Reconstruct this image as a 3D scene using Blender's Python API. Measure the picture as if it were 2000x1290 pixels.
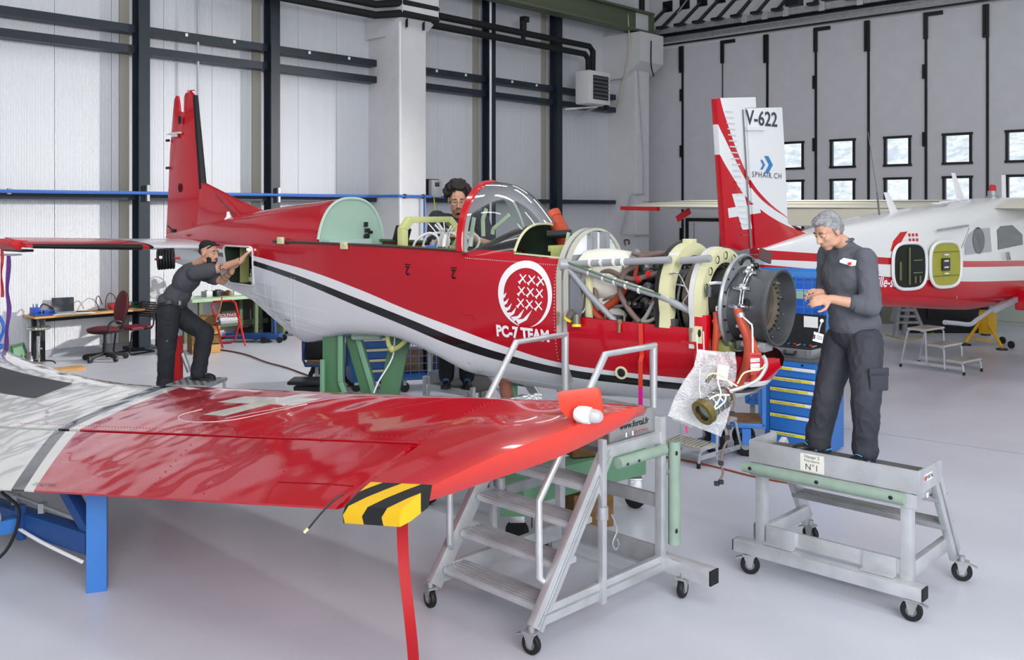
import bpy, bmesh, math, random
from mathutils import Vector, Matrix, noise as mnoise
random.seed(7)
for _o in list(bpy.data.objects): bpy.data.objects.remove(_o)
SC = bpy.context.scene
COL = SC.collection
V = Vector
R = math.radians
# ------------------------------------------------------------------ camera (level, shifted lens)
FP, CXP, HYP, EYE = 1830.0, 1000.0, 412.0, 2.6      # focal length in px of a 2000 px wide frame, horizon row, eye height
cam_d = bpy.data.cameras.new('camera')
cam = bpy.data.objects.new('camera', cam_d); COL.objects.link(cam)
cam.location = (0, 0, EYE); cam.rotation_euler = (R(90), 0, 0)
cam_d.sensor_width = 36; cam_d.lens = 36*FP/2000; cam_d.shift_y = -(645-HYP)/2000
cam_d.clip_end = 400
SC.camera = cam
# ------------------------------------------------------------------ exposure, world
SC.view_settings.view_transform = 'Standard'
SC.view_settings.look = 'None'
SC.view_settings.gamma = 1
SC.view_settings.use_curve_mapping = False
SC.view_settings.exposure = 0.17
LUM = 52
FILL = 1420
W = bpy.data.worlds.new('world'); SC.world = W; W.use_nodes = True
_bg = W.node_tree.nodes['Background']
_bg.inputs['Color'].default_value = (0.86, 0.92, 1.0, 1); _bg.inputs['Strength'].default_value = .45
def area(name, loc, target, size, power, color=(1, 1, 1), sy=None, spread=180):
    l = bpy.data.lights.new(name, 'AREA'); l.energy = power; l.color = color; l.size = size; l.spread = R(spread)
    if sy: l.shape = 'RECTANGLE'; l.size_y = sy
    o = bpy.data.objects.new(name, l); COL.objects.link(o); o.location = loc
    o.rotation_euler = (V(target)-V(loc)).to_track_quat('-Z', 'Y').to_euler()
    return o
# lamps of the hall: strip luminaires in rows under the roof, a floodlight high up by the big doors, plus a broad front fill added behind the camera
for _i in range(4):
    for _j in range(3):
        _p = V((-8.2, 16.2, 9.7))+V((.692, .722, 0))*(-7+_i*5.6)+V((.722, -.692, 0))*(5.5+_j*5.2)
        _l = area('strip_luminaire', _p, _p-V((0, 0, 5)), 3.4, LUM, (1, .985, .96), .45); _l.rotation_euler = (0, 0, R(-42.4))
area('floodlight_by_doors', (14.5, 19.6, 6.6), (-6.6, 17.0, 0.6), 0.5, 190, (1, .97, .92), spread=34)
area('front_fill', (3.5, -5.0, 5.5), (-1.0, 12.0, 1.2), 9.0, FILL, (.95, .97, 1.0), 5.0)  # added front fill
_sl = bpy.data.lights.new('sun', 'SUN'); _sl.energy = 3.6; _sl.angle = R(1); _so = bpy.data.objects.new('sun', _sl); COL.objects.link(_so)
_so.rotation_euler = V((.69, .72, -.55)).to_track_quat('-Z', 'Y').to_euler()

# ------------------------------------------------------------------ helpers
def P(px, py, d): return V(((px-CXP)/FP*d, d, EYE-(py-HYP)/FP*d))
def G(px, py, z=0.0): return P(px, py, FP*(EYE-z)/(py-HYP))
def hexc(h, a=1):
    if isinstance(h, str):
        c = [int(h[i:i+2], 16)/255 for i in (0, 2, 4)]
    else: c = [v/255 for v in h]
    return tuple(v/12.92 if v <= .04045 else ((v+.055)/1.055)**2.4 for v in c)+(a,)
MATS = {}
def mat(name, col=None, rough=.5, metal=0, bump=0, scale=60, var=0, vscale=3, coat=0, trans=0, emit=0, alpha=1, spec=.5, aniso=None, ior=1.45):
    if name in MATS: return MATS[name]
    m = bpy.data.materials.new(name); m.use_nodes = True
    nt = m.node_tree; b = nt.nodes['Principled BSDF']; c = hexc(col)
    b.inputs['Base Color'].default_value = c; b.inputs['Roughness'].default_value = rough; b.inputs['Metallic'].default_value = metal
    b.inputs['Specular IOR Level'].default_value = spec; b.inputs['IOR'].default_value = ior
    if coat: b.inputs['Coat Weight'].default_value = coat; b.inputs['Coat Roughness'].default_value = .04
    if trans: b.inputs['Transmission Weight'].default_value = trans
    if alpha < 1: b.inputs['Alpha'].default_value = alpha
    if emit: b.inputs['Emission Color'].default_value = c; b.inputs['Emission Strength'].default_value = emit
    tc = nt.nodes.new('ShaderNodeTexCoord')
    if var:
        n = nt.nodes.new('ShaderNodeTexNoise'); n.inputs['Scale'].default_value = vscale; n.inputs['Detail'].default_value = 5
        nt.links.new(tc.outputs['Object'], n.inputs['Vector'])
        rp = nt.nodes.new('ShaderNodeMapRange'); rp.inputs['From Min'].default_value = .3; rp.inputs['From Max'].default_value = .7
        rp.inputs['To Min'].default_value = 1-var; rp.inputs['To Max'].default_value = 1+var
        nt.links.new(n.outputs['Fac'], rp.inputs['Value'])
        mx = nt.nodes.new('ShaderNodeVectorMath'); mx.operation = 'SCALE'; mx.inputs[0].default_value = c[:3]
        nt.links.new(rp.outputs['Result'], mx.inputs['Scale']); nt.links.new(mx.outputs[0], b.inputs['Base Color'])
    if bump:
        n2 = nt.nodes.new('ShaderNodeTexNoise'); n2.inputs['Scale'].default_value = scale; n2.inputs['Detail'].default_value = 3
        mp = nt.nodes.new('ShaderNodeMapping'); nt.links.new(tc.outputs['Object'], mp.inputs['Vector'])
        if aniso: mp.inputs['Scale'].default_value = aniso
        nt.links.new(mp.outputs[0], n2.inputs['Vector'])
        bp = nt.nodes.new('ShaderNodeBump'); bp.inputs['Strength'].default_value = bump; bp.inputs['Distance'].default_value = .01
        nt.links.new(n2.outputs['Fac'], bp.inputs['Height']); nt.links.new(bp.outputs[0], b.inputs['Normal'])
    MATS[name] = m
    return m
class NT:
    """tiny node-graph writer for painted schemes: values are sockets or floats"""
    def __init__(s, m): s.nt = m.node_tree; s.b = s.nt.nodes['Principled BSDF']
    def n(s, t, **k):
        x = s.nt.nodes.new(t)
        for a, v in k.items(): setattr(x, a, v)
        return x
    def put(s, sock, v):
        if isinstance(v, (int, float)): sock.default_value = v
        elif isinstance(v, tuple): sock.default_value = v
        else: s.nt.links.new(v, sock)
    def math(s, op, a, b=0.0, c=None):
        x = s.n('ShaderNodeMath', operation=op); s.put(x.inputs[0], a); s.put(x.inputs[1], b)
        if c is not None: s.put(x.inputs[2], c)
        return x.outputs[0]
    def xyz(s):
        t = s.n('ShaderNodeTexCoord'); q = s.n('ShaderNodeSeparateXYZ'); s.nt.links.new(t.outputs['Object'], q.inputs[0])
        return q.outputs
    def curve(s, x, pts, vec=False):
        """piecewise-linear function of x through pts [(x, y)...]"""
        x0, x1 = pts[0][0], pts[-1][0]; ys = [p[1] for p in pts]; y0, y1 = min(ys), max(ys)+1e-6
        t = s.n('ShaderNodeMapRange'); s.put(t.inputs['Value'], x); t.inputs['From Min'].default_value = x0; t.inputs['From Max'].default_value = x1
        f = s.n('ShaderNodeFloatCurve'); cv = f.mapping.curves[0]
        q = [((a-x0)/(x1-x0), (b-y0)/(y1-y0)) for a, b in pts]
        cv.points[0].location = q[0]; cv.points[1].location = q[-1]
        for a in q[1:-1]: cv.points.new(*a)
        if vec:
            for q_ in cv.points: q_.handle_type = 'VECTOR'
        f.mapping.update()
        s.nt.links.new(t.outputs['Result'], f.inputs['Value'])
        return s.math('MULTIPLY_ADD', f.outputs[0], y1-y0, y0)
    def lt(s, a, b): return s.math('LESS_THAN', a, b)
    def gt(s, a, b): return s.math('GREATER_THAN', a, b)
    def both(s, a, b): return s.math('MULTIPLY', a, b)
    def mix(s, fac, a, b):
        x = s.n('ShaderNodeMix', data_type='RGBA'); s.put(x.inputs['Factor'], fac); s.put(x.inputs[6], a); s.put(x.inputs[7], b)
        return x.outputs[2]
    def color(s, c): s.put(s.b.inputs['Base Color'], c)
def thin_glass(name, tint='F4F8F6', refl=1.5, rough=.01, boost=1.0):
    """a thin clear sheet: transparent, with a Fresnel reflection"""
    if name in MATS: return MATS[name]
    m = bpy.data.materials.new(name); m.use_nodes = True; nt = m.node_tree; nt.nodes.remove(nt.nodes['Principled BSDF'])
    tr = nt.nodes.new('ShaderNodeBsdfTransparent'); tr.inputs[0].default_value = hexc(tint)
    gl = nt.nodes.new('ShaderNodeBsdfGlossy'); gl.inputs['Roughness'].default_value = rough
    fr = nt.nodes.new('ShaderNodeFresnel'); fr.inputs[0].default_value = refl
    mu = nt.nodes.new('ShaderNodeMath'); mu.operation = 'MULTIPLY'; mu.inputs[1].default_value = boost; mu.use_clamp = True
    mx = nt.nodes.new('ShaderNodeMixShader'); nt.links.new(fr.outputs[0], mu.inputs[0]); nt.links.new(mu.outputs[0], mx.inputs[0])
    nt.links.new(tr.outputs[0], mx.inputs[1]); nt.links.new(gl.outputs[0], mx.inputs[2]); nt.links.new(mx.outputs[0], nt.nodes['Material Output'].inputs[0])
    MATS[name] = m; return m
INV = {}
def thing(name, label, cat, loc=(0, 0, 0), rotz=0, group=None):
    o = bpy.data.objects.new(name, None); COL.objects.link(o)
    o.location = loc; o.rotation_euler = (0, 0, rotz); o.empty_display_size = .1
    o['label'] = label; o['category'] = cat
    if group: o['group'] = group
    INV[o.name] = (Matrix.Translation(V(loc)) @ Matrix.Rotation(rotz, 4, 'Z')).inverted()
    return o
def tag(o, label, cat, group=None):
    o['label'] = label; o['category'] = cat
    if group: o['group'] = group
    return o
def link(name, me, m, parent=None, world=False, smooth=True, kind=None, angle=38):
    o = bpy.data.objects.new(name, me); COL.objects.link(o)
    if m is not None:
        for mm in (m if isinstance(m, (list, tuple)) else [m]): me.materials.append(mm)
    if parent is not None:
        o.parent = parent
        if world and parent.name in INV: o.matrix_parent_inverse = INV[parent.name]
    if smooth:
        me.polygons.foreach_set('use_smooth', [True]*len(me.polygons))
        me.set_sharp_from_angle(angle=R(angle))
    if kind: o['kind'] = kind
    return o
def frame(d, up=(0, 0, 1)):
    d = V(d).normalized(); up = V(up)
    if abs(d.dot(up)) > .97: up = V((0, 1, 0)) if abs(d.y) < .9 else V((1, 0, 0))
    s = d.cross(up).normalized(); t = s.cross(d).normalized()
    return d, s, t
def catmull(pts, n=6):
    p = [V(q) for q in pts]
    if len(p) < 3: return p
    q = [p[0]*2-p[1]]+p+[p[-1]*2-p[-2]]; out = []
    for i in range(1, len(q)-2):
        for k in range(n):
            t = k/n
            out.append(.5*((2*q[i])+(q[i+1]-q[i-1])*t+(2*q[i-1]-5*q[i]+4*q[i+1]-q[i+2])*t*t+(3*q[i]-q[i-1]-3*q[i+1]+q[i+2])*t**3))
    out.append(p[-1]); return out
class MB:
    def __init__(s): s.v = []; s.f = []; s.mi = []
    def add(s, vs, fs, mi=0):
        o = len(s.v); s.v += [tuple(x) for x in vs]; s.f += [tuple(i+o for i in f) for f in fs]; s.mi += [mi]*len(fs); return s
    def box(s, c, size, rot=None, mi=0, taper=1.0):
        hx, hy, hz = (x/2 for x in size); c = V(c); vs = []
        for z in (-hz, hz):
            k = taper if z > 0 else 1
            for x, y in ((-hx, -hy), (hx, -hy), (hx, hy), (-hx, hy)):
                p = V((x*k, y*k, z))
                if rot is not None: p = rot @ p
                vs.append(c+p)
        return s.add(vs, [(3, 2, 1, 0), (4, 5, 6, 7), (0, 1, 5, 4), (1, 2, 6, 5), (2, 3, 7, 6), (3, 0, 4, 7)], mi)
    def bar(s, a, b, w, h, up=(0, 0, 1), mi=0):
        a, b = V(a), V(b); d, sd, t = frame(b-a, up); vs = []
        for q in (a, b):
            for x, y in ((-1, -1), (1, -1), (1, 1), (-1, 1)): vs.append(q+sd*(x*w/2)+t*(y*h/2))
        return s.add(vs, [(3, 2, 1, 0), (4, 5, 6, 7), (0, 1, 5, 4), (1, 2, 6, 5), (2, 3, 7, 6), (3, 0, 4, 7)], mi)
    def cyl(s, a, b, r0, r1=None, n=14, caps=True, mi=0):
        r1 = r0 if r1 is None else r1
        return s.rings([(V(a), r0), (V(b), r1)], V(b)-V(a), n, caps, mi)
    def rings(s, prof, axis, n=16, caps=True, mi=0):
        d, sd, t = frame(axis); vs = []; fs = []
        for c, r in prof:
            for k in range(n):
                a = 2*math.pi*k/n; vs.append(V(c)+sd*(r*math.cos(a))+t*(r*math.sin(a)))
        m = len(prof)
        for i in range(m-1):
            for k in range(n):
                k2 = (k+1) % n; fs.append((i*n+k2, i*n+k, (i+1)*n+k, (i+1)*n+k2))
        if caps: fs.append(tuple(range(n))); fs.append(tuple((m-1)*n+k for k in reversed(range(n))))
        return s.add(vs, fs, mi)
    def lathe(s, prof, o=(0, 0, 0), axis=(0, 0, 1), n=24, caps=False, mi=0):
        """prof: (distance along axis, radius)"""
        a = V(axis).normalized(); return s.rings([(V(o)+a*h, max(r, 1e-4)) for h, r in prof], a, n, caps, mi)
    def tube(s, pts, r, n=8, caps=True, mi=0, sm=0):
        p = catmull(pts, sm) if sm else [V(q) for q in pts]
        m = len(p); vs = []; fs = []; up = V((0, 0, 1)); prev = None
        if isinstance(r, (list, tuple)) and len(r) != m: r = [interp(i/(m-1)*(len(r)-1), list(range(len(r))), r) for i in range(m)]
        for i in range(m):
            d = (p[min(i+1, m-1)]-p[max(i-1, 0)])
            if d.length < 1e-9: d = V((0, 0, 1))
            d.normalize()
            if prev is None: _, sd, t = frame(d)
            else:
                sd = prev-d*prev.dot(d)
                if sd.length < 1e-6: _, sd, t = frame(d)
                sd.normalize(); t = sd.cross(d)
            prev = sd; rr = r[i] if isinstance(r, (list, tuple)) else r
            k = 1.0
            if 0 < i < m-1:
                c = (p[i]-p[i-1]).normalized().dot((p[i+1]-p[i]).normalized()); k = min(1.6, 1/max(.5, math.sqrt(max(.05, (1+c)/2))))
            for j in range(n):
                a = 2*math.pi*j/n; vs.append(p[i]+sd*(rr*k*math.cos(a))+t*(rr*k*math.sin(a)))
        for i in range(m-1):
            for j in range(n):
                j2 = (j+1) % n; fs.append((i*n+j, i*n+j2, (i+1)*n+j2, (i+1)*n+j))
        if caps: fs.append(tuple(reversed(range(n)))); fs.append(tuple((m-1)*n+j for j in range(n)))
        return s.add(vs, fs, mi)
    def loft(s, rows, closed=False, mi=0, flip=False, caps=False):
        n = len(rows[0]); vs = [p for r in rows for p in r]; fs = []
        for i in range(len(rows)-1):
            for j in range(n if closed else n-1):
                j2 = (j+1) % n; q = (i*n+j, i*n+j2, (i+1)*n+j2, (i+1)*n+j); fs.append(q[::-1] if flip else q)
        if caps:
            a = tuple(range(n)); b = tuple((len(rows)-1)*n+j for j in range(n))
            fs.append(a if flip else a[::-1]); fs.append(b[::-1] if flip else b)
        return s.add(vs, fs, mi)
    def prism(s, poly, f0, f1, mi=0):
        """poly of 2d points mapped by f0, f1 to the two faces"""
        n = len(poly); vs = [f0(*p) for p in poly]+[f1(*p) for p in poly]
        return s.add(vs, [tuple(range(n)), tuple(n+i for i in reversed(range(n)))]+[(i, n+i, n+(i+1) % n, (i+1) % n) for i in range(n)], mi)
    def ball(s, c, r, n=14, m=10, rot=None, mi=0):
        r = V((r, r, r)) if isinstance(r, (int, float)) else V(r); c = V(c); rows = []
        for i in range(m+1):
            th = math.pi*i/m; row = []
            for j in range(n):
                ph = 2*math.pi*j/n; p = V((r.x*math.sin(th)*math.cos(ph), r.y*math.sin(th)*math.sin(ph), r.z*math.cos(th)))
                row.append(c+(rot @ p if rot is not None else p))
            rows.append(row)
        return s.loft(rows, True, mi, flip=True)
    def xf(s, M): s.v = [tuple(M @ V(p)) for p in s.v]; return s
    def mesh(s, name, bevel=0, weld=False, solid=0, fixn=False):
        me = bpy.data.meshes.new(name); me.from_pydata(s.v, [], s.f); me.polygons.foreach_set('material_index', s.mi)
        if bevel or weld or solid or fixn:
            bm = bmesh.new(); bm.from_mesh(me)
            if weld: bmesh.ops.remove_doubles(bm, verts=bm.verts, dist=1e-5)
            if fixn: bmesh.ops.recalc_face_normals(bm, faces=bm.faces)
            if solid: bmesh.ops.solidify(bm, geom=bm.faces[:], thickness=solid)
            if bevel:
                es = [e for e in bm.edges if len(e.link_faces) == 2 and e.calc_face_angle(0) > .6]
                bmesh.ops.bevel(bm, geom=es, offset=bevel, segments=2, profile=.6, affect='EDGES', clamp_overlap=True)
            bm.to_mesh(me); bm.free()
        me.update(); return me
    def obj(s, name, m, parent=None, world=False, bevel=0, smooth=True, kind=None, weld=False, solid=0, fixn=False, angle=38):
        return link(name, s.mesh(name, bevel, weld, solid, fixn), m, parent, world, smooth, kind, angle)
def copy_tree(o, parent=None):
    c = o.copy(); COL.objects.link(c)
    if parent is not None: c.parent = parent
    for ch in o.children: copy_tree(ch, c)
    return c
def text_mesh(txt, size, bold=0.0, shear=0.0, align='CENTER', sx=1.0, space=1.0, res=3):
    cu = bpy.data.curves.new('t', 'FONT'); cu.body = txt; cu.size = size; cu.offset = bold; cu.shear = shear; cu.align_x = align; cu.align_y = 'CENTER'
    cu.space_character = space; cu.resolution_u = res; cu.fill_mode = 'FRONT'
    o = bpy.data.objects.new('t', cu); me = bpy.data.meshes.new_from_object(o)
    bpy.data.objects.remove(o); bpy.data.curves.remove(cu)
    for v in me.vertices: v.co.x *= sx
    return me
def text_on(name, txt, size, fn, m, parent, world=False, **k):
    """fn(u, v) -> 3d point; letters lie on that surface"""
    me = text_mesh(txt, size, **k)
    for v in me.vertices: v.co = fn(v.co.x, v.co.y)
    return link(name, me, m, parent, world, smooth=False)
def lerp(a, b, t): return a+(b-a)*t
def interp(x, xs, ys):
    if x <= xs[0]: return ys[0]
    for i in range(len(xs)-1):
        if x <= xs[i+1]:
            t = (x-xs[i])/(xs[i+1]-xs[i]); return ys[i]+(ys[i+1]-ys[i])*t
    return ys[-1]
def smoothi(x, xs, ys):
    """smooth (cubic hermite) interpolation"""
    if x <= xs[0]: return ys[0]
    if x >= xs[-1]: return ys[-1]
    n = len(xs)
    for i in range(n-1):
        if x <= xs[i+1]:
            def sl(j):
                if j == 0: return (ys[1]-ys[0])/(xs[1]-xs[0])
                if j == n-1: return (ys[-1]-ys[-2])/(xs[-1]-xs[-2])
                a = (ys[j]-ys[j-1])/(xs[j]-xs[j-1]); b = (ys[j+1]-ys[j])/(xs[j+1]-xs[j])
                return 0 if a*b <= 0 else 2*a*b/(a+b)
            h = xs[i+1]-xs[i]; t = (x-xs[i])/h
            return ys[i]*(2*t**3-3*t*t+1)+ys[i+1]*(-2*t**3+3*t*t)+sl(i)*h*(t**3-2*t*t+t)+sl(i+1)*h*(t**3-t*t)
# shared materials
M_alu = mat('aluminium', 'CFD1D3', .36, .62, bump=.06, scale=30, var=.12, vscale=6)
M_aluD = mat('dull aluminium', 'ACAEAF', .48, .6, bump=.08, scale=25, var=.15, vscale=8)
M_steel = mat('polished steel', 'D8D9DC', .2, 1)
M_chrome = mat('chrome', 'E8E8EA', .08, 1)
M_black = mat('black rubber', '141416', .6, var=.2)
M_blackP = mat('black plastic', '1B1C1F', .42)
M_dark = mat('dark steel paint', '222A36', .42, var=.08)
M_white = mat('white paint', 'EDEDEF', .4)
M_blue = mat('blue enamel', '3F7CC8', .4, var=.05)
M_blueD = mat('deep blue enamel', '1F4A86', .42, var=.06)
M_green = mat('green enamel', '6E9E7C', .45, var=.06)
M_greenD = mat('dark green enamel', '44704C', .45, var=.06)
M_red = mat('red gloss', 'C4061A', .16, coat=.6)
M_redM = mat('red enamel', 'C81D22', .4)
M_cream = mat('zinc chromate cream', 'D5D3A8', .5, var=.06)
M_yg = mat('yellow green primer', 'B9C076', .5, var=.08)
M_mint = mat('mint primer', 'A2BFAE', .45, var=.05)
M_yellow = mat('yellow enamel', 'E2B21A', .45, var=.06)
M_hose = mat('red silicone hose', 'B5492E', .5, bump=.15, scale=40)
M_brown = mat('brown hose sleeve', '77655C', .6, bump=.2, scale=90)
M_wood = mat('beech wood', 'C99A5B', .45, bump=.1, scale=12, var=.15, vscale=5)
M_rough = mat('old timber', '7A5C36', .8, bump=.3, scale=14, var=.3, vscale=9)
M_paper = mat('white paper', 'F1F1F0', .7)
# ================================================================== the hall
W0 = V((-8.2, 16.2, 0)); WD = V((.692, .722, 0)).normalized(); WN = V((WD.y, -WD.x, 0))      # left wall: origin, direction, normal into the hall
DC = V((4.28, 29.22, 0)); DD = V((.738, -.675, 0)).normalized(); DN = V((DD.y, -DD.x, 0))    # door wall
def LW(s, o=0.0, z=0.0): return W0+WD*s+WN*o+V((0, 0, z))
def DW(r, o=0.0, z=0.0): return DC+DD*r+DN*o+V((0, 0, z))
MW = Matrix((WD, WN*-1, V((0, 0, 1)))).transposed()       # columns: along, outward, up
MD = Matrix((DD, DN*-1, V((0, 0, 1)))).transposed()
def struct(o): o['kind'] = 'structure'; return o
# floor: pale grey-lilac resin screed with faint scuffs
mf = mat('resin floor', 'C9CBD4', .32, bump=.03, scale=35, var=.06, vscale=.9, spec=.35)
nt = NT(mf)
_c = [n for n in mf.node_tree.nodes if n.type == 'VECT_MATH'][0].outputs[0]
_tc = nt.n('ShaderNodeTexCoord'); _nz = nt.n('ShaderNodeTexNoise'); _nz.inputs['Scale'].default_value = 2.3; _nz.inputs['Detail'].default_value = 9; _nz.inputs['Roughness'].default_value = .75
mf.node_tree.links.new(_tc.outputs['Object'], _nz.inputs['Vector'])
_m = nt.n('ShaderNodeMapRange'); _m.inputs['From Min'].default_value = .64; _m.inputs['From Max'].default_value = .78; mf.node_tree.links.new(_nz.outputs['Fac'], _m.inputs['Value'])
nt.color(nt.mix(nt.math('MULTIPLY', _m.outputs[0], .35), _c, hexc('8E8F94')))
q = [LW(-11, -.3), LW(-11, 24), DW(24, -.3), DW(-.3, -.3)]
corners = [LW(-11, -.4), LW(-11, 23), DW(23, -.5), DW(-.8, -.5)]
mb = MB(); mb.prism([(p.x, p.y) for p in corners], lambda x, y: V((x, y, 0)), lambda x, y: V((x, y, -.25)))
struct(mb.obj('floor', mf, smooth=False, fixn=True))
# saw-cut joint lines in the screed
for i, (a, b) in enumerate(((G(1700, 845), G(2100, 902)), (G(1500, 815), G(1700, 845)))):
    struct(MB().bar(a+V((0, 0, .0005)), b+V((0, 0, .0005)), .012, .002).obj('trim_%d' % (60+i), mat('joint', '8F9098', .7), smooth=False))
mb = MB(); mb.prism([(p.x, p.y) for p in corners], lambda x, y: V((x, y, 10.4)), lambda x, y: V((x, y, 10.2)))
struct(mb.obj('ceiling', mat('ceiling sheet', 'C9CBCE', .6), smooth=False, fixn=True))
# ---- left wall: backing sheet + ribbed cladding panels
m_clad = mat('ribbed wall cladding', 'DDDFE5', .36, spec=.5)
nt = NT(m_clad); _s = nt.xyz()
_w = nt.math('SINE', nt.math('MULTIPLY', _s[0], 2*math.pi/.052)); _w = nt.math('POWER', nt.math('ABSOLUTE', _w), 3.0)
_bp = nt.n('ShaderNodeBump'); _bp.inputs['Strength'].default_value = .55; _bp.inputs['Distance'].default_value = .012
m_clad.node_tree.links.new(_w, _bp.inputs['Height']); m_clad.node_tree.links.new(_bp.outputs[0], nt.b.inputs['Normal'])
wl = struct(MB().box(LW(4, -.52, 5.2), (30, .1, 10.4), MW).obj('wall_left', mat('wall backing', 'A9ACB2', .7), smooth=False))
for i in range(28):
    s0 = -9.75+i*1.018
    if s0+.5 > 17.3: break
    o = MB().box((0, 0, 0), (1.008, .07, 10.3)).obj('panel', m_clad, wl, bevel=.006, smooth=False)
    o.location = LW(s0+.5, -.42, 5.15); o.rotation_euler = (0, 0, math.atan2(WD.y, WD.x))
# skirting step
struct(MB().box(LW(4, -.35, .06), (28, .1, .12), MW).obj('baseboard_left', mat('skirting', '9FA2AB', .5), smooth=False))
# ---- door wall
m_dw = mat('grey door skin', 'CBCBD0', .62, bump=.12, scale=240, var=.03)
wr = struct(MB().box(DW(10.6, -.62, 8.95), (24, .2, 2.5), MD).obj('wall_right', mat('grey gable sheet', 'E9E9EC', .6, bump=.05, scale=150), smooth=False))
edges = [-.35, 1.24, 2.6, 4.02, 5.45, 6.89, 8.34, 9.77, 11.2, 12.63, 14.06]
m_glz = thin_glass('window glass', 'F4F8FF')
m_fr = mat('black window frame', '15161A', .45)
TOPD = 7.58
def hole_leaf(w, h, holes, t):
    """door leaf of size w x h with rectangular holes (x0,x1,z0,z1), built from strips"""
    b = MB(); xs = sorted({0, w, *[x for q in holes for x in q[:2]]}); zs = sorted({0, h, *[z for q in holes for z in q[2:]]})
    for i in range(len(xs)-1):
        for j in range(len(zs)-1):
            cx, cz = (xs[i]+xs[i+1])/2, (zs[j]+zs[j+1])/2
            if any(a < cx < b2 and c < cz < d for a, b2, c, d in holes): continue
            b.box((cx, 0, cz), (xs[i+1]-xs[i], t, zs[j+1]-zs[j]))
    return b
for i in range(len(edges)-1):
    a, b = edges[i]+.012, edges[i+1]-.012; w = b-a
    t = bpy.data.objects.new('door_%d' % (i+1), None); COL.objects.link(t); t['kind'] = 'structure'
    t.location = DW(a, 0, 0); t.rotation_euler = (0, 0, math.atan2(DD.y, DD.x))
    holes = []
    if i >= 3:
        for z0, z1 in ((3.74, 4.52), (2.68, 3.46), (1.62, 2.40)): holes.append((.40, 1.08, z0, z1))
    hole_leaf(w, TOPD, holes, .09).obj('leaf', m_dw, t, smooth=False)
    for x0, x1, z0, z1 in holes:
        f = MB(); k = .06
        for zz in (z0+k/2, z1-k/2): f.box(((x0+x1)/2, -.03, zz), (x1-x0+.04, .12, k))
        for xx in (x0+k/2, x1-k/2): f.box((xx, -.03, (z0+z1)/2), (k, .12, z1-z0-2*k))
        fo = f.obj('window_frame', m_fr, t, smooth=False)
        MB().box(((x0+x1)/2, .01, (z0+z1)/2), (x1-x0-2*k, .012, z1-z0-2*k)).obj('pane', m_glz, fo, smooth=False)
    thick = .012 if i == 2 else .055
    MB().box((0, -.06, TOPD/2), (thick, .06, TOPD)).obj('seal', m_fr, t, smooth=False)
    # hangers at the leaf head: alternately broad plate and small elbow
    hg = MB()
    if i % 2 == 1 and i > 0: hg.box((-.03, -.09, 7.18), (.14, .06, .8)); hg.box((-.06, -.13, 7.2), (.05, .05, .7))
    elif i > 0: hg.box((.0, -.09, 7.25), (.1, .06, .66)); hg.box((.2, -.09, 7.53), (.42, .05, .1))
    if hg.v: hg.obj('hanger', m_fr, t, smooth=False)
    for z in (1.9, 4.4, 6.1):
        if i in (1, 4, 6): MB().box((-.05, -.1, z), (.05, .05, .36)).obj('hinge', m_fr, t, smooth=False)
    if i == 1:   # wicket door in the leaf
        MB().box((.75, -.1, 2.34), (1.22, .05, .09)).box((.18, -.1, 1.17), (.09, .05, 2.34)).box((1.32, -.1, 1.17), (.06, .05, 2.34)).obj('wicket_frame', m_fr, t, smooth=False)
        MB().box((.75, -.07, 1.15), (1.05, .03, 2.26)).obj('wicket', m_dw, t, smooth=False)
        MB().box((.42, -.1, 1.2), (.02, .03, 2.1)).obj('edge_strip', M_aluD, t, smooth=False)
# head track over the doors
hd = struct(MB().box(DW(10.5, .12, 7.66), (23.2, .16, .05), MD).obj('trim_1', m_fr, smooth=False))
struct(MB().box(DW(.9, .14, 7.86), (2.9, .1, .26), MD).obj('trim_2', mat('pale track', 'B9BABF', .5), smooth=False))
struct(MB().box(DW(10.5, .3, 7.95), (23.2, .12, .14), MD).obj('trim_3', m_fr, smooth=False))
struct(MB().box(DW(10.5, .2, 7.80), (23.2, .06, .12), MD).obj('trim_4', M_aluD, smooth=False))
struct(MB().box(DW(10.5, .62, 8.0), (23.2, .1, .16), MD).obj('trim_5', M_aluD, smooth=False))
# struts carrying the track
for i in range(22):
    r = .35+(i*.62 if i < 7 else 4.34+(i-7)*1.02)
    t = MB().bar(DW(r, .78, 8.06), DW(r, -.45, 8.95), .09, .07).obj('strut', m_fr, hd, smooth=False)
    MB().box(DW(r, -.5, 9.0), (.34, .04, .34), MD).box(DW(r, .62, 8.08), (.3, .5, .07), MD).obj('strut_plate', m_fr, hd, smooth=False)
    if i > 6: MB().box(DW(r+.35, .5, 8.25), (.4, .3, .16), MD).obj('strut_shoe', m_fr, hd, smooth=False)
    if i % 4 == 1: MB().bar(DW(r-.2, .3, 8.1), DW(r+.25, -.3, 9.1), .03, .03).obj('tie_rod', M_aluD, hd, smooth=False)
    if i >= 5: MB().box(DW(r+.2, .7, 8.0), (.16, .04, .24), MD).obj('track_bracket', mat('zinc', 'C8CAC8', .4, .5), hd, smooth=False)
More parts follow.
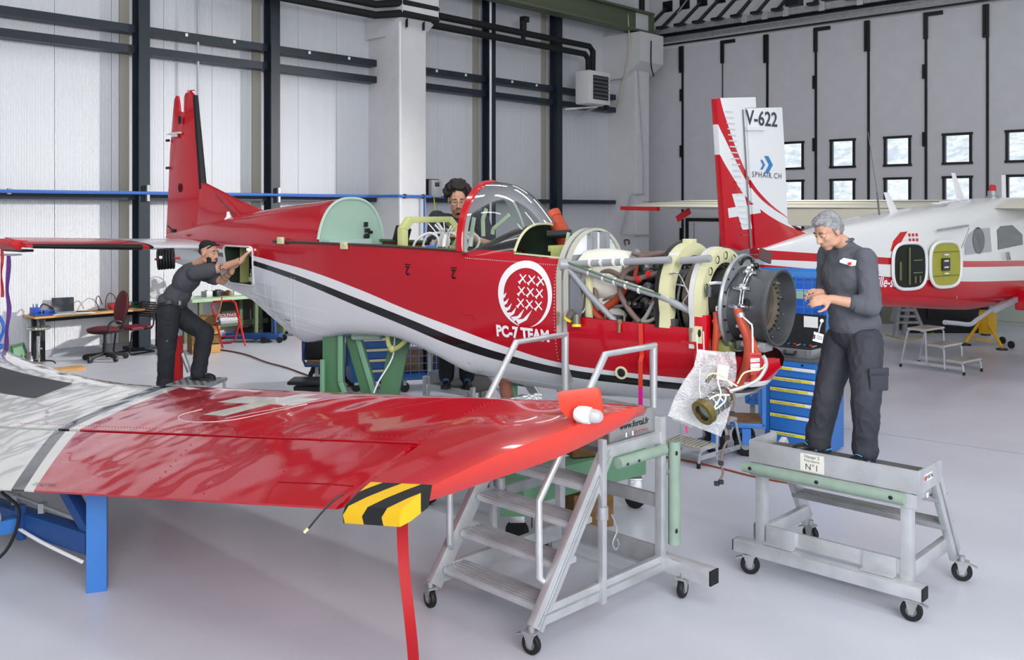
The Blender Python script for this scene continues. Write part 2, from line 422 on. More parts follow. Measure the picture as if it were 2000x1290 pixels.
# door drive in the corner
t = thing('door_drive', 'small galvanised motor unit with cables at the corner end of the door track', 'motor', DW(-.15, .35, 7.2))
MB().box(DW(-.15, .35, 7.72), (.3, .25, .5), MD).obj('gearbox', M_aluD, t, True, bevel=.02)
MB().cyl(DW(-.2, .3, 7.25), DW(.25, .3, 7.3), .13).obj('motor', M_aluD, t, True)
MB().cyl(DW(.25, .3, 7.3), DW(.4, .3, 7.35), .08).obj('brake', M_blackP, t, True)
MB().tube([DW(-.1, .35, 7.2), DW(-.3, .5, 6.75), DW(-.6, .6, 6.6), DW(-.9, .8, 6.9)], .025, sm=5).obj('cable', M_blackP, t, True)
MB().tube([DW(-.2, .4, 7.9), DW(.0, .5, 8.3), DW(.3, .6, 8.25)], .025, sm=5).obj('cable', M_blackP, t, True)
# back wall behind the camera
struct(MB().box(LW(-11.1, 11.5, 5.2), (.2, 24, 10.4), MW).obj('wall_back', mat('white back wall', 'D8D8DA', .6), smooth=False))
# ---- steel columns, rails
def hcol(s, w=.21, d=.24, n=1):
    b = MB(); b.box(LW(s, .06, 5.1), (w, .03, 10.2), MW); b.box(LW(s, -.2, 5.1), (w, .03, 10.2), MW); b.box(LW(s, -.07, 5.1), (.03, .26, 10.2), MW)
    o = struct(b.obj('trim_%d' % n, M_dark, smooth=False))
    MB().box(LW(s, -.2, .03), (.5, .7, .06), MW).obj('base_plate', M_dark, o, smooth=False)
    MB().box(LW(s-.20, -.36, 5.1), (.18, .06, 10.2), MW).obj('cover_strip', mat('beige strip', 'A9A59A', .6), o, smooth=False)
    return o
for i, s in enumerate((1.86, 4.66, 11.06, 13.7)): hcol(s, n=10+i)
rails = [(-9, 1.74), (1.98, 4.54), (4.78, 7.4), (8.5, 10.94), (11.18, 13.58), (13.82, 16.4)]
k = 20
for a, b in rails:
    for z, h in ((5.98, .15), (5.60, .15), (2.86, .11)):
        o = struct(MB().box(LW((a+b)/2, -.2, z+(.02 if z > 5 else 0)), (b-a, .3, h), MW).obj('trim_%d' % k, M_dark, smooth=False)); k += 1
        if z > 5.9:
            for j in range(2): MB().box(LW(a+(b-a)*(.3+.4*j), -.04, z+.04), (.05, .03, .06), MW).obj('clip', M_white, o, smooth=False)
# concrete pillars with corbels
def pillar(s0, s1, d, z0, z1, n, m):
    o = struct(MB().box(LW((s0+s1)/2, d/2-.35, 5.1), (s1-s0, d+.7, 10.2), MW).obj('trim_%d' % n, m, bevel=.02, smooth=False))
    c = MB(); pts = [(0, z0-.6), (0, z1), (.75, z1), (.75, z0), (.0, z0-.6)]
    return o
m_conc = mat('white concrete', 'D6D6D8', .6, bump=.03, scale=40, var=.03)
pillar(7.42, 8.25, .70, 7.3, 7.9, 50, m_conc)
pillar(16.45, 17.12, .65, 7.0, 7.8, 51, m_conc)
# corbels under the crane beam
for (s0, s1, zt, nn) in ((7.30, 8.37, 7.86, 52), (16.2, 17.35, 7.82, 53)):
    b = MB(); zb = zt-.95
    f0 = lambda o, z: LW(s0, o, z); f1 = lambda o, z: LW(s1, o, z)
    b.prism([(.3, zb-.35), (1.0, zb+.1), (1.0, zt), (-.6, zt), (-.6, zb-.35)], f0, f1)
    struct(b.obj('trim_%d' % nn, m_conc, fixn=True, smooth=False))
# crane beam on the corbels
b = MB(); m_beam = mat('olive beam paint', '5E6650', .55, var=.05)
b.box(LW(3, .62, 7.9), (28.3, .42, .06), MW).box(LW(3, .62, 8.48), (28.3, .42, .06), MW).box(LW(3, .62, 8.19), (28.3, .05, .56), MW).box(LW(17.1, .62, 8.19), (.05, .42, .56), MW)
bo = struct(b.obj('trim_54', m_beam, smooth=False))
MB().box(LW(16.7, .62, 8.72), (.2, .2, .5), MW).obj('buffer', m_fr, bo, smooth=False)
# ---- service pipes
def pipe(name, label, pts, r, m, sm=0, cat='pipe', n=10, group=None):
    o = MB().tube(pts, r, n, sm=sm).obj(name, m); return tag(o, label, cat, group)
m_ins = mat('black pipe insulation', '17181A', .75, bump=.15, scale=30)
for z, lab, e in ((7.22, 'upper of the two black insulated heating pipes high on the wall', 14.62), (6.98, 'lower of the two black insulated heating pipes high on the wall', 14.42)):
    t = thing('heating_pipe', lab, 'pipe', LW(4, .3, z))
    o1 = .42
    pts = [LW(3.0, o1, z), LW(7.0, o1, z), LW(7.35, .95, z+.02), LW(8.35, .95, z+.02)]
    MB().tube(pts, .075, 10).obj('pipe_run', m_ins, t, True)
    MB().tube([LW(8.35, .95, z+.02), LW(8.6, .5, z), LW(e-.15, .5, z), LW(e, .5, z-.12), LW(e, .5, 6.45)], .075, 10).obj('pipe_run', m_ins, t, True)
    MB().tube([LW(8.28, .95, z+.02), LW(8.42, .82, z+.01)], .1, 10).obj('pipe_collar', m_ins, t, True)
    for s in (7.55, 8.05): MB().box(LW(s, .84, z-.05), (.03, .06, .4), MW).obj('hanger', m_fr, t, True)
    if z > 7.1: MB().cyl(LW(11.75, .5, z), LW(11.75, .5, z+.3), .09).cyl(LW(11.75, .5, z-.24), LW(11.75, .5, z), .06).box(LW(11.8, .5, z+.36), (.18, .18, .14), MW).obj('valve', m_ins, t, True)
# unit heater
t = thing('unit_heater', 'white box fan heater with dark louvres hung on the steel column', 'heater', LW(13.9, .6, 5.4))
hc = LW(14.35, .72, 6.0)
MB().box(hc, (.95, .5, .92), MW).obj('casing', mat('heater enamel', 'D6D6D6', .4), t, True, bevel=.05)
MB().box(hc+WN*.252+WD*.03, (.66, .02, .66), MW).obj('grille_back', m_fr, t, True, smooth=False)
for i in range(6): MB().box(hc+WN*.27+WD*.03+V((0, 0, -.27+i*.108)), (.64, .035, .05), MW @ Matrix.Rotation(R(35), 3, 'X')).obj('louvre', mat('louvre grey', '565A60', .5), t, True, smooth=False)
MB().bar(LW(13.75, .2, 5.42), LW(14.5, .75, 5.5), .06, .05).bar(LW(14.3, .2, 5.3), LW(14.5, .75, 5.5), .04, .04).obj('bracket', M_aluD, t, True, smooth=False)
MB().box(hc+WD*.35+WN*.2+V((0, 0, -.52)), (.12, .1, .14), MW).obj('thermostat', m_fr, t, True, smooth=False)
# conduits
pipe('conduit', 'thin pale vertical conduit on the ribbed wall above the red fin', [LW(3.02, -.1, 2.3), LW(3.02, -.1, 10)], .025, mat('grey conduit', 'B5B9C0', .35))
pipe('conduit', 'white vertical conduit beside the steel column behind the windscreen', [LW(10.83, .22, 1.0), LW(10.83, .22, 10)], .03, M_white)
t = thing('conduit', 'white vertical conduit with junction box on the concrete pillar edge', 'conduit', LW(7.5, .75, 1))
MB().tube([LW(7.44, .74, 2.25), LW(7.44, .74, 10)], .035).obj('tube', M_white, t, True)
MB().box(LW(7.44, .76, 2.1), (.14, .08, .3), MW).obj('junction_box', M_white, t, True, bevel=.01)
pipe('conduit', 'thin pale conduit stepping down the corner pillar', [LW(16.47, .7, 7.0), LW(16.8, .7, 4.0), LW(16.8, .7, 3.1), LW(16.2, .7, 3.08), LW(16.2, .3, 1.9), LW(16.3, .7, 1.88), LW(17.2, .7, 1.88)], .02, mat('grey conduit'))
pipe('cable', 'cream cable drooping down from the crane beam at the corner', [LW(16.1, .6, 8.6), LW(16.05, .7, 7.6), LW(16.1, .6, 7.0), LW(16.3, .1, 5.7)], .018, mat('cream cable', 'C9C2A4', .5), sm=6, cat='cable')
pipe('cable', 'black cable curling on the white corner corbel', [LW(16.7, 1.02, 7.6), LW(16.7, 1.02, 6.9), LW(17.0, .9, 6.6)], .02, M_blackP, sm=6, cat='cable')
# blue compressed air line
m_air = mat('blue air pipe', '3F6FC0', .3)
t = thing('air_line', 'blue compressed air pipe clipped along the left wall at shoulder height', 'pipe', LW(0, .3, 2.9))
MB().tube([LW(-9, .16, 2.93), LW(7.2, .16, 2.93), LW(7.35, .78, 2.93), LW(8.35, .78, 2.93), LW(8.5, .4, 2.93), LW(9.3, .4, 2.93)], .026).obj('pipe_run', m_air, t, True)
MB().tube([LW(8.12, .79, 2.93), LW(8.12, .79, 1.0)], .024).obj('drop', m_air, t, True)
for s in (-.5, 1.9, 4.7, 7.55, 8.1):
    MB().box(LW(s, .12 if s < 7 else .78, 2.93), (.05, .07, .3 if s in (1.9, 4.7) else .1), MW).obj('clamp', M_aluD if s < 5 else M_blackP, t, True)
# socket box
t = thing('isolator_box', 'grey round-fronted wall isolator box on the white pillar', 'switch', LW(8.4, .8, 2.9))
bc = LW(8.62, .55, 3.12)
MB().box(bc-WN*.06, (.36, .1, .46), MW).obj('back_box', m_fr, t, True, bevel=.02)
MB().box(bc+WN*.04, (.34, .14, .42), MW).obj('cover', mat('grey plastic', '9B9DA2', .35), t, True, bevel=.06)
MB().box(bc+WN*.12+V((0, 0, .1)), (.12, .03, .1), MW).obj('handle', m_fr, t, True, bevel=.01)
MB().tube([bc+V((0, 0, -.2)), bc+V((.02, 0, -.5)), bc+V((0, 0, -.9))], .015, sm=4).obj('flex_cable', mat('yellow green wire', 'B5BE3A', .5), t, True)
# hillside outside the door windows
m_hill = mat('winter hillside', 'C9CDB8', .9)
nt = NT(m_hill); _tc = nt.n('ShaderNodeTexCoord'); _n1 = nt.n('ShaderNodeTexNoise'); _n1.inputs['Scale'].default_value = 1.1; _n1.inputs['Detail'].default_value = 10; _n1.inputs['Roughness'].default_value = .8
m_hill.node_tree.links.new(_tc.outputs['Object'], _n1.inputs['Vector'])
_mr = nt.n('ShaderNodeMapRange'); _mr.inputs['From Min'].default_value = .42; _mr.inputs['From Max'].default_value = .6; m_hill.node_tree.links.new(_n1.outputs['Fac'], _mr.inputs['Value'])
nt.color(nt.mix(_mr.outputs[0], hexc('C3C8C6'), hexc('FFFDF6')))
rows = []
for i in range(16):
    row = []
    for j in range(40):
        r = -25+j*2.2; o = -12-i*2.4; z = -.6+max(0, i-2)*1.15+.7*mnoise.noise(V((r*.3, o*.3, 1)))
        row.append(DW(r, o, z))
    rows.append(row)
struct(MB().loft(rows).obj('hillside', m_hill, fixn=True))
# ================================================================== red and white trainer aircraft (wings off, engine bare)
TO = V((-4.08, 11.5, 0)); TU = V((.776, -.631, 0)).normalized(); TV = V((-TU.y, TU.x, 0))
TROT = math.atan2(TU.y, TU.x)
def TL(px, py, y=0.0):
    """photo ray met with the aircraft's plane y = const -> local point"""
    a = V(((px-CXP)/FP, 1, (HYP-py)/FP)); t = (y+TO.dot(TV))/a.dot(TV); p = a*t
    return V(((p-TO).dot(TU), y, EYE+a.z*t))
AC = thing('trainer_aircraft', 'red and white trainer aeroplane without wings, its engine uncovered', 'aircraft', TO, TROT)
XS = [-.22, 0, .3, .86, 1.65, 2.19, 2.77, 3.15, 3.5, 4.06, 4.65, 5.02, 5.14, 5.48, 6.1, 6.5, 7.03, 7.3, 7.55, 7.72]
ZB = [1.98, 1.95, 1.90, 1.76, 1.59, 1.40, 1.25, 1.335, 1.40, 1.43, 1.32, 1.18, 1.165, 1.11, 1.11, 1.13, 1.17, 1.21, 1.31, 1.50]
ZT = [2.33, 2.36, 2.41, 2.50, 2.59, 2.65, 2.695, 2.725, 2.70, 2.66, 2.60, 2.53, 2.52, 2.50, 2.45, 2.42, 2.40, 2.40, 2.35, 2.3]
WW = [.07, .10, .15, .24, .34, .395, .43, .445, .45, .45, .45, .45, .45, .445, .42, .40, .37, .355, .30, .05]
ZC = [2.14, 2.14, 2.14, 2.13, 2.12, 2.1, 2.08, 2.08, 2.06, 2.03, 2.0, 1.98, 1.97, 1.93, 1.86, 1.82, 1.78, 1.75, 1.70, 1.66]
NM = [2.0, 2.0, 2.0, 2.1, 2.3, 3.0, 6.0, 8, 8, 8, 8, 5, 4.0, 2.6, 2.4, 2.4, 2.3, 2.2, 2.1, 2.1]
def prof(x): return [smoothi(x, XS, A) if A is not ZB else interp(x, XS, A) for A in (ZT, ZB, WW, ZC, NM)]
# smooth belly: hermite per stretch between its corners
def zbot(x):
    for a, b in ((0, 6), (6, 11), (11, 19)):
        if x <= XS[b] or b == 19: return smoothi(x, XS[a:b+1], ZB[a:b+1])
def sec(x, th, k=1.0):
    zt, _, w, zc, m = prof(x); zb = zbot(x); n = 2.5; c, s = math.cos(th), math.sin(th)
    if s >= 0: y = -w*math.copysign(abs(c)**(2/n), c); z = zc+(zt-zc)*s**(2/n)
    else: y = -w*math.copysign(abs(c)**(2/m), c); z = zc-(zc-zb)*(-s)**(2/m)
    return V((x, y*k, zc+(z-zc)*k))
def th_at(x, z):
    zt, _, w, zc, m = prof(x); zb = zbot(x)
    if z >= zc: return math.asin(min(1, ((z-zc)/(zt-zc))**1.25))
    return -math.asin(min(1, ((zc-z)/(zc-zb))**(m/2)))
def sidey(x, z): return sec(x, th_at(x, z)).y
def onside(x, z, e=.004): return V((x, sidey(x, z)-e, z))
def dense(a, b, n): return [a+(b-a)*i/n for i in range(n+1)]
def shell(xs, zs, nth=40, k=1.0, flip=False):
    """open-top skin: zs(x) is the sill height"""
    rows = []
    for x in xs:
        t0 = th_at(x, zs(x)); rows.append([sec(x, lerp(t0, -math.pi-t0, j/nth), k) for j in range(nth+1)])
    return MB().loft(rows, flip=flip)
# paint: red over a white-edged black cheat line over silver-white
m_ac = mat('trainer paint', 'C00A1C', .2, coat=.5)
nt = NT(m_ac); s_ = nt.xyz()
wt = [(-.3, 2.27), (.8, 2.20), (1.5, 2.165), (2.024, 2.124), (2.5, 2.075), (2.982, 2.016), (3.737, 1.873), (4.419, 1.716), (5.037, 1.591), (5.6, 1.468), (6.115, 1.393), (6.589, 1.381), (7.149, 1.387), (7.8, 1.40)]
bt = [(-.3, 2.25), (.8, 2.17), (1.5, 2.122), (2.024, 2.074), (2.5, 2.01), (2.982, 1.932), (3.737, 1.782), (4.419, 1.640), (5.037, 1.506), (5.6, 1.402), (6.115, 1.349), (6.589, 1.342), (7.149, 1.344), (7.8, 1.36)]
bb = [(-.3, 2.20), (.8, 2.125), (1.5, 2.075), (2.024, 2.022), (2.5, 1.955), (2.982, 1.872), (3.737, 1.709), (4.419, 1.562), (5.037, 1.427), (5.6, 1.331), (6.115, 1.285), (6.589, 1.283), (7.149, 1.289), (7.8, 1.31)]
c_red, c_sil, c_blk, c_wht = hexc('B80A20'), hexc('D3D5DB'), hexc('121114'), hexc('E9E9EC')
f = nt.mix(nt.lt(s_[2], nt.curve(s_[0], wt)), c_red, c_wht)
f = nt.mix(nt.lt(s_[2], nt.curve(s_[0], bt)), f, c_blk)
f = nt.mix(nt.lt(s_[2], nt.curve(s_[0], bb)), f, c_sil)
f = nt.mix(nt.both(nt.gt(s_[2], nt.curve(s_[0], [(5.0, 2.275), (5.2, 2.272), (5.45, 2.268), (5.8, 2.262)])), nt.gt(s_[0], 5.06)), f, hexc('1A1A1D'))
nt.color(f)
_nz = nt.n('ShaderNodeTexNoise'); _nz.inputs['Scale'].default_value = 2.2
_tc = nt.n('ShaderNodeTexCoord'); m_ac.node_tree.links.new(_tc.outputs['Object'], _nz.inputs['Vector'])
_bp = nt.n('ShaderNodeBump'); _bp.inputs['Strength'].default_value = .16; _bp.inputs['Distance'].default_value = .03
m_ac.node_tree.links.new(_nz.outputs['Fac'], _bp.inputs['Height']); m_ac.node_tree.links.new(_bp.outputs[0], nt.b.inputs['Normal'])
m_in = mat('dark green interior', '2A3A2A', .6)
# --- rear fuselage as a closed solid with the open side hatch carved into it
XB = 3.15
NT_ = 48
rows = [[sec(x, math.pi/2-2*math.pi*j/NT_) for j in range(NT_)] for x in dense(-.22, XB, 46)]
mb = MB().loft(rows, True, caps=True)
body = mb.obj('rear_fuselage', [m_ac, m_in], AC, fixn=True, angle=30)
HX0, HX1, HZ0, HZ1 = 1.40, 2.03, 1.80, 2.215
cut = MB(); r_ = .05
pl = []
for cx_, cz_, a0 in ((HX1-r_, HZ1-r_, 0), (HX0+r_, HZ1-r_, 90), (HX0+r_, HZ0+r_, 180), (HX1-r_, HZ0+r_, 270)):
    for k in range(5): a = R(a0+k*22.5); pl.append((cx_+r_*math.cos(a), cz_+r_*math.sin(a)))
cut.prism(pl, lambda x, z: V((x, -.7, z)), lambda x, z: V((x, -.02, z)))
co = cut.obj('cutter', [m_in, m_in], fixn=True, smooth=False)
co.matrix_world = Matrix.Translation(TO) @ Matrix.Rotation(TROT, 4, 'Z')
bm_ = body.modifiers.new('b', 'BOOLEAN'); bm_.operation = 'DIFFERENCE'; bm_.object = co; bm_.solver = 'EXACT'
for p in co.data.polygons: p.material_index = 1
bpy.context.view_layer.update()
me2 = bpy.data.meshes.new_from_object(body.evaluated_get(bpy.context.evaluated_depsgraph_get()))
body.modifiers.clear(); old = body.data; body.data = me2; bpy.data.objects.remove(co)
hf = MB(); rim = [onside(x, z, .006) for x, z in pl]; hf.tube(rim+[rim[0]], .011, 6)
hf.obj('hatch_frame', mat('hatch rim', 'D7D8DA', .4), AC)
for x in (1.48, 1.78): MB().box((x, -.1, 2.0), (.03, .1, .4)).obj('rib', M_yg, AC)
MB().box((1.86, -.16, 1.85), (.26, .12, .05)).box((1.9, -.2, 1.9), (.12, .06, .1)).obj('control_tray', M_yg, AC)
MB().tube([(1.58, -.12, 2.18), (1.7, -.16, 2.1), (1.8, -.15, 2.16), (1.95, -.12, 2.05)], .01, sm=5).obj('cable', M_paper, AC)
MB().cyl((1.99, -.395, 2.19), (1.99, -.425, 2.19), .010).obj('hatch_glint', mat('glint white', 'FFFFFF', .4, emit=6), AC)  # glowing disc standing in for the bright glint at the hatch corner
# --- cockpit tub, forward deck, open bay, lower cowl
SILL = lambda x: interp(x, [3.1, 4.05, 5.1], [2.275, 2.27, 2.25])
shell(dense(XB, 5.05, 34), SILL).obj('cockpit_side', m_ac, AC)
shell(dense(XB, 5.05, 20), lambda x: SILL(x)-.005, k=.945, flip=True).obj('cockpit_lining', M_greenD, AC)
MB().loft([[V((x, -.41, 1.78)), V((x, .41, 1.78))] for x in (XB, 5.6)]).obj('cockpit_floor', m_in, AC)
rows = []
def decktop(x): return smoothi(x, [5.05, 5.2, 5.4, 5.6], [2.275, 2.36, 2.45, 2.495])
def dsec(x, th):
    p = sec(x, th); zt, _, w, zc, m = prof(x)
    if p.z > 2.22: p.z = 2.22+(p.z-2.22)*(decktop(x)-2.22)/(zt-2.22)
    return p
for x in dense(5.05, 5.60, 14):
    rows.append([dsec(x, math.pi/2-2*math.pi*j/NT_) for j in range(NT_+1)])
MB().loft(rows).obj('forward_deck', m_ac, AC)
MB().loft([[V((p.x, p.y*.97, 1.8+(p.z-1.8)*.985)) for p in [dsec(x, math.pi/2-2*math.pi*j/NT_) for j in range(NT_+1)]] for x in dense(5.08, 5.595, 8)], flip=True).obj('deck_lining', mat('grey green lining', '4E5F52', .6), AC)
BAY = lambda x: interp(x, [5.6, 6.07], [2.24, 2.215])
shell(dense(5.60, 6.07, 12), BAY).obj('bay_side', m_ac, AC)
shell(dense(5.60, 6.07, 8), BAY, k=.93, flip=True).obj('bay_lining', M_greenD, AC)
def COWL(x): return interp(x, [6.07, 7.24, 7.27, 7.72], [1.782, 1.762, 1.61, 1.56])
shell(dense(6.07, 7.24, 30)+dense(7.27, 7.72, 14), COWL).obj('lower_cowl', m_ac, AC)
shell(dense(6.07, 7.24, 14)+dense(7.27, 7.7, 6), COWL, k=.955, flip=True).obj('cowl_lining', mat('cowl inside', '5A2020', .6), AC)
# skin seams / access panel outlines: thin raised lips
m_seam = mat('skin seam', 'A9ABB2', .5)
def seam(pts, r=.0028, m=None):
    MB().tube([onside(x, z, .0) for x, z in pts], r, 4).obj('skin_seam', m or m_seam, AC)
for x, z0, z1 in ((2.77, 1.28, 1.92), (2.38, 1.45, 1.98), (2.27, 1.48, 1.98), (1.99, 1.62, 1.98), (4.36, 1.40, 1.55), (6.06, 1.15, 1.28)):
    seam([(x, lerp(z0, z1, k/8)) for k in range(9)])
for z0, x0, z1, x1 in ((1.72, 1.9, 1.62, 2.9), (1.56, 2.3, 1.42, 3.5), (1.84, 2.05, 1.80, 2.5)): seam([(lerp(x0, x1, k/10), lerp(z0, z1, k/10)) for k in range(11)], .002)
rv = MB()
def rivrow(x0, z0, x1, z1, n):
    for k in range(n): rv.ball(onside(lerp(x0, x1, k/(n-1)), lerp(z0, z1, k/(n-1)), -.001), .0042, 6, 4)
for x in (2.74, 2.80, 2.25, 2.40, 1.97): rivrow(x, zbot(x)+.12, x, 1.93, 26)
for z in (1.72, 1.60, 1.48): rivrow(2.05+.9*(1.72-z), z, 3.3, z-.10, 44)
rivrow(5.1, 2.20, 6.05, 2.17, 46); rivrow(6.03, 1.40, 6.03, 2.15, 30); rivrow(5.2, 1.20, 6.0, 1.19, 34)
rv.obj('rivets', mat('rivet grey', 'E2E3E8', .4), AC, kind='stuff')
m_rs = mat('red seam', '8E0A18', .4)
seam([(5.08, 1.72), (5.08, 1.60), (5.10, 1.30), (5.16, 1.22), (5.22, 1.24), (5.22, 1.68), (5.2, 1.72), (5.08, 1.72)], .0025, m_rs)
seam([(5.1+k*.095, 2.205-.003*k) for k in range(11)], .003, m_rs)
seam([(6.06, 1.35), (6.06, 1.78)], .003, m_rs)
# service text plate, mast lettering
MB().prism([(2.6, 1.44), (2.72, 1.43), (2.72, 1.53), (2.6, 1.54)], lambda x, z: onside(x, z, .001), lambda x, z: onside(x, z, .004)).obj('service_panel', mat('panel white', 'C9CBD0', .5), AC, smooth=False)
text_on('service_lettering', 'OPEN HERE', .022, lambda u, v: onside(2.66+u, 1.49+v, .007), M_blackP, AC)
m_let = mat('white lettering', 'F2F2F4', .4)
text_on('team_lettering', 'PC-7 TEAM', .125, lambda u, v: onside(5.71+u, 1.605+v-.012*u, .004), m_let, AC, bold=.006, sx=.86, space=1.02)
m_mk = mat('black stencil', '16060A', .5)
for px, py in ((796, 528), (886, 535)):
    c = TL(px, py, -.45)
    text_on('stencil_mark', '2', .115, lambda u, v: onside(c.x-u, c.z-v, .004), m_mk, AC, bold=.002)
    MB().prism([(-.034, .046), (.034, .046), (.034, .055), (-.034, .055)], lambda a, b: onside(c.x+a, c.z+b, .003), lambda a, b: onside(c.x+a, c.z+b, .005)).obj('stencil_bar', m_mk, AC, smooth=False)
# emblem: crescent ring with claws round nine little aeroplanes
E0 = V((5.745, 0, 1.93)); em = MB(); Ro = .268
S = lambda a, b: onside(E0.x+a, E0.z+b, .0045)
n = 72
outer, inner = [], []
for i in range(n+1):
    ad = -78+i*335/n; a = R(ad); th_ = interp(ad, [-78, -40, 0, 60, 120, 180, 215, 257], [.002, .026, .040, .055, .062, .060, .036, .006])
    outer.append(V((Ro*math.cos(a), Ro*math.sin(a)))); inner.append(V(((Ro-th_)*math.cos(a), (Ro-th_)*math.sin(a))))
em.loft([[S(*p) for p in outer], [S(*p) for p in inner]])
for a0, l, an in ((188, .065, 22), (201, .075, 22), (214, .085, 24), (227, .10, 26), (240, .14, 24), (252, .17, 22)):
    a = R(a0); b0 = V(((Ro-.03)*math.cos(a), (Ro-.03)*math.sin(a))); d = V((math.cos(R(an)), math.sin(R(an)))); nn = V((d.y, -d.x))
    w_ = .020; up_ = V((math.cos(R(an+28)), math.sin(R(an+28))))
    em.add([S(*(b0-nn*w_-d*.012)), S(*(b0+nn*w_*1.2)), S(*(b0+d*l*.55+nn*w_*.9)), S(*(b0+d*l*.6+up_*l*.5)), S(*(b0+d*l*.38-nn*w_*.1))], [(0, 1, 2, 4), (4, 2, 3)])
for r_ in range(3):
    for c_ in range(3):
        cx_, cz_ = -.038+c_*.088+.008*(2-r_), .122-r_*.098+(-.006)*c_
        def bar_(a, b, w0, w1):
            d = V((b[0]-a[0], b[1]-a[1])).normalized(); nn = V((-d.y, d.x))
            em.add([S(cx_+a[0]+nn.x*w0, cz_+a[1]+nn.y*w0), S(cx_+b[0]+nn.x*w1, cz_+b[1]+nn.y*w1), S(cx_+b[0]-nn.x*w1, cz_+b[1]-nn.y*w1), S(cx_+a[0]-nn.x*w0, cz_+a[1]-nn.y*w0)], [(0, 1, 2, 3)])
        bar_((-.033, -.033), (.031, .033), .008, .005)
        bar_((-.031, .036), (.033, -.031), .0055, .0055)
        bar_((-.042, -.022), (-.022, -.042), .005, .005)
em.obj('emblem', m_let, AC, smooth=False)
# --- cockpit rear bulkhead
XF = XB+.01
bk = [sec(XB, math.pi/2-2*math.pi*j/64, .975)+V((.012, 0, 0)) for j in range(64)]
bk = [p for p in bk if p.z > 2.05]
MB().add(bk, [tuple(range(len(bk)))]).obj('rear_bulkhead', M_mint, AC, smooth=False)
arch = [sec(XB, R(-20)+R(220)*j/48)+V((.015, 0, 0)) for j in range(49)]
MB().tube([p for p in arch if p.z > 2.275], .016, 8).obj('bulkhead_rim', mat('mint edge', 'B5CDBE', .4), AC)
MB().box((3.2, .16, 2.46), (.03, .03, .05)).box((3.2, .18, 2.40), (.03, .05, .04)).obj('bulkhead_fitting', M_blackP, AC)
MB().cyl((3.18, .17, 2.34), (3.22, .17, 2.34), .025).cyl((3.18, .22, 2.38), (3.22, .22, 2.38), .018).obj('bulkhead_plug', M_blackP, AC)
MB().box((3.22, -.1, 2.29), (.1, .55, .05)).obj('bulkhead_shelf', mat('pale ledge', 'B9CFC8', .4), AC)
# sills, canopy rails
for sg in (-1, 1):
    pts = [V((x, sg*-sidey(x, SILL(x))*.985, SILL(x)+.012)) for x in dense(2.9 if sg > 0 else 2.42, 5.05, 20)]
    if sg < 0: pts = [V((p.x, sidey(p.x, p.z)-.012, p.z)) for p in pts]
    MB().tube(pts, .013, 6).obj('canopy_rail', mat('rail steel', '6E6A60', .35, .8), AC)
MB().loft([[V((x, sidey(x, 2.27)*1.0, SILL(x))), V((x, sidey(x, 2.27)*.93, SILL(x)))] for x in dense(XB, 5.05, 12)]).obj('sill_cap', M_blackP, AC, solid=.008)
MB().loft([[V((x, -sidey(x, 2.27)*1.0, SILL(x)+.03)), V((x, -sidey(x, 2.27)*.86, SILL(x)+.03))] for x in dense(XB, 5.05, 12)]).obj('sill_cap', M_greenD, AC, solid=.02)
for px, py in ((548, 470), (672, 480)):
    c = TL(px, py, -.46); MB().box(c+V((0, 0, .0)), (.09, .03, .07)).cyl(c+V((.02, -.02, .01)), c+V((.02, .02, .01)), .02).obj('rail_bracket', M_cream, AC, bevel=.008)
MB().box((3.52, .36, 2.36), (.12, .12, .16), Matrix.Rotation(R(20), 3, 'Y')).obj('instrument_box', M_blackP, AC, bevel=.01)
# seat-top arch (primer yellow) in the lateral plane
ap = [(-.40, 2.2), (-.40, 2.44), (-.30, 2.545), (.26, 2.545), (.36, 2.46), (.40, 2.2)]
ip = [(-.33, 2.2), (-.33, 2.42), (-.26, 2.49), (.22, 2.49), (.30, 2.43), (.33, 2.2)]
b = MB(); x0, x1 = 4.24, 4.31
for i in range(5):
    q = [ap[i], ap[i+1], ip[i+1], ip[i]]
    b.prism(q, lambda y, z: V((x0, y, z)), lambda y, z: V((x1, y, z)))
b.obj('roll_over_arch', mat('yellow primer', 'C6CB88', .5), AC, fixn=True, bevel=.006)
# loose wiring and connectors in the front seat
rg = random.Random(3)
m_wire = mat('white wiring', 'E4E4E0', .5)
for k in range(5):
    y0 = -.3+.08*k; x = 4.42+.05*k
    MB().tube([(x-.1, y0, 2.2), (x-.02, y0-.02, 2.33+.03*k % .06), (x+.1, y0+.03, 2.40), (x+.2, y0+.05, 2.34), (x+.18, y0, 2.24), (x+.05, y0-.03, 2.22)], .011, 6, sm=5).obj('wire_loop', m_wire, AC)
for k in range(9):
    x = 4.55+.05*k; y = -.38+.06*(k % 5); z = 2.24+.05*(k % 3)
    MB().cyl((x, y, z-.05), (x+.02, y, z+.05), .022, .016).obj('connector', [M_yg, mat('grey plug', '9A9C9A', .4), m_wire][k % 3], AC)
for k in range(14):
    a = rg.uniform(0, 6.28); x, y = 4.72+rg.uniform(-.02, .02), -.28+rg.uniform(-.05, .05)
    MB().tube([(x, y, 2.28), (x+.03*math.cos(a), y+.03*math.sin(a), 2.40), (x+.10*math.cos(a), y+.1*math.sin(a), 2.46+rg.uniform(-.03, .04))], .005, 5, sm=4).obj('wire_end', m_wire, AC)
MB().box((4.5, -.2, 2.22), (.5, .3, .06)).obj('wiring_tray', mat('grey tray', '7C7F7E', .5), AC, bevel=.01)
MB().box((4.62, -.36, 2.27), (.1, .05, .05)).obj('blue_module', M_blue, AC, bevel=.006)
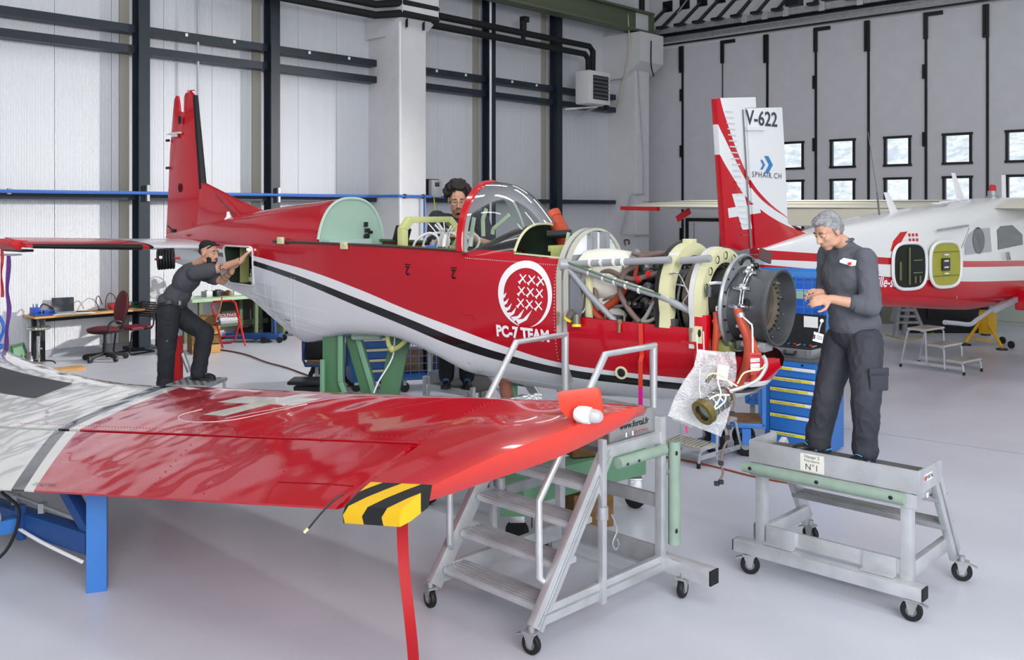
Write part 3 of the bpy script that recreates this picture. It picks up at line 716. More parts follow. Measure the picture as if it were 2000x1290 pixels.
# --- windscreen
def WA(ph): return V((5.02+.05*(1-math.sin(ph)), -.445*math.copysign(abs(math.cos(ph))**1.2, math.cos(ph)), 2.255+.605*max(0, math.sin(ph))))
def WB(ph):
    s, c = math.sin(ph), math.cos(ph)
    p = V((5.07+.62*max(0, s)**1.3, -.43*math.copysign(abs(c)**1.0, c), 0)); zt, _, w, zc, m = prof(p.x)
    q = min(1, abs(p.y)/w); p.z = zc+(zt-zc)*(1-q**2.5)**.4+.004
    if p.z > 2.22: p.z = 2.22+(p.z-2.22)*(decktop(min(5.6, p.x))-2.22)/(zt-2.22)+.003
    if p.z < 2.26: p.z = 2.26
    return p
rows = []
for i in range(13):
    t = i/12; row = []
    for j in range(41):
        ph = math.pi*j/40; a, c = WA(ph), WB(ph); p = a.lerp(c, t); p += V((.02, 0, .10*math.sin(ph)))*math.sin(math.pi*t)*1.0; row.append(p)
    rows.append(row)
m_glass = thin_glass('canopy perspex', 'EDF1EF', 1.5)
ws = MB().loft(rows).obj('windscreen', m_glass, AC, solid=.0)
A_ = [WA(math.pi*j/48) for j in range(49)]
def archband(d0, d1, o0, o1, nm, m, par=AC):
    """curved strap: radial offsets o0..o1 from the arch, x from d0 to d1"""
    rws = []
    for j, p in enumerate(A_):
        t_ = (A_[min(j+1, 48)]-A_[max(j-1, 0)]); nn = V((0, -t_.z, t_.y)).normalized()
        if nn.dot(V((0, p.y, p.z-2.3))) < 0: nn = -nn
        rws.append([p+nn*o0+V((d0, 0, 0)), p+nn*o1+V((d0, 0, 0)), p+nn*o1+V((d1, 0, 0)), p+nn*o0+V((d1, 0, 0))])
    return MB().loft(rws, True, caps=True).obj(nm, m, par, fixn=True)
archband(-.05, .012, -.012, .014, 'windscreen_arch', M_red)
archband(-.045, .03, -.04, -.012, 'windscreen_arch_lining', mat('pale grey-green frame', 'B9C6C2', .35), AC)
MB().cyl((5.08, .0, 2.78), (5.16, .0, 2.72), .022).obj('mirror_mount', M_blackP, AC)
MB().tube([(5.05, -.2, 2.76), (5.1, .0, 2.78), (5.05, .2, 2.76)], .012, sm=4).obj('mirror_arm', M_aluD, AC)
for k, (px, py, qx, qy, y) in enumerate(((920, 462, 926, 425, -.3), (944, 462, 943, 428, -.2), (943, 428, 950, 408, -.2), (962, 458, 963, 448, -.05), (963, 448, 995, 420, -.05))):
    MB().bar(TL(px, py, y), TL(qx, qy, y), .035, .012, up=(0, 1, 0)).obj('panel_strut', mat('pale green strut', 'BFD2B4', .5), AC)
# --- open bay: arch former and equipment
bo_ = [sec(5.60, R(-6)+R(192)*j/40) for j in range(41)]
MB().tube([p for p in bo_ if p.z > 2.24], .012, 6).obj('bay_former', M_cream, AC)
MB().loft([[V((x, sidey(x, BAY(x)), BAY(x)+.006)), V((x, sidey(x, BAY(x))*.93, BAY(x)+.006))] for x in dense(5.6, 6.07, 5)]).obj('bay_sill', M_cream, AC, solid=.012)
for x in (5.84,):
    for y in (-.06, .06): MB().bar((x, y, 2.12), (x+.05, y+.03, 2.42), .025, .02).obj('bay_strut', mat('pale green strut'), AC)
MB().box((5.88, .05, 2.29), (.16, .5, .05)).box((5.88, -.18, 2.2), (.1, .05, .2)).obj('bay_shelf', M_yg, AC, bevel=.006)
MB().box((5.72, -.3, 2.18), (.12, .1, .08)).obj('bay_bracket', M_yg, AC, bevel=.006)
MB().box((5.95, -.3, 2.18), (.12, .1, .08)).obj('bay_bracket', M_cream, AC, bevel=.006)
MB().ball((5.80, -.2, 2.16), .05).obj('bay_pump', mat('pump metal', '8C8C86', .3, .9), AC)
MB().cyl((5.68, -.05, 2.40), (5.86, .05, 2.41), .035).obj('bay_actuator', M_blackP, AC)
for k in range(5): MB().tube([(5.85+.03*k, -.3, 2.12), (5.88+.03*k, -.22, 2.2), (5.92+.02*k, -.1, 2.17)], .012, sm=4).obj('bay_hose', [M_cream, M_blackP, m_wire][k % 3], AC)
MB().ball((5.70, .1, 2.2), (.08, .02, .1)).obj('blue_cover', M_blue, AC)
# orange ribbed duct standing out of the bay
dp = catmull([TL(1078, 420, .2), TL(1092, 445, .2), TL(1103, 470, .2), TL(1108, 500, .15)], 14); rad = [.068+.006*(k % 2) for k in range(len(dp))]
dk = MB().tube(dp, rad, 16).obj('ribbed_duct', M_hose, AC)
MB().cyl(TL(1076, 415, .2), TL(1081, 426, .2), .078, n=18).obj('duct_collar', M_hose, AC)
# --- fin, dorsal, tailplane
m_fin = mat('fin red', 'BE0A1D', .22, coat=.4, bump=.02, scale=4)
fo = [(-.24, 2.30), (-.21, 2.75), (-.18, 3.31), (-.125, 3.80), (-.10, 3.97), (-.06, 4.02), (-.02, 4.01), (.0, 3.93), (.015, 3.82), (.115, 3.80), (.12, 3.99), (.15, 4.035), (.25, 4.05), (.36, 3.98), (.40, 3.75), (.46, 3.35), (.52, 2.92), (.60, 2.42)]
th = lambda z: .085-.03*(z-2.3)
b = MB(); b.prism(fo, lambda x, z: V((x, -th(z)*.5, z)), lambda x, z: V((x, th(z)*.5, z)))
fin = b.obj('fin', m_fin, AC, fixn=True, bevel=.012)
b = MB(); b.prism([(.5, 2.95), (.54, 2.93), (1.15, 2.74), (1.72, 2.585), (1.2, 2.48), (.45, 2.40)], lambda x, z: V((x, -.035-.03*(2.95-z), z)), lambda x, z: V((x, .035+.03*(2.95-z), z)))
b.obj('dorsal_fin', m_fin, AC, fixn=True, bevel=.01)
b = MB(); le = [(.375, 3.99), (.41, 3.75), (.47, 3.35), (.53, 2.95), (.54, 2.86)]
b.loft([[V((x-.045, -th(z)*.55-.004, z)), V((x-.01, -th(z)*.4-.006, z)), V((x+.012, 0, z)), V((x-.01, th(z)*.4+.006, z)), V((x-.045, th(z)*.55+.004, z))] for x, z in le]).obj('deicing_boot', M_black, fin, solid=.004)
for px, py in ((351, 234), (351, 367)):
    c = TL(px, py, -.045); MB().ball(c, (.035, .006, .055)).obj('lightening_hole', mat('fin hole', '25130F', .8), fin)
MB().box((.0, -.06, 3.55), (.22, .04, .02)).box((-.02, -.06, 3.53), (.1, .03, .05)).box((-.16, 0, 3.55), (.2, .06, .008)).obj('hinge_bracket', mat('bracket white', 'DAD9D4', .4), fin)
MB().box((.25, 0, 4.055), (.12, .03, .012)).obj('fin_cap', M_red, fin)
for z in (3.47, 3.13): MB().box((-.2, -.04, z), (.05, .03, .03)).obj('hinge', M_blackP, fin)
MB().tube([TL(466, 430, -.1), TL(421, 379, -.1)], .006).obj('whip_antenna', mat('antenna brown', '4A3A34', .5), AC)
MB().lathe([(0, .06), (.02, .055), (.05, .028), (.1, .016)], (1.19, -.1, 2.49), (-.15, -.05, 1), 14).obj('antenna_base', M_paper, AC)
m_tp = mat('tailplane paint', 'BE0A1D', .25, coat=.4)
nt = NT(m_tp); s_ = nt.xyz(); ay = nt.math('ABSOLUTE', s_[1])
e_ = nt.math('MULTIPLY_ADD', s_[0], -.35, 1.12)
nt.color(nt.mix(nt.gt(ay, e_), hexc('D3D5DB'), nt.mix(nt.gt(ay, nt.math('ADD', e_, .04)), hexc('121114'), hexc('BE0A1D'))))
def airfoil(n=14, t=.12, camber=0.0):
    up, lo = [], []
    for i in range(n+1):
        x = (1-math.cos(math.pi*i/n))/2
        yt = 5*t*(.2969*math.sqrt(x)-.126*x-.3516*x*x+.2843*x**3-.1036*x**4)
        yc = camber*4*x*(1-x)
        up.append((x, yc+yt)); lo.append((x, yc-yt))
    return up[::-1]+lo[1:-1]
AF = airfoil(12, .10)
for sg in (-1, 1):
    rows = []
    for k in range(9):
        t = k/8; y = sg*lerp(.06, 2.06, t); le, te = lerp(1.02, .56, t), lerp(-.05, .02, t); z = lerp(2.17, 2.235, t)
        rows.append([V((le-(le-te)*x, y, z+(le-te)*yy+.085*x)) for x, yy in AF])
    tp = MB().loft(rows, True, caps=True).obj('tailplane', m_tp, AC, fixn=True)
    bt_ = []
    for k in range(9):
        t = lerp(.44, .97, k/8); y = sg*lerp(.06, 2.06, t); le, te = lerp(1.02, .56, t), lerp(-.05, .02, t); z = lerp(2.17, 2.235, t); c = le-te
        bt_.append([V((le-c*x+.004, y, z+c*yy*1.06+.085*x)) for x, yy in ((.05, .033), (.02, .024), (.0, 0), (.03, -.03), (.10, -.042))])
    MB().loft(bt_).obj('deicing_boot', M_black, tp, solid=.003)
    MB().loft([[V((lerp(.42, -.12, i/6), sg*2.07, 2.19)), V((lerp(.42, -.12, i/6), sg*2.16, 2.26)), V((lerp(.40, -.12, i/6), sg*2.10, 2.30+.012*math.sin(math.pi*i/6))), V((lerp(.42, -.12, i/6), sg*1.98, 2.29))] for i in range(7)], True, caps=True).obj('horn_balance', M_redM, tp, fixn=True, bevel=.01)
    MB().box((.15, sg*1.98, 2.185), (.5, .12, .025)).obj('horn_weight', M_blackP, tp)
MB().box((.2, -.2, 2.36), (.05, .05, .04)).cyl((.2, -.2, 2.36), (.1, -.22, 2.42), .008).obj('trim_fitting', M_blackP, AC)
# ------------------------------------------------------------------ firewall, engine and plumbing (parts of the trainer)
m_met = mat('engine casing grey', '5E6164', .42, .5, bump=.08, scale=40, var=.12, vscale=5)
m_met2 = mat('engine dark steel', '3A3A3A', .4, .85, var=.25, vscale=8)
m_tubeG = mat('grey mount tube', 'A3A6AA', .35, .25)
m_mesh = mat('braided screen', '6F675C', .5, .6, bump=.6, scale=160)
m_fw = mat('firewall grey', '9A9CA2', .45, .4)
XFW = 6.10
# firewall arch plate: upper half round, down to the cowl
fw = []
for j in range(33):
    a = math.pi*j/32; fw.append(V((XFW, -.425*math.cos(a), 2.06+.40*math.sin(a))))
poly = [V((XFW, -.42, 1.25))]+fw+[V((XFW, .42, 1.25))]
b = MB(); n = len(poly); b.add(poly+[p+V((.02, 0, 0)) for p in poly], [tuple(range(n)), tuple(n+i for i in reversed(range(n)))]+[(i, n+i, n+(i+1) % n, (i+1) % n) for i in range(n)])
b.obj('firewall', m_fw, AC, fixn=True, smooth=False)
b = MB(); rim = [V((XFW-.05, -.42, 1.62))]+[p+V((-.05, 0, 0)) for p in fw]+[V((XFW-.05, .42, 1.62))]
b.loft([[p+V((0, 0, 0)), p+V((.10, 0, 0)), p+V((.10, -p.y*.06, -.02)), p+V((0, -p.y*.06, -.02))] for p in rim], True, caps=True).obj('firewall_flange', mat('flange cream', 'C3C2B4', .45, .2), AC, fixn=True)
up = [V((XFW+.024, -.40*math.cos(math.pi*j/32), 2.09+.34*math.sin(math.pi*j/32))) for j in range(33)]
up = [p for p in up if p.z > 2.24]
MB().add(up, [tuple(range(len(up)))]).obj('firewall_panel', mat('silver foil panel', 'ECEDF0', .35, .1), AC, smooth=False)
for y in (-.09, .09): MB().box((XFW+.05, y, 2.33), (.05, .035, .2)).box((XFW+.08, y+.02, 2.33), (.012, .05, .2)).obj('stiffener', m_fw, AC, bevel=.004)
MB().box((XFW+.03, .2, 2.31), (.01, .1, .1)).obj('data_placard', mat('placard', 'C8D0DA', .5), AC)
MB().box((XFW+.035, .0, 2.36), (.012, .06, .03)).obj('data_placard', M_paper, AC)
# side plates by the firewall
b = MB(); b.prism([(6.10, 1.72), (6.24, 1.72), (6.27, 1.9), (6.24, 2.05), (6.27, 2.16), (6.20, 2.2), (6.10, 2.2)], lambda x, z: V((x, -.385, z)), lambda x, z: V((x, -.365, z)))
b.obj('side_gusset', mat('gusset grey', '8A8D94', .4, .4), AC, smooth=False)
for px, py in ((1096, 568), (1102, 553), (1103, 583), (1098, 590)):
    MB().ball(TL(px, py, -.39), .022).obj('plug_hole', M_blackP, AC)
MB().box((6.30, -.33, 1.94), (.05, .04, .5)).obj('cream_post', M_cream, AC, bevel=.01)
# oil tank: cream casting with open cups at the right
b = MB()
b.loft([[V((x, y0+.29*math.cos(R(a))*k, z0+.22*math.sin(R(a))*k)) for a in range(0, 360, 20)] for x, y0, z0, k in ((6.14, -.03, 2.08, .98), (6.3, -.03, 2.08, 1.0), (6.46, -.02, 2.07, .95), (6.52, -.02, 2.06, .82))], True, caps=True)
b.obj('oil_tank', mat('cream casting', 'E8E5D6', .42, var=.05), AC, fixn=True)
b = MB(); b.loft([[V((x, y0+.2*math.cos(R(a))*k, z0+.26*math.sin(R(a)))) for a in range(0, 360, 20)] for x, y0, z0, k in ((6.16, -.02, 1.86, 1), (6.36, -.02, 1.84, 1), (6.50, 0, 1.80, .7))], True, caps=True)
b.obj('intake_plenum', mat('cream casting'), AC, fixn=True)
for y, z in ((-.13, 2.14), (.0, 2.16)): MB().lathe([(0, .07), (.05, .072), (.052, .06), (.0, .045)], (6.5, y, z), (1, -.25, .1), 18).obj('tank_cup', mat('cup grey', '7F8488', .4), AC)
MB().lathe([(0, .05), (.05, .05), (.06, .03), (.1, .03)], (6.55, -.06, 2.2), (.2, 0, 1), 14).obj('filler_cap', m_fw, AC)
MB().ball((6.66, .0, 2.0), (.09, .12, .1)).obj('cream_valve', mat('cream casting'), AC)
# engine core
CZ = 1.955
AX = (1, 0, -.05)
b = MB(); b.lathe([(0, .12), (.02, .2), (.2, .2), (.22, .16), (.42, .17), (.44, .21), (.6, .215), (.62, .25), (.86, .26), (.9, .24), (1.05, .245)], (6.45, 0, CZ+.01), AX, 32, caps=True).obj('engine_core', m_met2, AC)
for k in range(5): MB().lathe([(0, .262), (.012, .272), (.024, .262)], (7.02+.05*k, 0, CZ-.02), AX, 32).obj('casing_band', m_met, AC)
b = MB()
for k in range(11):
    a = 2*math.pi*k/11; b = MB(); b.ball((6.72+.02*(k % 2), .2*math.cos(a), CZ+.2*math.sin(a)), (.05, .04, .05), 8, 6).obj('fuel_nozzle', m_met, AC)
for k in range(26):
    rg2 = random.Random(k); a = rg2.uniform(0, 6.28); x = rg2.uniform(6.32, 6.95); r = rg2.uniform(.19, .3)
    a2 = a+rg2.uniform(-.9, .9); x2 = x+rg2.uniform(-.25, .25)
    pts = [(x, r*math.cos(a), CZ+r*math.sin(a)*.9), ((x+x2)/2, (r+.03)*math.cos((a+a2)/2), CZ+(r+.03)*math.sin((a+a2)/2)*.9), (x2, r*math.cos(a2), CZ+r*math.sin(a2)*.9)]
    MB().tube(pts, rg2.uniform(.006, .016), 6, sm=5).obj('fuel_line', [m_met2, m_met, M_brown, M_blackP, M_aluD][k % 5], AC)
for k in range(9):
    rg2 = random.Random(50+k); x, y, z = rg2.uniform(6.3, 6.95), rg2.uniform(-.3, -.1), rg2.uniform(1.72, 1.98)
    MB().box((x, y, z), (rg2.uniform(.05, .12), .06, rg2.uniform(.04, .12)), Matrix.Rotation(rg2.uniform(-.5, .5), 3, 'Y')).cyl((x, y-.02, z), (x+.03, y-.07, z+.02), .018).obj('accessory', [m_met2, m_met, M_blackP][k % 3], AC, bevel=.008)
# braided air screen
b = MB(); rows = []
for i in range(9):
    a = math.pi*i/8; x = 7.13+.045*math.cos(a); rr = .285+.05*math.sin(a); rows.append([V((x, rr*math.cos(R(t)), CZ-.03+rr*math.sin(R(t)))) for t in range(0, 360, 12)])
b.loft(rows, True).obj('air_screen', m_mesh, AC)
# cream ring formers
def former(x, ro, ri, z0, zb, nm, holes=0, th=.03, m=M_cream):
    o_, i_ = [], []
    for j in range(37):
        a = R(-18)+R(216)*j/36; o_.append((ro*math.cos(a), z0+ro*math.sin(a))); i_.append((ri*math.cos(a), z0+ri*math.sin(a)))
    o_ = [(.98*ro, zb)]+o_+[(-.98*ro, zb)]; i_ = [(.82*ro, zb)]+i_+[(-.82*ro, zb)]
    b = MB(); b.loft([[V((x-th/2, *p)) for p in o_], [V((x+th/2, *p)) for p in o_], [V((x+th/2, *p)) for p in i_], [V((x-th/2, *p)) for p in i_], [V((x-th/2, *p)) for p in o_]])
    fo_ = b.obj(nm, m, AC, fixn=True)
    for k in range(holes):
        a = R(18+k*144/(holes-1)); rm = (ro+ri)/2
        MB().lathe([(-.004, .0), (-.002, .021), (.0, .027), (.004, .03)], (x+th/2+.001, rm*math.cos(a), z0+rm*math.sin(a)), (1, 0, 0), 16).obj('lightening_hole', m_met2, fo_)
    return fo_
f2 = former(6.985, .385, .29, 1.975, 1.75, 'ring_former', 0, .09)
former(6.93, .395, .37, 1.975, 1.75, 'former_seal', 0, .03, M_blackP)
f3 = former(7.255, .375, .27, 1.95, 1.66, 'ring_former', 7, .06)
former(7.205, .385, .355, 1.95, 1.62, 'former_lip', 0, .035, mat('lip white', 'CFCFCC', .4))
MB().box((6.99, 0, 2.37), (.08, .08, .035)).obj('former_block', M_cream, AC, bevel=.005)
MB().box((6.99, -.05, 2.28), (.07, .4, .02)).obj('foil_wrap', mat('silver foil panel'), AC)
for s in (-1, 1): MB().box((7.04, s*.33, 1.93), (.03, .04, .06)).box((7.04, s*.33, 1.79), (.05, .05, .05)).obj('former_lug', m_met, AC)
# front plate and gearbox
PZ = 1.93
M_pl = mat('front plate', 'A8ABAE', .35, .55, var=.08)
b = MB(); b.lathe([(0, .22), (.0, .352), (.012, .36), (.03, .352), (.022, .335), (.026, .27), (.03, .22)], (7.40, 0, PZ), AX, 64).obj('front_plate', M_pl, AC)
b = MB(); b.lathe([(0, .272), (.06, .268), (.26, .256), (.28, .268), (.30, .272), (.315, .272), (.315, .255), (.27, .245), (.215, .24), (.205, .205), (.195, .205)], (7.40, 0, PZ-.003), AX, 64).obj('gearbox_case', m_met, AC)
MB().lathe([(0, .206), (.03, .2), (.03, .178), (.0, .172)], (7.585, 0, PZ-.009), AX, 48).obj('bearing_race', mat('bearing bronze', 'B0A48E', .3, .7, var=.2), AC)
MB().lathe([(.0, .173), (-.02, .168), (-.02, .156), (-.06, .152), (-.06, .135), (-.12, .128), (-.12, .0)], (7.585, 0, PZ-.009), AX, 48).obj('inner_bore', mat('bore steel', '7A746A', .35, .6), AC)
for k in range(4): MB().lathe([(0, .166-.01*k), (.006, .170-.01*k), (.012, .166-.01*k)], (7.56-.03*k, 0, PZ-.009), AX, 48).obj('bore_ring', mat('bearing bronze'), AC)
for k in range(26):
    a = 2*math.pi*k/26; MB().ball((7.618, .182*math.cos(a), PZ-.01+.182*math.sin(a)), .010, 8, 6).obj('bearing_stud', M_met if False else m_met2, AC)
for k in range(12):
    a = 2*math.pi*k/12+.2; MB().cyl((7.60, .235*math.cos(a), PZ-.012+.235*math.sin(a)), (7.64, .228*math.cos(a), PZ-.014+.228*math.sin(a)), .007, n=8).obj('stud', M_steel, AC)
for k in range(20):
    a = 2*math.pi*k/20; MB().cyl((7.425, .315*math.cos(a), PZ+.315*math.sin(a)), (7.44, .315*math.cos(a), PZ+.315*math.sin(a)), .008, n=6).obj('plate_bolt', m_met2, AC)
MB().lathe([(0, .03), (.012, .03), (.014, .012), (.0, .01)], (7.57, -.262, PZ+.03), (.1, -1, .1), 18).obj('sensor_port', m_met2, AC)
# twin pipes running down the near side with unions
cy = lambda a, x, r=.27: V((x, -r*math.cos(a), PZ-.01+r*math.sin(a)))
for dx in (0, .02):
    MB().tube([cy(R(a), 7.53+dx, .278) for a in range(64, -72, -8)], .007, 8).obj('oil_pipe', M_steel, AC)
for a in (62, 30, 2, -28, -48, -64):
    q = cy(R(a), 7.54, .275); dirn = V((0, -math.cos(R(a)), math.sin(R(a))))
    MB().cyl(q-dirn*.01, q+dirn*.02, .026, n=6).cyl(q+dirn*.02, q+dirn*.04, .016, n=8).box(q, (.1, .02, .02)).obj('pipe_union', M_steel, AC)
MB().tube([cy(R(55), 7.47, .29), cy(R(28), 7.44, .30), cy(R(12), 7.42, .29)], .005, sm=4).obj('sense_line', m_met2, AC)
MB().bar(cy(R(30), 7.45, .28), cy(R(26), 7.53, .285), .012, .012).obj('link_rod', M_steel, AC)
MB().tube([cy(R(75), 7.44, .3), cy(R(80), 7.47, .345), cy(R(88), 7.5, .33), cy(R(82), 7.52, .28)], .012, sm=5).obj('vent_pipe', m_met2, AC)
for k in range(5): MB().ball(cy(R(60+k*9), 7.52+.015*(k % 2), .285), .022, 8, 6).obj('top_fitting', [M_steel, m_met2][k % 2], AC)
# sump and lower fittings
MB().box((7.55, -.08, 1.64), (.22, .14, .07)).cyl((7.5, -.2, 1.66), (7.62, -.16, 1.64), .03).obj('sump', M_aluD, AC, bevel=.012)
MB().box((7.36, -.1, 1.63), (.1, .2, .1)).obj('primer_bracket', M_yg, AC, bevel=.01)
# mount tubes
mt = lambda pts, r, nm='mount_tube', m=m_tubeG, sm=0: MB().tube(pts, r, 12, sm=sm).obj(nm, m, AC)
J = TL(1104, 517, -.39)
mt([J, TL(1310, 508, -.36)], .027); mt([TL(1330, 510, -.33), TL(1388, 505, -.33)], .027)
mt([J, TL(1292, 580, -.37), TL(1360, 614, -.33)], .027)
mt([J, TL(1150, 575, -.37), TL(1201, 628, -.33)], .024)
mt([V((6.12, .38, 2.2)), V((6.95, .34, 2.18))], .027); mt([V((6.12, .38, 2.18)), V((7.2, .3, 1.85))], .027)
mt([TL(1180, 600, -.2), TL(1290, 592, -.2)], .014); mt([TL(1225, 630, -.1), TL(1262, 568, -.1)], .03, m=m_met2)
MB().cyl(J+V((-.03, -.02, 0)), J+V((.03, .02, 0)), .05).obj('mount_lug', m_tubeG, AC)
for px, py in ((1152, 514), (1173, 513), (1198, 512), (1215, 512)): MB().cyl(TL(px, py, -.385), TL(px+4, py, -.385), .031, n=12).obj('tube_clip', m_wire, AC)
for px, py in ((1150, 535), (1178, 545), (1200, 553), (1222, 560), (1248, 569)): MB().cyl(TL(px, py-3, -.383), TL(px+3, py-2, -.383), .031, n=12).obj('tube_clip', [m_wire, M_blackP][px % 2], AC)
MB().tube([J+V((.05, -.03, .02)), TL(1190, 544, -.41), TL(1290, 576, -.4)], .006).obj('green_wire', mat('green wire', '5A7A50', .5), AC)
# hoses traced through the bay
H = lambda m, r, y, *p: MB().tube([TL(a, b_, y if not isinstance(y, list) else y[i]) for i, (a, b_) in enumerate(p)], r, 10, sm=6).obj('hose', m, AC)
H(M_brown, .02, -.28, (1165, 585), (1163, 560), (1168, 538), (1190, 530), (1215, 540), (1240, 546), (1262, 540), (1288, 533))
H(M_brown, .022, -.3, (1240, 520), (1222, 530), (1212, 550), (1212, 575), (1225, 600), (1240, 620), (1250, 630))
H(M_brown, .017, -.15, (1240, 508), (1265, 500), (1300, 495), (1318, 496))
H(M_brown, .016, -.1, (1235, 495), (1255, 500), (1275, 508))
H(M_brown, .014, -.05, (1225, 515), (1240, 500), (1280, 494), (1320, 494))
H(M_hose, .026, -.3, (1150, 590), (1163, 612), (1182, 632))
H(M_hose, .03, -.22, (1165, 635), (1180, 605), (1205, 585), (1222, 560))
H(M_hose, .016, -.2, (1240, 540), (1243, 525), (1245, 515))
H(m_wire, .018, -.32, (1150, 575), (1165, 590), (1185, 612), (1205, 632))
H(mat('grey braid', 'B4B4AC', .4, .4), .016, -.3, (1282, 582), (1272, 600), (1262, 618), (1255, 628), (1268, 628), (1280, 622))
H(m_wire, .008, -.33, (1140, 572), (1136, 590), (1125, 605), (1118, 618))
H(m_wire, .008, -.33, (1146, 575), (1146, 595), (1140, 608), (1130, 615))
H(M_blackP, .018, -.2, (1290, 575), (1285, 545), (1290, 530), (1300, 525))
H(M_blackP, .008, -.1, (1222, 480), (1220, 470), (1228, 470), (1228, 478))
for px, py in ((1268, 536), (1247, 546), (1178, 608), (1190, 622)): MB().cyl(TL(px-3, py+1, -.29), TL(px+3, py-1, -.29), .026, n=12).obj('hose_clamp', M_redM, AC)
# two capped connectors hanging over the cowl
for px, py, qx, qy in ((1120, 608, 1110, 623), (1126, 615, 1126, 636)):
    a, c = TL(px, py, -.45), TL(qx, qy, -.46); MB().cyl(a, c, .03, n=16).obj('cannon_plug', mat('plug olive grey', '77756A', .5, .5), AC)
    dd = (c-a).normalized(); MB().cyl(c-dd*.008, c+dd*.012, .036, n=18).obj('plug_cap', mat('cap yellow', 'E6CF2B', .4), AC)
# cowl latches
for px, py in ((1090, 622), (1207, 638), (1342, 656)):
    c = TL(px, py, -.43); c.y = sidey(c.x, 1.74)-.012
    MB().box(c+V((0, 0, .035)), (.03, .02, .03)).bar(c+V((0, 0, .03)), c+V((.0, -.01, -.05)), .02, .01, up=(0, 1, 0)).obj('latch', mat('brass latch', 'A89A7A', .4, .6), AC, bevel=.003)
# red upright at the cowl front, with angle
b = MB(); b.box((7.265, -.345, 1.68), (.10, .03, .36)).box((7.31, -.32, 1.68), (.012, .07, .36)).obj('cowl_upright', mat('red gloss'), AC, bevel=.004)
MB().ball((7.265, -.362, 1.73), (.014, .006, .03)).obj('upright_slot', M_blackP, AC)
MB().box((7.19, -.37, 1.66), (.13, .012, .018)).obj('red_strap', M_redM, AC)
# front hoses: two thick red ones looping down under the nose
def RH(pts, r=.028): 
    o = MB().tube(pts, r, 12, sm=7).obj('red_hose', M_hose, AC)
RH([TL(1440, 606, -.36), TL(1448, 630, -.38), TL(1460, 665, -.37), TL(1459, 705, -.36), TL(1448, 740, -.3), TL(1440, 760, -.28)], .03)
RH([TL(1450, 630, -.32), TL(1468, 665, -.33), TL(1478, 700, -.3), TL(1470, 740, -.25)], .024)
RH([TL(1399, 610, -.30), TL(1399, 640, -.31), TL(1396, 685, -.3)], .024)
RH([TL(1410, 645, -.28), TL(1400, 660, -.29)], .02)
MB().tube([TL(1425, 598, -.34), TL(1435, 600, -.36), TL(1441, 608, -.36)], .014, sm=4).obj('hose_elbow', M_steel, AC)
MB().tube([TL(1400, 608, -.3), TL(1400, 600, -.3), TL(1408, 597, -.28)], .008, sm=4).obj('hose_elbow', M_steel, AC)
for px, py, y, r in ((1446, 616, -.37, .034), (1398, 628, -.3, .028)): MB().cyl(TL(px-1, py-4, y), TL(px+1, py+4, y), r, n=16).obj('hose_clamp', M_steel, AC)
MB().tube([TL(1452, 620, -.41), TL(1465, 632, -.42), TL(1469, 640, -.42), TL(1470, 690, -.42)], .006, sm=4).obj('tie_cord', m_wire, AC)
MB().tube([TL(1385, 555, -.36), TL(1400, 553, -.33), TL(1412, 555, -.3)], .012, sm=4).obj('scavenge_pipe', M_steel, AC)
MB().cyl(TL(1385, 560, -.35), TL(1384, 580, -.35), .02).obj('scavenge_sleeve', m_met, AC)
for p in (((1308, 535), (1327, 537), (1345, 575), (1355, 583), (1366, 583)), ((1322, 556), (1340, 562), (1347, 580)), ((1345, 575), (1335, 590), (1338, 597), (1352, 605))):
    MB().tube([TL(a, b_, -.36) for a, b_ in p], .006, sm=4).obj('fuel_line', M_steel, AC)
# striped pull-cord on the cowl side, red over pink
b = MB(); 
for (z0, z1, m_) in ((1.77, 1.30, mat('streamer red', 'D8402F', .5)), (1.30, 1.02, mat('streamer pink', 'E3148C', .5, emit=0))):
    rws = []
    for k in range(11):
        z = lerp(z0, z1, k/10); yy = min(sidey(6.8, q) for q in dense(max(z, 1.32), 1.77, 12)) if z < 1.5 else sidey(6.8, z)
        rws.append([V((6.782, yy-.010, z)), V((6.818, yy-.010, z))])
    MB().loft(rws).obj('streamer', m_, AC, smooth=False, solid=.003)
# exhaust stub hole and scoop at the belly
c = TL(1208, 729, -.38); c.y = sidey(c.x, c.z)
MB().lathe([(-.02, .036), (.02, .05), (.022, .034), (-.02, .03)], c, (.25, -1, -.1), 20).obj('drain_port', M_cream, AC)
MB().ball(c+V((.004, -.018, 0)), (.033, .006, .033)).obj('drain_bore', M_blackP, AC)
b = MB(); b.loft([[V((6.42+.25*t, -.33-.03*math.sin(math.pi*t), 1.15-.05*t)), V((6.46+.2*t, -.37-.04*math.sin(math.pi*t), 1.10-.09*math.sin(math.pi*t*.8))), V((6.5+.14*t, -.3, 1.06-.05*t))] for t in (0, .25, .5, .75, 1)])
b.obj('air_scoop', mat('scoop silver', 'C9CBD0', .3), AC, solid=.006)
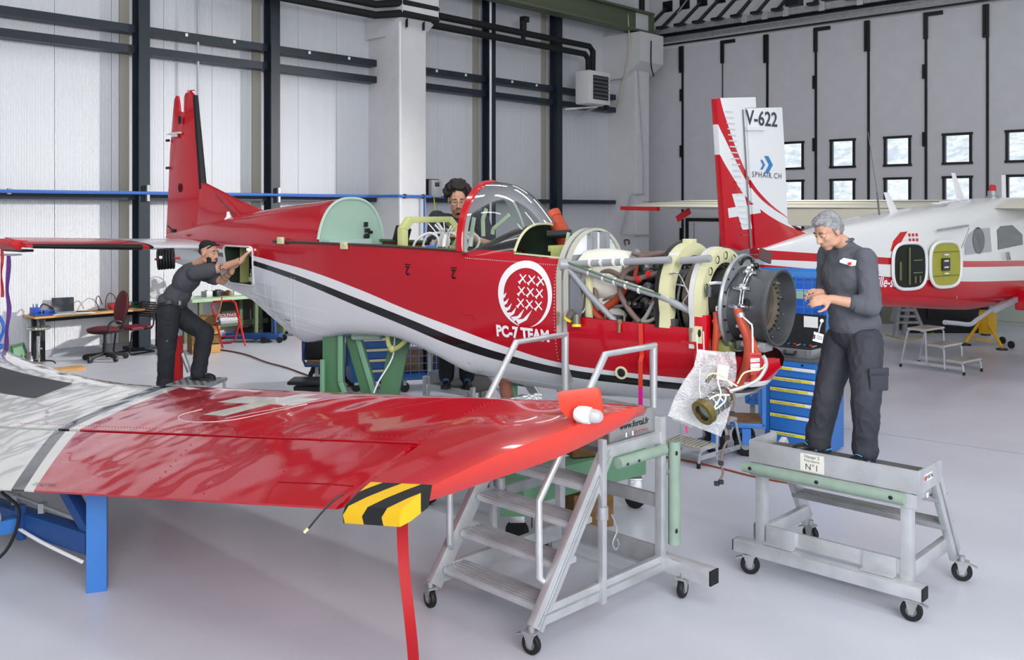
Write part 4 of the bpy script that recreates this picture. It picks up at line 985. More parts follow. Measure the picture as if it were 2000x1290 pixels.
# ================================================================== detached wing in the foreground
TE1, TE2 = G(35, 955, .70), G(670, 990, 1.10)
LT1, LT2 = G(330, 757, 1.05), G(1090, 785, 1.47)
def WS(k, c, low=False, e=0.0):
    """wing surface: k spanwise (0..1 along the aileron), c chordwise from trailing (0) to leading edge (1)"""
    te = TE1+(TE2-TE1)*k; tp = LT1+(LT2-LT1)*((k+.228)/1.398); s = c/.8; p = te+(tp-te)*s
    z = lerp(te.z, tp.z, min(s, 1))+.05*4*s*(1-s) if s <= 1 else tp.z-.13*((c-.8)/.2)**2
    if k < -.45: z += .23*((-.45-k)/.92)**1.7*min(1, c/.8)
    if low: z -= .012+.15*math.sin(math.pi*min(1, c*.97))**.8*(1-c**6)
    p.z = z+e; return p
def pix(p): return (CXP+FP*p.x/p.y, HYP+FP*(EYE-p.z)/p.y)
def kc_of(px, py):
    k, c = .4, .4
    for _ in range(40):
        a = pix(WS(k, c)); d = 1e-4; b = pix(WS(k+d, c)); g = pix(WS(k, c+d))
        j = ((b[0]-a[0])/d, (g[0]-a[0])/d, (b[1]-a[1])/d, (g[1]-a[1])/d); det = j[0]*j[3]-j[1]*j[2]
        ex, ey = px-a[0], py-a[1]; k += .6*(ex*j[3]-ey*j[1])/det; c += .6*(j[0]*ey-j[2]*ex)/det; c = max(0, min(.79, c))
    return k, c
CH = .36
WG = thing('aircraft_wing', 'red and white detached aeroplane wing resting on the blue stand in front', 'wing', TE1*.5+TE2*.5-V((0, 0, .9)))
def surf(name, ks, cs, m, parent=WG, closed_low=True, kmap=None, dz=0.0, solid=True):
    """closed slab between upper and lower wing surface with the (k, c) pair as uv"""
    b = MB(); uv = []; kf = kmap or (lambda k, c: k)
    nk = len(ks)
    loop = [(c, False) for c in cs]+[(c, True) for c in reversed(cs)]
    rows = [[WS(kf(k, c), c, lo)+V((0, 0, dz)) for c, lo in loop] for k in ks]
    b.loft(rows, True, caps=True)
    kcs = [(kf(k, c), c) for k in ks for c, lo in loop]
    me = b.mesh(name, fixn=True)
    l = me.uv_layers.new(name='kc')
    for poly in me.polygons:
        for li in poly.loop_indices: l.data[li].uv = kcs[me.loops[li].vertex_index]
    return link(name, me, m, parent, True, angle=50)
m_w = mat('wing paint', 'B80A1C', .13, coat=.7)
nt = NT(m_w); uvn = nt.n('ShaderNodeUVMap'); uvn.uv_map = 'kc'; sq = nt.n('ShaderNodeSeparateXYZ'); m_w.node_tree.links.new(uvn.outputs[0], sq.inputs[0]); K, C = sq.outputs[0], sq.outputs[1]
def kcurve(pts): q = sorted((c, k) for k, c in pts); q = [(-.01, q[0][1]-(q[1][1]-q[0][1])/(q[1][0]-q[0][0])*(q[0][0]+.01))]+q+[(1.0, q[-1][1]+(q[-1][1]-q[-2][1])/(q[-1][0]-q[-2][0])*(1-q[-1][0]))]; return nt.curve(C, q, True)
kb0 = kcurve([kc_of(18, 957), kc_of(105, 842), kc_of(225, 786)]); kb1 = kcurve([kc_of(45, 957), kc_of(128, 842), kc_of(250, 786)]); kw1 = kcurve([kc_of(66, 957), kc_of(150, 842), kc_of(275, 786)])
redw, whw, blw = hexc('B30B1D'), hexc('DAD9D2'), hexc('17181B')
f = nt.mix(nt.lt(K, kw1), redw, whw); f = nt.mix(nt.lt(K, kb1), f, blw); f = nt.mix(nt.lt(K, kb0), f, whw)
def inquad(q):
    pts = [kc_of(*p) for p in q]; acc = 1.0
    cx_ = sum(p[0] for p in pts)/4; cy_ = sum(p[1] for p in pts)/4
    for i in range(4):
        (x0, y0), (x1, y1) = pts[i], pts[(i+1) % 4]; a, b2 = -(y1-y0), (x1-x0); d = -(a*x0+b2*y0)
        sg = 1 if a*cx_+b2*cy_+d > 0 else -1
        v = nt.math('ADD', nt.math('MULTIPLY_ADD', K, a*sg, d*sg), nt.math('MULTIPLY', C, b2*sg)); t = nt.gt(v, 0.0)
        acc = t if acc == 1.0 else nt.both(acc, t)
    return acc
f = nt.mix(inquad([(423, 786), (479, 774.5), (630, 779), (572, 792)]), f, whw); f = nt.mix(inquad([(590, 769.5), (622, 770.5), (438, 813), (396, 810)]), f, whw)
nt.color(f)
_tc = nt.n('ShaderNodeTexCoord'); _n = nt.n('ShaderNodeTexNoise'); _n.inputs['Scale'].default_value = 2.6; _n.inputs['Detail'].default_value = 1
m_w.node_tree.links.new(_tc.outputs['Object'], _n.inputs['Vector'])
_b = nt.n('ShaderNodeBump'); _b.inputs['Strength'].default_value = .5; _b.inputs['Distance'].default_value = .035
m_w.node_tree.links.new(_n.outputs['Fac'], _b.inputs['Height']); m_w.node_tree.links.new(_b.outputs[0], nt.b.inputs['Normal'])
m_w.node_tree.links.new(_b.outputs[0], nt.b.inputs['Coat Normal'])
K1 = lambda c: 1.0+.02*c                                   # joint between panel and tip
KT = lambda c: interp(c, [0, .1, .3, .55, .8, .9, 1.0], [1.115, 1.125, 1.19, 1.28, 1.345, 1.345, 1.25])
csW = [CH+.012+(1-CH-.012)*i/26 for i in range(27)]
surf('wing_panel', [-1.8+2.8*i/56 for i in range(57)], csW, m_w, kmap=lambda k, c: min(k, 1)*1.0+.02*c*(k > .99))
ail = surf('aileron', [-1.8+2.785*i/56 for i in range(57)], [CH*i/12 for i in range(13)], m_w, dz=-.006)
csT = [i/30 for i in range(31)]
# tip: upper skin swells over a down-curved edge
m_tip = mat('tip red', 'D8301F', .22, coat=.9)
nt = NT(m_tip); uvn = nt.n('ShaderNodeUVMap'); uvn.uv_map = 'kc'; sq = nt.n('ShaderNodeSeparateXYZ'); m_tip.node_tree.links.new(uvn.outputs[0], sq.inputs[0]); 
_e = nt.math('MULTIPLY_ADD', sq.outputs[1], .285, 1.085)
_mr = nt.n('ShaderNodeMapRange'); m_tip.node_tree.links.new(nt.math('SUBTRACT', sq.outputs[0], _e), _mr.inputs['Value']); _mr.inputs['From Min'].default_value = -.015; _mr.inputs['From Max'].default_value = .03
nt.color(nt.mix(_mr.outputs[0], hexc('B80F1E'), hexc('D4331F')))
b = MB(); rows = []; kcs = []
for i in range(15):
    row = []
    for c in csT:
        k0, k1 = K1(c)+.001, KT(c)
        if i <= 9:
            t = i/9; k = lerp(k0, k1, t); p = WS(k, c); p.z -= .05*max(0, t-.45)**2
        else:
            t = (i-9)/5; k = lerp(k1, k1-.022*math.sin(math.pi*min(1, c*1.02))**.7, t**1.6); p = WS(lerp(k1, k1+.004, t), c); q = WS(k, c, False)
            dz = .013+.155*math.sin(math.pi*min(1, c*.97))**.8*(1-c**6)
            p = V((q.x, q.y, WS(k1, c).z-.015-dz*t**.9))
        row.append(p); kcs.append((k, c))
    rows.append(row)
b.loft(rows); me = b.mesh('wing_tip', fixn=True); l = me.uv_layers.new(name='kc')
for poly in me.polygons:
    for li in poly.loop_indices: l.data[li].uv = kcs[me.loops[li].vertex_index]
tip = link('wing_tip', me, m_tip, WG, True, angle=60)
# dark gap between aileron and panel, rivets
rv = MB()
for i in range(110):
    k = -.55+1.52*i/109; rv.ball(WS(k, CH+.04, e=.001), .004, 6, 4)
for kk in (.45, .62, .80):
    for j in range(9): rv.ball(WS(kk-.10*j/9, .03+.30*j/9, e=-.004), .0045, 6, 4)
for j in range(34): rv.ball(WS(K1(j/34)-.01, .02+.78*j/34, e=.001), .004, 6, 4)
rv.obj('rivets', mat('rivet red', 'A80C1C', .3), WG, True, kind='stuff')
text_on('aileron_lettering', 'DO NOT PUSH', .042, lambda u, v: WS(.075+(u*.94+v*.3)/3.0, .028+(v)/2.2, e=.001), M_blackP, WG, True)
seg = [kc_of(*p) for p in ((505, 992), (530, 955), (545, 940), (640, 944), (690, 948))]
MB().tube([WS(k, c, e=-.004) for k, c in seg], .003, 5).obj('skin_seam', m_rs, WG, True)
for pth, mm in ((((440, 818), (560, 795), (700, 769)), m_seam), (((395, 800), (352, 812), (356, 822), (400, 825), (470, 818), (600, 790)), mat('pale seam', 'E8D4D4', .4)), (((600, 832), (760, 800), (900, 772)), m_rs), (((20, 832), (130, 800), (250, 772)), mat('pale seam'))):
    MB().tube([WS(*kc_of(*p), e=.0005) for p in pth], .0035, 5, sm=5).obj('skin_seam', mm, WG, True)
# striped marker tape round the rear corner of the tip
m_tape = mat('hazard tape', 'E4B513', .55)
nt = NT(m_tape); uvn = nt.n('ShaderNodeUVMap'); uvn.uv_map = 'kc'; sq = nt.n('ShaderNodeSeparateXYZ'); m_tape.node_tree.links.new(uvn.outputs[0], sq.inputs[0])
d_ = nt.math('MULTIPLY_ADD', sq.outputs[1], -.55, nt.math('SUBTRACT', sq.outputs[0], .97)); fr = nt.math('FRACT', nt.math('MULTIPLY', d_, 1/.085))
nt.color(nt.mix(nt.lt(fr, .5), hexc('E2B314'), hexc('1B1B1C')))
rows = []; kcs = []
for i in range(13):
    t = i/12; row = []
    for j, (c, dz) in enumerate([(.115, .008), (.08, .010), (.04, .010), (.0, .004), (-.012, -.03), (-.008, -.075), (.03, -.09), (.1, -.09)]):
        k = lerp(1.005, 1.128+.12*max(0, c), t); p = WS(k, max(0, c)); q = WS(k, .1)
        if c < 0: p = p+(p-q)*(-c/.1)
        p.z += dz; row.append(p); kcs.append((k, c))
    rows.append(row)
b = MB().loft(rows, True, caps=True); me = b.mesh('tape', fixn=True); l = me.uv_layers.new(name='kc')
for poly in me.polygons:
    for li in poly.loop_indices: l.data[li].uv = kcs[me.loops[li].vertex_index]
link('hazard_tape', me, m_tape, WG, True, angle=35)
# streamer
st = thing('streamer_ribbon', 'long red warning ribbon hanging from the yellow and black taped wing corner', 'ribbon', P(790, 1290, 4.75))
rows = []
for i in range(25):
    t = i/24; py = lerp(978, 1290, t); px = 787+18*t**1.5-3*math.sin(t*5); d = 4.74+.02*math.sin(t*7)
    rows.append([P(px-11, py, d), P(px+11, py+(6 if i == 24 else 0), d-.02*math.cos(t*6))])
MB().loft(rows).obj('ribbon', mat('ribbon red', 'A80710', .5), st, True, solid=.002)
MB().bar(P(776, 976, 4.745), P(800, 976, 4.74), .01, .012).obj('fold', mat('ribbon red'), st, True)
# navigation light with its shield plate
pl_ = [(1088, 768), (1100, 764), (1165, 757), (1172, 762), (1178, 797), (1178, 812), (1130, 826), (1106, 815), (1093, 800)]
f0 = lambda x, y: P(x, y, 5.10+.0005*(x-1088)); f1 = lambda x, y: P(x, y, 5.10+.0005*(x-1088))+V((.004, .012, 0))
MB().prism(pl_, f0, f1).obj('light_shield', mat('shield red', 'D43A22', .35), WG, True, fixn=True, bevel=.003)
c = P(1150, 812, 5.055); ax = V((.75, -.35, -.02)).normalized()
MB().lathe([(-.06, .03), (-.04, .045), (.0, .048), (.03, .045), (.035, .03)], c-ax*.02, ax, 24, caps=True).obj('lamp_base', M_white, WG, True)
MB().lathe([(.0, .038), (.03, .038), (.05, .032), (.066, .018), (.07, .0)], c+ax*.012, ax, 24).obj('lamp_lens', mat('clear lens', 'EDEFF2', .05, trans=.6), WG, True)
MB().lathe([(.0, .014), (.03, .014), (.035, .0)], c+ax*.02, ax, 12).obj('lamp_bulb', mat('bulb', 'F6F4EE', .3), WG, True)
# static wick
MB().tube([P(672, 966, 4.78), P(655, 975, 4.76), P(630, 1000, 4.74), P(600, 1036, 4.72)], .005, 6, sm=4).obj('static_wick', M_blackP, WG, True)
MB().tube([P(602, 1033, 4.72), P(594, 1041, 4.715)], .008, 8).obj('wick_tip', M_cream, WG, True)
# dark non-slip walkway near the root
rows = [[WS(k, c, e=.004) for c in (.60, .64, .68, .72, .76)] for k in [-1.8+1.05*i/20 for i in range(21)]]
MB().loft(rows).obj('walkway', mat('walkway grit', '55575C', .9, bump=.4, scale=200), WG, True, solid=.003)
# ------------------------------------------------------------------ blue stand under the wing
BS = thing('wing_stand', 'blue steel frame stand carrying the detached wing', 'stand', G(190, 1150))
B0 = G(190, 1150); sdir = V((-.837, .548, 0)); cdir = V((.545, .838, 0)).normalized()
rotS = Matrix.Rotation(math.atan2(sdir.y, sdir.x), 3, 'Z')
MB().box(B0+V((0, 0, .36)), (.13, .15, .72), Matrix.Rotation(R(20), 3, 'Z')).obj('post', M_blue, BS, True, bevel=.006)
MB().bar(B0+sdir*.05+V((0, 0, .31)), B0+sdir*2.6+V((0, 0, .31)), .12, .15).obj('beam', M_blueD, BS, True, bevel=.006)
MB().bar(B0+sdir*.06+V((0, 0, .37)), B0+sdir*.40+V((0, 0, .66)), .09, .08).obj('brace', M_blueD, BS, True, bevel=.005)
MB().tube([B0+sdir*.15+V((.0, -.02, .44)), B0+sdir*1.5+V((0, -.02, .5))], .016).obj('grey_tube', M_aluD, BS, True)
for t in (.65, 1.0): MB().box(B0+sdir*t+V((0, -.02, .45)), (.04, .06, .07)).obj('tube_clamp', M_aluD, BS, True)
MB().tube([B0+sdir*.1+V((0, -.1, .20)), B0+sdir*.6+V((0, -.1, .24)), B0+sdir*1.1+V((0, -.08, .30))], .013, sm=4).obj('grey_hose', M_paper, BS, True)
A0 = B0+sdir*.9-cdir*.02
MB().bar(A0+V((0, 0, .30)), A0-cdir*.9+sdir*.2+V((0, 0, .30)), .1, .1).obj('outrigger', M_blue, BS, True, bevel=.005)
MB().box(A0+V((.02, -.06, .32)), (.07, .05, .26), rotS).obj('pivot_plate', M_blueD, BS, True, bevel=.01)
MB().cyl(A0+V((-.15, -.2, .38)), A0+V((-.1, -.14, .38)), .05).obj('clamp_knob', M_aluD, BS, True)
MB().tube([A0+V((-.1, -.1, .55)), A0+V((.05, -.14, .42)), A0+V((-.02, -.2, .15)), A0+V((-.25, -.3, .0))], .012, sm=6).obj('black_cable', M_blackP, BS, True)
MB().box(B0+sdir*2.5+V((0, 0, .30)), (.13, .15, .60), Matrix.Rotation(R(20), 3, 'Z')).obj('post', M_blue, BS, True, bevel=.006)
# ================================================================== aluminium steps on castors
def caster(x, y, parent, r=.062, zt=.15, swivel=0.0, brake=True):
    rot = Matrix.Rotation(swivel, 3, 'Z'); o = V((x, y, 0)); T = lambda p: o+rot @ V(p)
    w = MB(); w.lathe([(-.018, r*.55), (-.018, r*.9), (-.01, r), (.01, r), (.018, r*.9), (.018, r*.55)], o+V((0, 0, r)), rot @ V((0, 1, 0)), 24, caps=True)
    wo = w.obj('caster_wheel', M_black, parent)
    MB().lathe([(-.02, r*.5), (-.012, r*.52), (.012, r*.52), (.02, r*.5)], o+V((0, 0, r)), rot @ V((0, 1, 0)), 18, caps=True).obj('hub', mat('hub grey', '7D7F83', .4, .6), wo)
    f = MB()
    for s in (-1, 1):
        f.add([T((-.035, s*.026, zt-.012)), T((.045, s*.026, zt-.012)), T((.012, s*.026, r-.02)), T((-.014, s*.026, r-.02)),
               T((-.035, s*.023, zt-.012)), T((.045, s*.023, zt-.012)), T((.012, s*.023, r-.02)), T((-.014, s*.023, r-.02))],
              [(0, 1, 2, 3), (7, 6, 5, 4), (0, 4, 5, 1), (1, 5, 6, 2), (2, 6, 7, 3), (3, 7, 4, 0)])
    f.box(T((.005, 0, zt-.01)), (.09, .07, .012), rot); f.cyl(o+V((0, 0, zt-.01)), o+V((0, 0, zt+.03)), .022)
    f.cyl(T((0, -.03, r)), T((0, .03, r)), .009)
    fo = f.obj('caster_fork', M_aluD, parent)
    if brake: MB().box(T((.07, 0, zt-.03)), (.06, .04, .008), rot @ Matrix.Rotation(R(20), 3, 'Y')).obj('brake_pedal', M_aluD, fo)
def tread(parent, x, z, y0, y1, d=.2, m=M_alu):
    b = MB(); b.box((x, (y0+y1)/2, z-.02), (d, y1-y0, .035)); t = b.obj('tread', m, parent, bevel=.004)
    for k in range(6): MB().box((x-d*.42+k*d*.168, (y0+y1)/2, z+.0005), (d*.07, y1-y0, .008)).obj('tread_rib', m, t, smooth=False)
    return t
# --- tall step in front of the fuselage
LD = thing('rolling_ladder', 'tall aluminium rolling steps with handrails half hidden behind the wing tip', 'step ladder', (.135, 5.51, 0), R(45))
Wd = .92
for y in (0, Wd):
    MB().bar((.0, y, .14), (.66, y, 1.06), .05, .11, up=(0, 0, 1)).obj('stringer', M_alu, LD, bevel=.004)
    s = -1 if y == 0 else 1
    for k in (-.02, .02): MB().bar((.0, y+s*.027, .14+k), (.66, y+s*.027, 1.06+k), .006, .008).obj('stringer_groove', M_aluD, LD)
    MB().bar((.05, y, .20), (1.26, y, .20), .045, .11).obj('base_rail', M_alu, LD, bevel=.004)
    MB().bar((.05, y-.024 if y == 0 else y+.024, .205), (1.24, y-.024 if y == 0 else y+.024, .205), .004, .012).obj('rail_groove', M_aluD, LD)
    MB().bar((.578, y-.035*(1 if y == 0 else -1), .13), (.578, y-.035*(1 if y == 0 else -1), 1.16), .042, .042, up=(1, 0, 0)).obj('leg_post', M_alu, LD, bevel=.004)
    MB().bar((1.24, y, .16), (1.24, y, 1.20), .055, .055, up=(1, 0, 0)).obj('rear_post', M_alu, LD, bevel=.004)
    MB().bar((.60, y, 1.06), (1.24, y, 1.06), .045, .075).obj('deck_rail', M_alu, LD, bevel=.004)
    MB().bar((.66, y, .62), (1.24, y, .62), .03, .07).obj('mid_rail', M_aluD, LD, bevel=.004) if y else None
    yy = y+(.055 if y == 0 else -.055)
    MB().tube([(.13, yy-.03*(1 if y == 0 else -1), .36), (.095, yy, .40), (.09, yy, .86), (.716, yy, 1.67), (1.235, yy, 1.675), (1.24, yy, 1.08)], .022, 12).obj('handrail', M_alu, LD)
    MB().cyl((.578, y-.035, .66), (.578, y-.035, .74), .038).obj('post_clamp', M_aluD, LD)
for k, z in enumerate((.245, .455, .665, .865)): tread(LD, .02+(z-.14)/.92*.66+.06, z, .03, Wd-.03)
MB().bar((1.24, 0, .62), (1.24, Wd, .62), .03, .09).obj('rear_rail', M_aluD, LD, bevel=.004)
MB().bar((1.24, 0, .24), (1.24, Wd, .24), .03, .14).obj('rear_kick', M_aluD, LD, bevel=.004)
MB().box((.93, Wd/2, 1.075), (.62, Wd-.04, .03)).obj('deck', mat('grip deck', '5C5A57', .8, bump=.3, scale=120), LD)
tb = MB().box((.99, .06, 1.17), (.46, .012, .17)).obj('toe_board', M_aluD, LD, smooth=False)
MB().box((1.22, Wd/2, 1.17), (.012, Wd-.04, .17)).obj('toe_board', M_aluD, LD, smooth=False)
text_on('maker_lettering', 'www.fortal.fr', .058, lambda u, v: V((1.02+u, .052, 1.175+v)), M_blackP, LD, bold=.0015)
text_on('maker_lettering', 'Made in France', .028, lambda u, v: V((1.08+u, .052, 1.12+v)), mat('red print', 'B03030', .5), LD)
for x in (.93, 1.0): MB().box((x, .051, 1.115), (.014, .002, .03)).obj('sticker', M_paper, LD, smooth=False)
m_bump = mat('grey green bumper', '8FA394', .6, bump=.1, scale=40, var=.1, vscale=10)
MB().tube([(.72, -.045, .985), (1.22, -.045, .985)], .036, 12).obj('bumper', m_bump, LD)
MB().tube([(1.33, -.05, .32), (1.33, -.05, 1.02)], .042, 12).obj('bumper', m_bump, LD)
for z in (.42, .95): MB().ball((1.305, -.088, z), (.012, .006, .016)).obj('bumper_hole', M_blackP, LD)
for x in (.78, .9): MB().ball((x, -.078, .975), (.014, .006, .01)).obj('bumper_hole', M_blackP, LD)
MB().tube([(1.27, -.03, .8), (1.32, -.03, .86), (1.33, -.03, 1.0)], .006, sm=4).obj('wire_loop', M_steel, LD)
st_ = MB().box((1.30, .42, .19), (.10, 1.6, .10)).obj('stabiliser', M_alu, LD, bevel=.004)
for y in (-.385, 1.225): MB().box((1.30, y, .19), (.096, .012, .096)).obj('end_cap', M_black, st_)
MB().tube([(.60, -.09, .70), (.63, -.11, .60), (.60, -.1, .52), (.63, -.1, .47), (.66, -.1, .50), (.64, -.1, .54)], .005, 6, sm=4).obj('spring_clip', M_steel, LD)
for x, y, a in ((-.03, 0, R(100)), (-.03, Wd, R(80)), (1.27, -.16, R(10)), (1.27, 1.08, R(-160))): caster(x, y, LD, swivel=a, zt=.14)
# --- low platform the right-hand mechanic stands on
PT = thing('work_platform', 'low aluminium work platform on castors under the grey-haired mechanic', 'platform', (1.69, 6.72, 0), R(-43))
L = 1.15; DZ = .86
MB().bar((-.1, .02, .185), (L+.07, .02, .185), .10, .085).obj('front_bar', M_alu, PT, bevel=.004)
for x in (-.105, L+.075): MB().box((x, .02, .185), (.01, .09, .075)).obj('end_cap', M_black, PT)
MB().box((L/2, .10, .29), (L-.1, .03, .1)).obj('front_rail', M_alu, PT, bevel=.003)
for x in (.22, .92): MB().box((x, .075, .29), (.22, .03, .12)).box((x, .06, .235), (.22, .09, .012)).obj('joint_plate', M_alu, PT, bevel=.003)
for x in (.06, L-.06):
    MB().bar((x, .10, .22), (x, .10, DZ-.06), .07, .07, up=(1, 0, 0)).obj('front_post', M_alu, PT, bevel=.004)
    MB().bar((x, .08, .27), (x, .80, .27), .045, .1).obj('side_rail', M_alu, PT, bevel=.004)
    s = 1 if x > .5 else -1
    MB().bar((x+.035*s, .46, DZ), (x+.035*s, .90, .17), .045, .12).obj('stringer', M_alu, PT, bevel=.004)
    MB().bar((x+.061*s, .46, DZ), (x+.061*s, .90, .17), .004, .015).obj('stringer_groove', M_aluD, PT)
    MB().bar((x, .10, DZ-.11), (x, .46, DZ-.11), .05, .1).obj('deck_side', M_alu, PT, bevel=.004)
for x in (.0, L-.04): MB().box((x, .12, .27), (.012, .1, .14)).obj('corner_plate', M_alu, PT, bevel=.002)
MB().box((L/2, .27, DZ-.02), (L, .40, .04)).obj('deck', mat('grip deck'), PT)
MB().box((L/2, .062, DZ+.005), (L+.04, .012, .15)).obj('toe_board', M_alu, PT, smooth=False)
MB().box((L/2, .066, DZ-.12), (L+.02, .03, .09)).obj('deck_edge', M_alu, PT, bevel=.003)
sb = MB(); sb.prism([(.07, DZ-.07), (.47, DZ-.07), (.47, DZ+.06), (.45, DZ+.08), (.07, DZ+.08)], lambda y, z: V((L+.015, y, z)), lambda y, z: V((L+.027, y, z)))
sb.obj('toe_board', M_alu, PT, fixn=True, smooth=False)
sb = MB(); sb.prism([(.07, DZ-.07), (.47, DZ-.07), (.47, DZ+.06), (.45, DZ+.08), (.07, DZ+.08)], lambda y, z: V((-.027, y, z)), lambda y, z: V((-.015, y, z)))
sb.obj('toe_board', M_alu, PT, fixn=True, smooth=False)
MB().tube([(-.05, .03, DZ-.11), (L-.05, .03, DZ-.11)], .038, 14).obj('bumper', m_bump, PT)
for x in (.02, .52, 1.02): MB().ball((x, -.006, DZ-.105), (.016, .006, .013)).obj('bumper_hole', M_blackP, PT)
MB().box((.46, .055, DZ), (.17, .003, .12)).obj('number_label', mat('label cream', 'E6E4D8', .6), PT, smooth=False)
m_ink = mat('label ink', '3A3A3C', .6)
for tx, sz, dz in (('Hangar 2', .03, .042), ('Polyvalente', .024, .014), ('N\u00b01', .06, -.03)):
    text_on('label_lettering', tx, sz, lambda u, v: V((.46+u, .0525, DZ+dz+v)), m_ink, PT)
MB().box((L+.029, .22, DZ+.015), (.002, .13, .045)).obj('maker_plate', M_paper, PT, smooth=False)
text_on('maker_lettering', 'FORTAL', .033, lambda u, v: V((L+.031, .235+u, DZ+.015+v)), M_blackP, PT, bold=.001)
MB().ball((L+.031, .165, DZ+.013), (.002, .014, .018)).obj('maker_mark', M_redM, PT)
MB().box((L+.029, .2, DZ-.10), (.003, .03, .03)).obj('sticker', M_paper, PT, smooth=False)
for z, y in ((.64, .61), (.42, .745)): 
    b = MB().box((L/2, y, z), (L-.02, .17, .035)).obj('tread', M_aluD, PT, bevel=.004)
    for k in range(5): MB().box((L/2, y-.065+k*.032, z+.02), (L-.04, .012, .006)).obj('tread_rib', M_aluD, b, smooth=False)
for x, y, a in ((.02, .0, R(200)), (L-.0, .0, R(10)), (L+.02, .90, R(20)), (.05, .90, R(170))): caster(x, y, PT, r=.068, zt=.145, swivel=a)
# ================================================================== people
m_skin = mat('skin', 'C99A80', .5, bump=.05, scale=90, var=.06, vscale=18, spec=.4)
def capsule(b, p0, r0, p1, r1, n=16):
    p0, p1 = V(p0), V(p1); d = (p1-p0)
    if d.length < 1e-5: b.ball(p0, r0); return
    u = d.normalized(); pr = []
    for k in range(4): a = R(90-k*22.5); pr.append((p0-u*(r0*math.sin(a)), max(1e-4, r0*math.cos(a))))
    pr += [(p0, r0), (p1, r1)]
    for k in range(1, 5): a = R(k*22.5); pr.append((p1+u*(r1*math.sin(a)), max(1e-4, r1*math.cos(a))))
    b.rings(pr, u, n, True)
def chain(b, pts, rs):
    for i in range(len(pts)-1): capsule(b, pts[i], rs[i], pts[i+1], rs[i+1])
def basis(f, up):
    f = V(f).normalized(); u = V(up); u = (u-f*u.dot(f)).normalized(); s = u.cross(f)
    return Matrix((f, s, u)).transposed()          # columns: forward, left, up
def blob(name, b, m, parent, voxel=.01, it=4, amp=0.0, freq=9.0, kind=None, stretch=(1, 1, 1), sharp=0.0):
    me = b.mesh(name); o = bpy.data.objects.new('tmp', me); COL.objects.link(o)
    r = o.modifiers.new('r', 'REMESH'); r.mode = 'VOXEL'; r.voxel_size = voxel
    s = o.modifiers.new('s', 'SMOOTH'); s.factor = .5; s.iterations = it
    bpy.context.view_layer.update()
    m2 = bpy.data.meshes.new_from_object(o.evaluated_get(bpy.context.evaluated_depsgraph_get())); bpy.data.objects.remove(o)
    if amp:
        st = V(stretch); nn = [v.normal.copy() for v in m2.vertices]
        for v, q in zip(m2.vertices, nn):
            c = v.co; k = V((c.x*st.x, c.y*st.y, c.z*st.z))*freq
            a = mnoise.noise(k); a2 = 1-abs(mnoise.noise(k*1.7+V((5, 3, 1))))*2
            v.co = c+q*(amp*(a+.7*a2*abs(a2)))
    m2.name = name
    return link(name, m2, m, parent, True, angle=180)
def hand(b, w, d, nrm, curl=.5, side=1, spread=1.0, s=1.0):
    """w wrist, d hand direction, nrm palm normal, side: +1 thumb on d x nrm side"""
    d = V(d).normalized(); nrm = V(nrm); nrm = (nrm-d*nrm.dot(d)).normalized(); l = d.cross(nrm)*side
    rot = Matrix((d, l, nrm)).transposed()
    b.ball(V(w)+d*.05*s, V((.052, .040, .019))*s, 14, 10, rot)
    capsule(b, V(w)-d*.03, .026*s, V(w)+d*.03*s, .027*s)
    for k, (o, ln) in enumerate(((.030, .070), (.010, .080), (-.010, .075), (-.029, .060))):
        p = V(w)+d*(.088-.006*abs(k-1.2))*s+l*o*s; cu = curl*(1+.12*k); q = [p]; dirn = d+l*(o*2.2*(spread-1)+o*1.2)
        for j, f_ in enumerate((.45, .32, .25)):
            a = cu*(j+.7)*.75; dd = (dirn*math.cos(a)+nrm*math.sin(a)).normalized(); q.append(q[-1]+dd*ln*f_*s)
        chain(b, q, [.0092*s, .0088*s, .008*s, .0072*s])
    p = V(w)+d*.028*s+l*.030*s; q = [p, p+(d*.5+l*.75+nrm*.35).normalized()*.04*s]; q.append(q[-1]+(d*.85+l*.30+nrm*.45*curl*1.6).normalized()*.032*s); q.append(q[-1]+(d*.95+nrm*.5*curl).normalized()*.024*s)
    chain(b, q, [.015*s, .0115*s, .010*s, .008*s])
def head_prims(b, c, B, nk, fat=1.0):
    """c centre, B basis (forward, left, up)"""
    T = lambda x, y, z: V(c)+B @ V((x, y, z))
    E = lambda x, y, z, rx, ry, rz: b.ball(T(x, y, z), V((rx, ry, rz)), 18, 14, B)
    E(-.012, 0, .030, .098, .076, .092); E(.028, 0, -.045, .068, .058*fat, .076); E(.055, 0, -.104, .032, .03*fat, .024)
    E(.052, 0, -.06, .046, .046*fat, .05)
    for s in (-1, 1):
        E(.052, s*.034*fat, -.028, .034, .026, .03); E(-.012, s*.078, -.012, .021, .009, .033); E(-.004, s*.082, -.03, .01, .006, .014)
        E(.074, s*.030, .022, .022, .026, .011)
        E(.01, s*.046, -.08, .05, .02*fat, .03)
    capsule(b, T(.092, 0, .012), .010, T(.113, 0, -.034), .0135); E(.103, .011, -.038, .011, .008, .009); E(.103, -.011, -.038, .011, .008, .009)
    E(.088, 0, -.068, .014, .026, .008); E(.086, 0, -.082, .013, .022, .009)
    capsule(b, T(-.02, 0, -.07), .055, nk, .058)
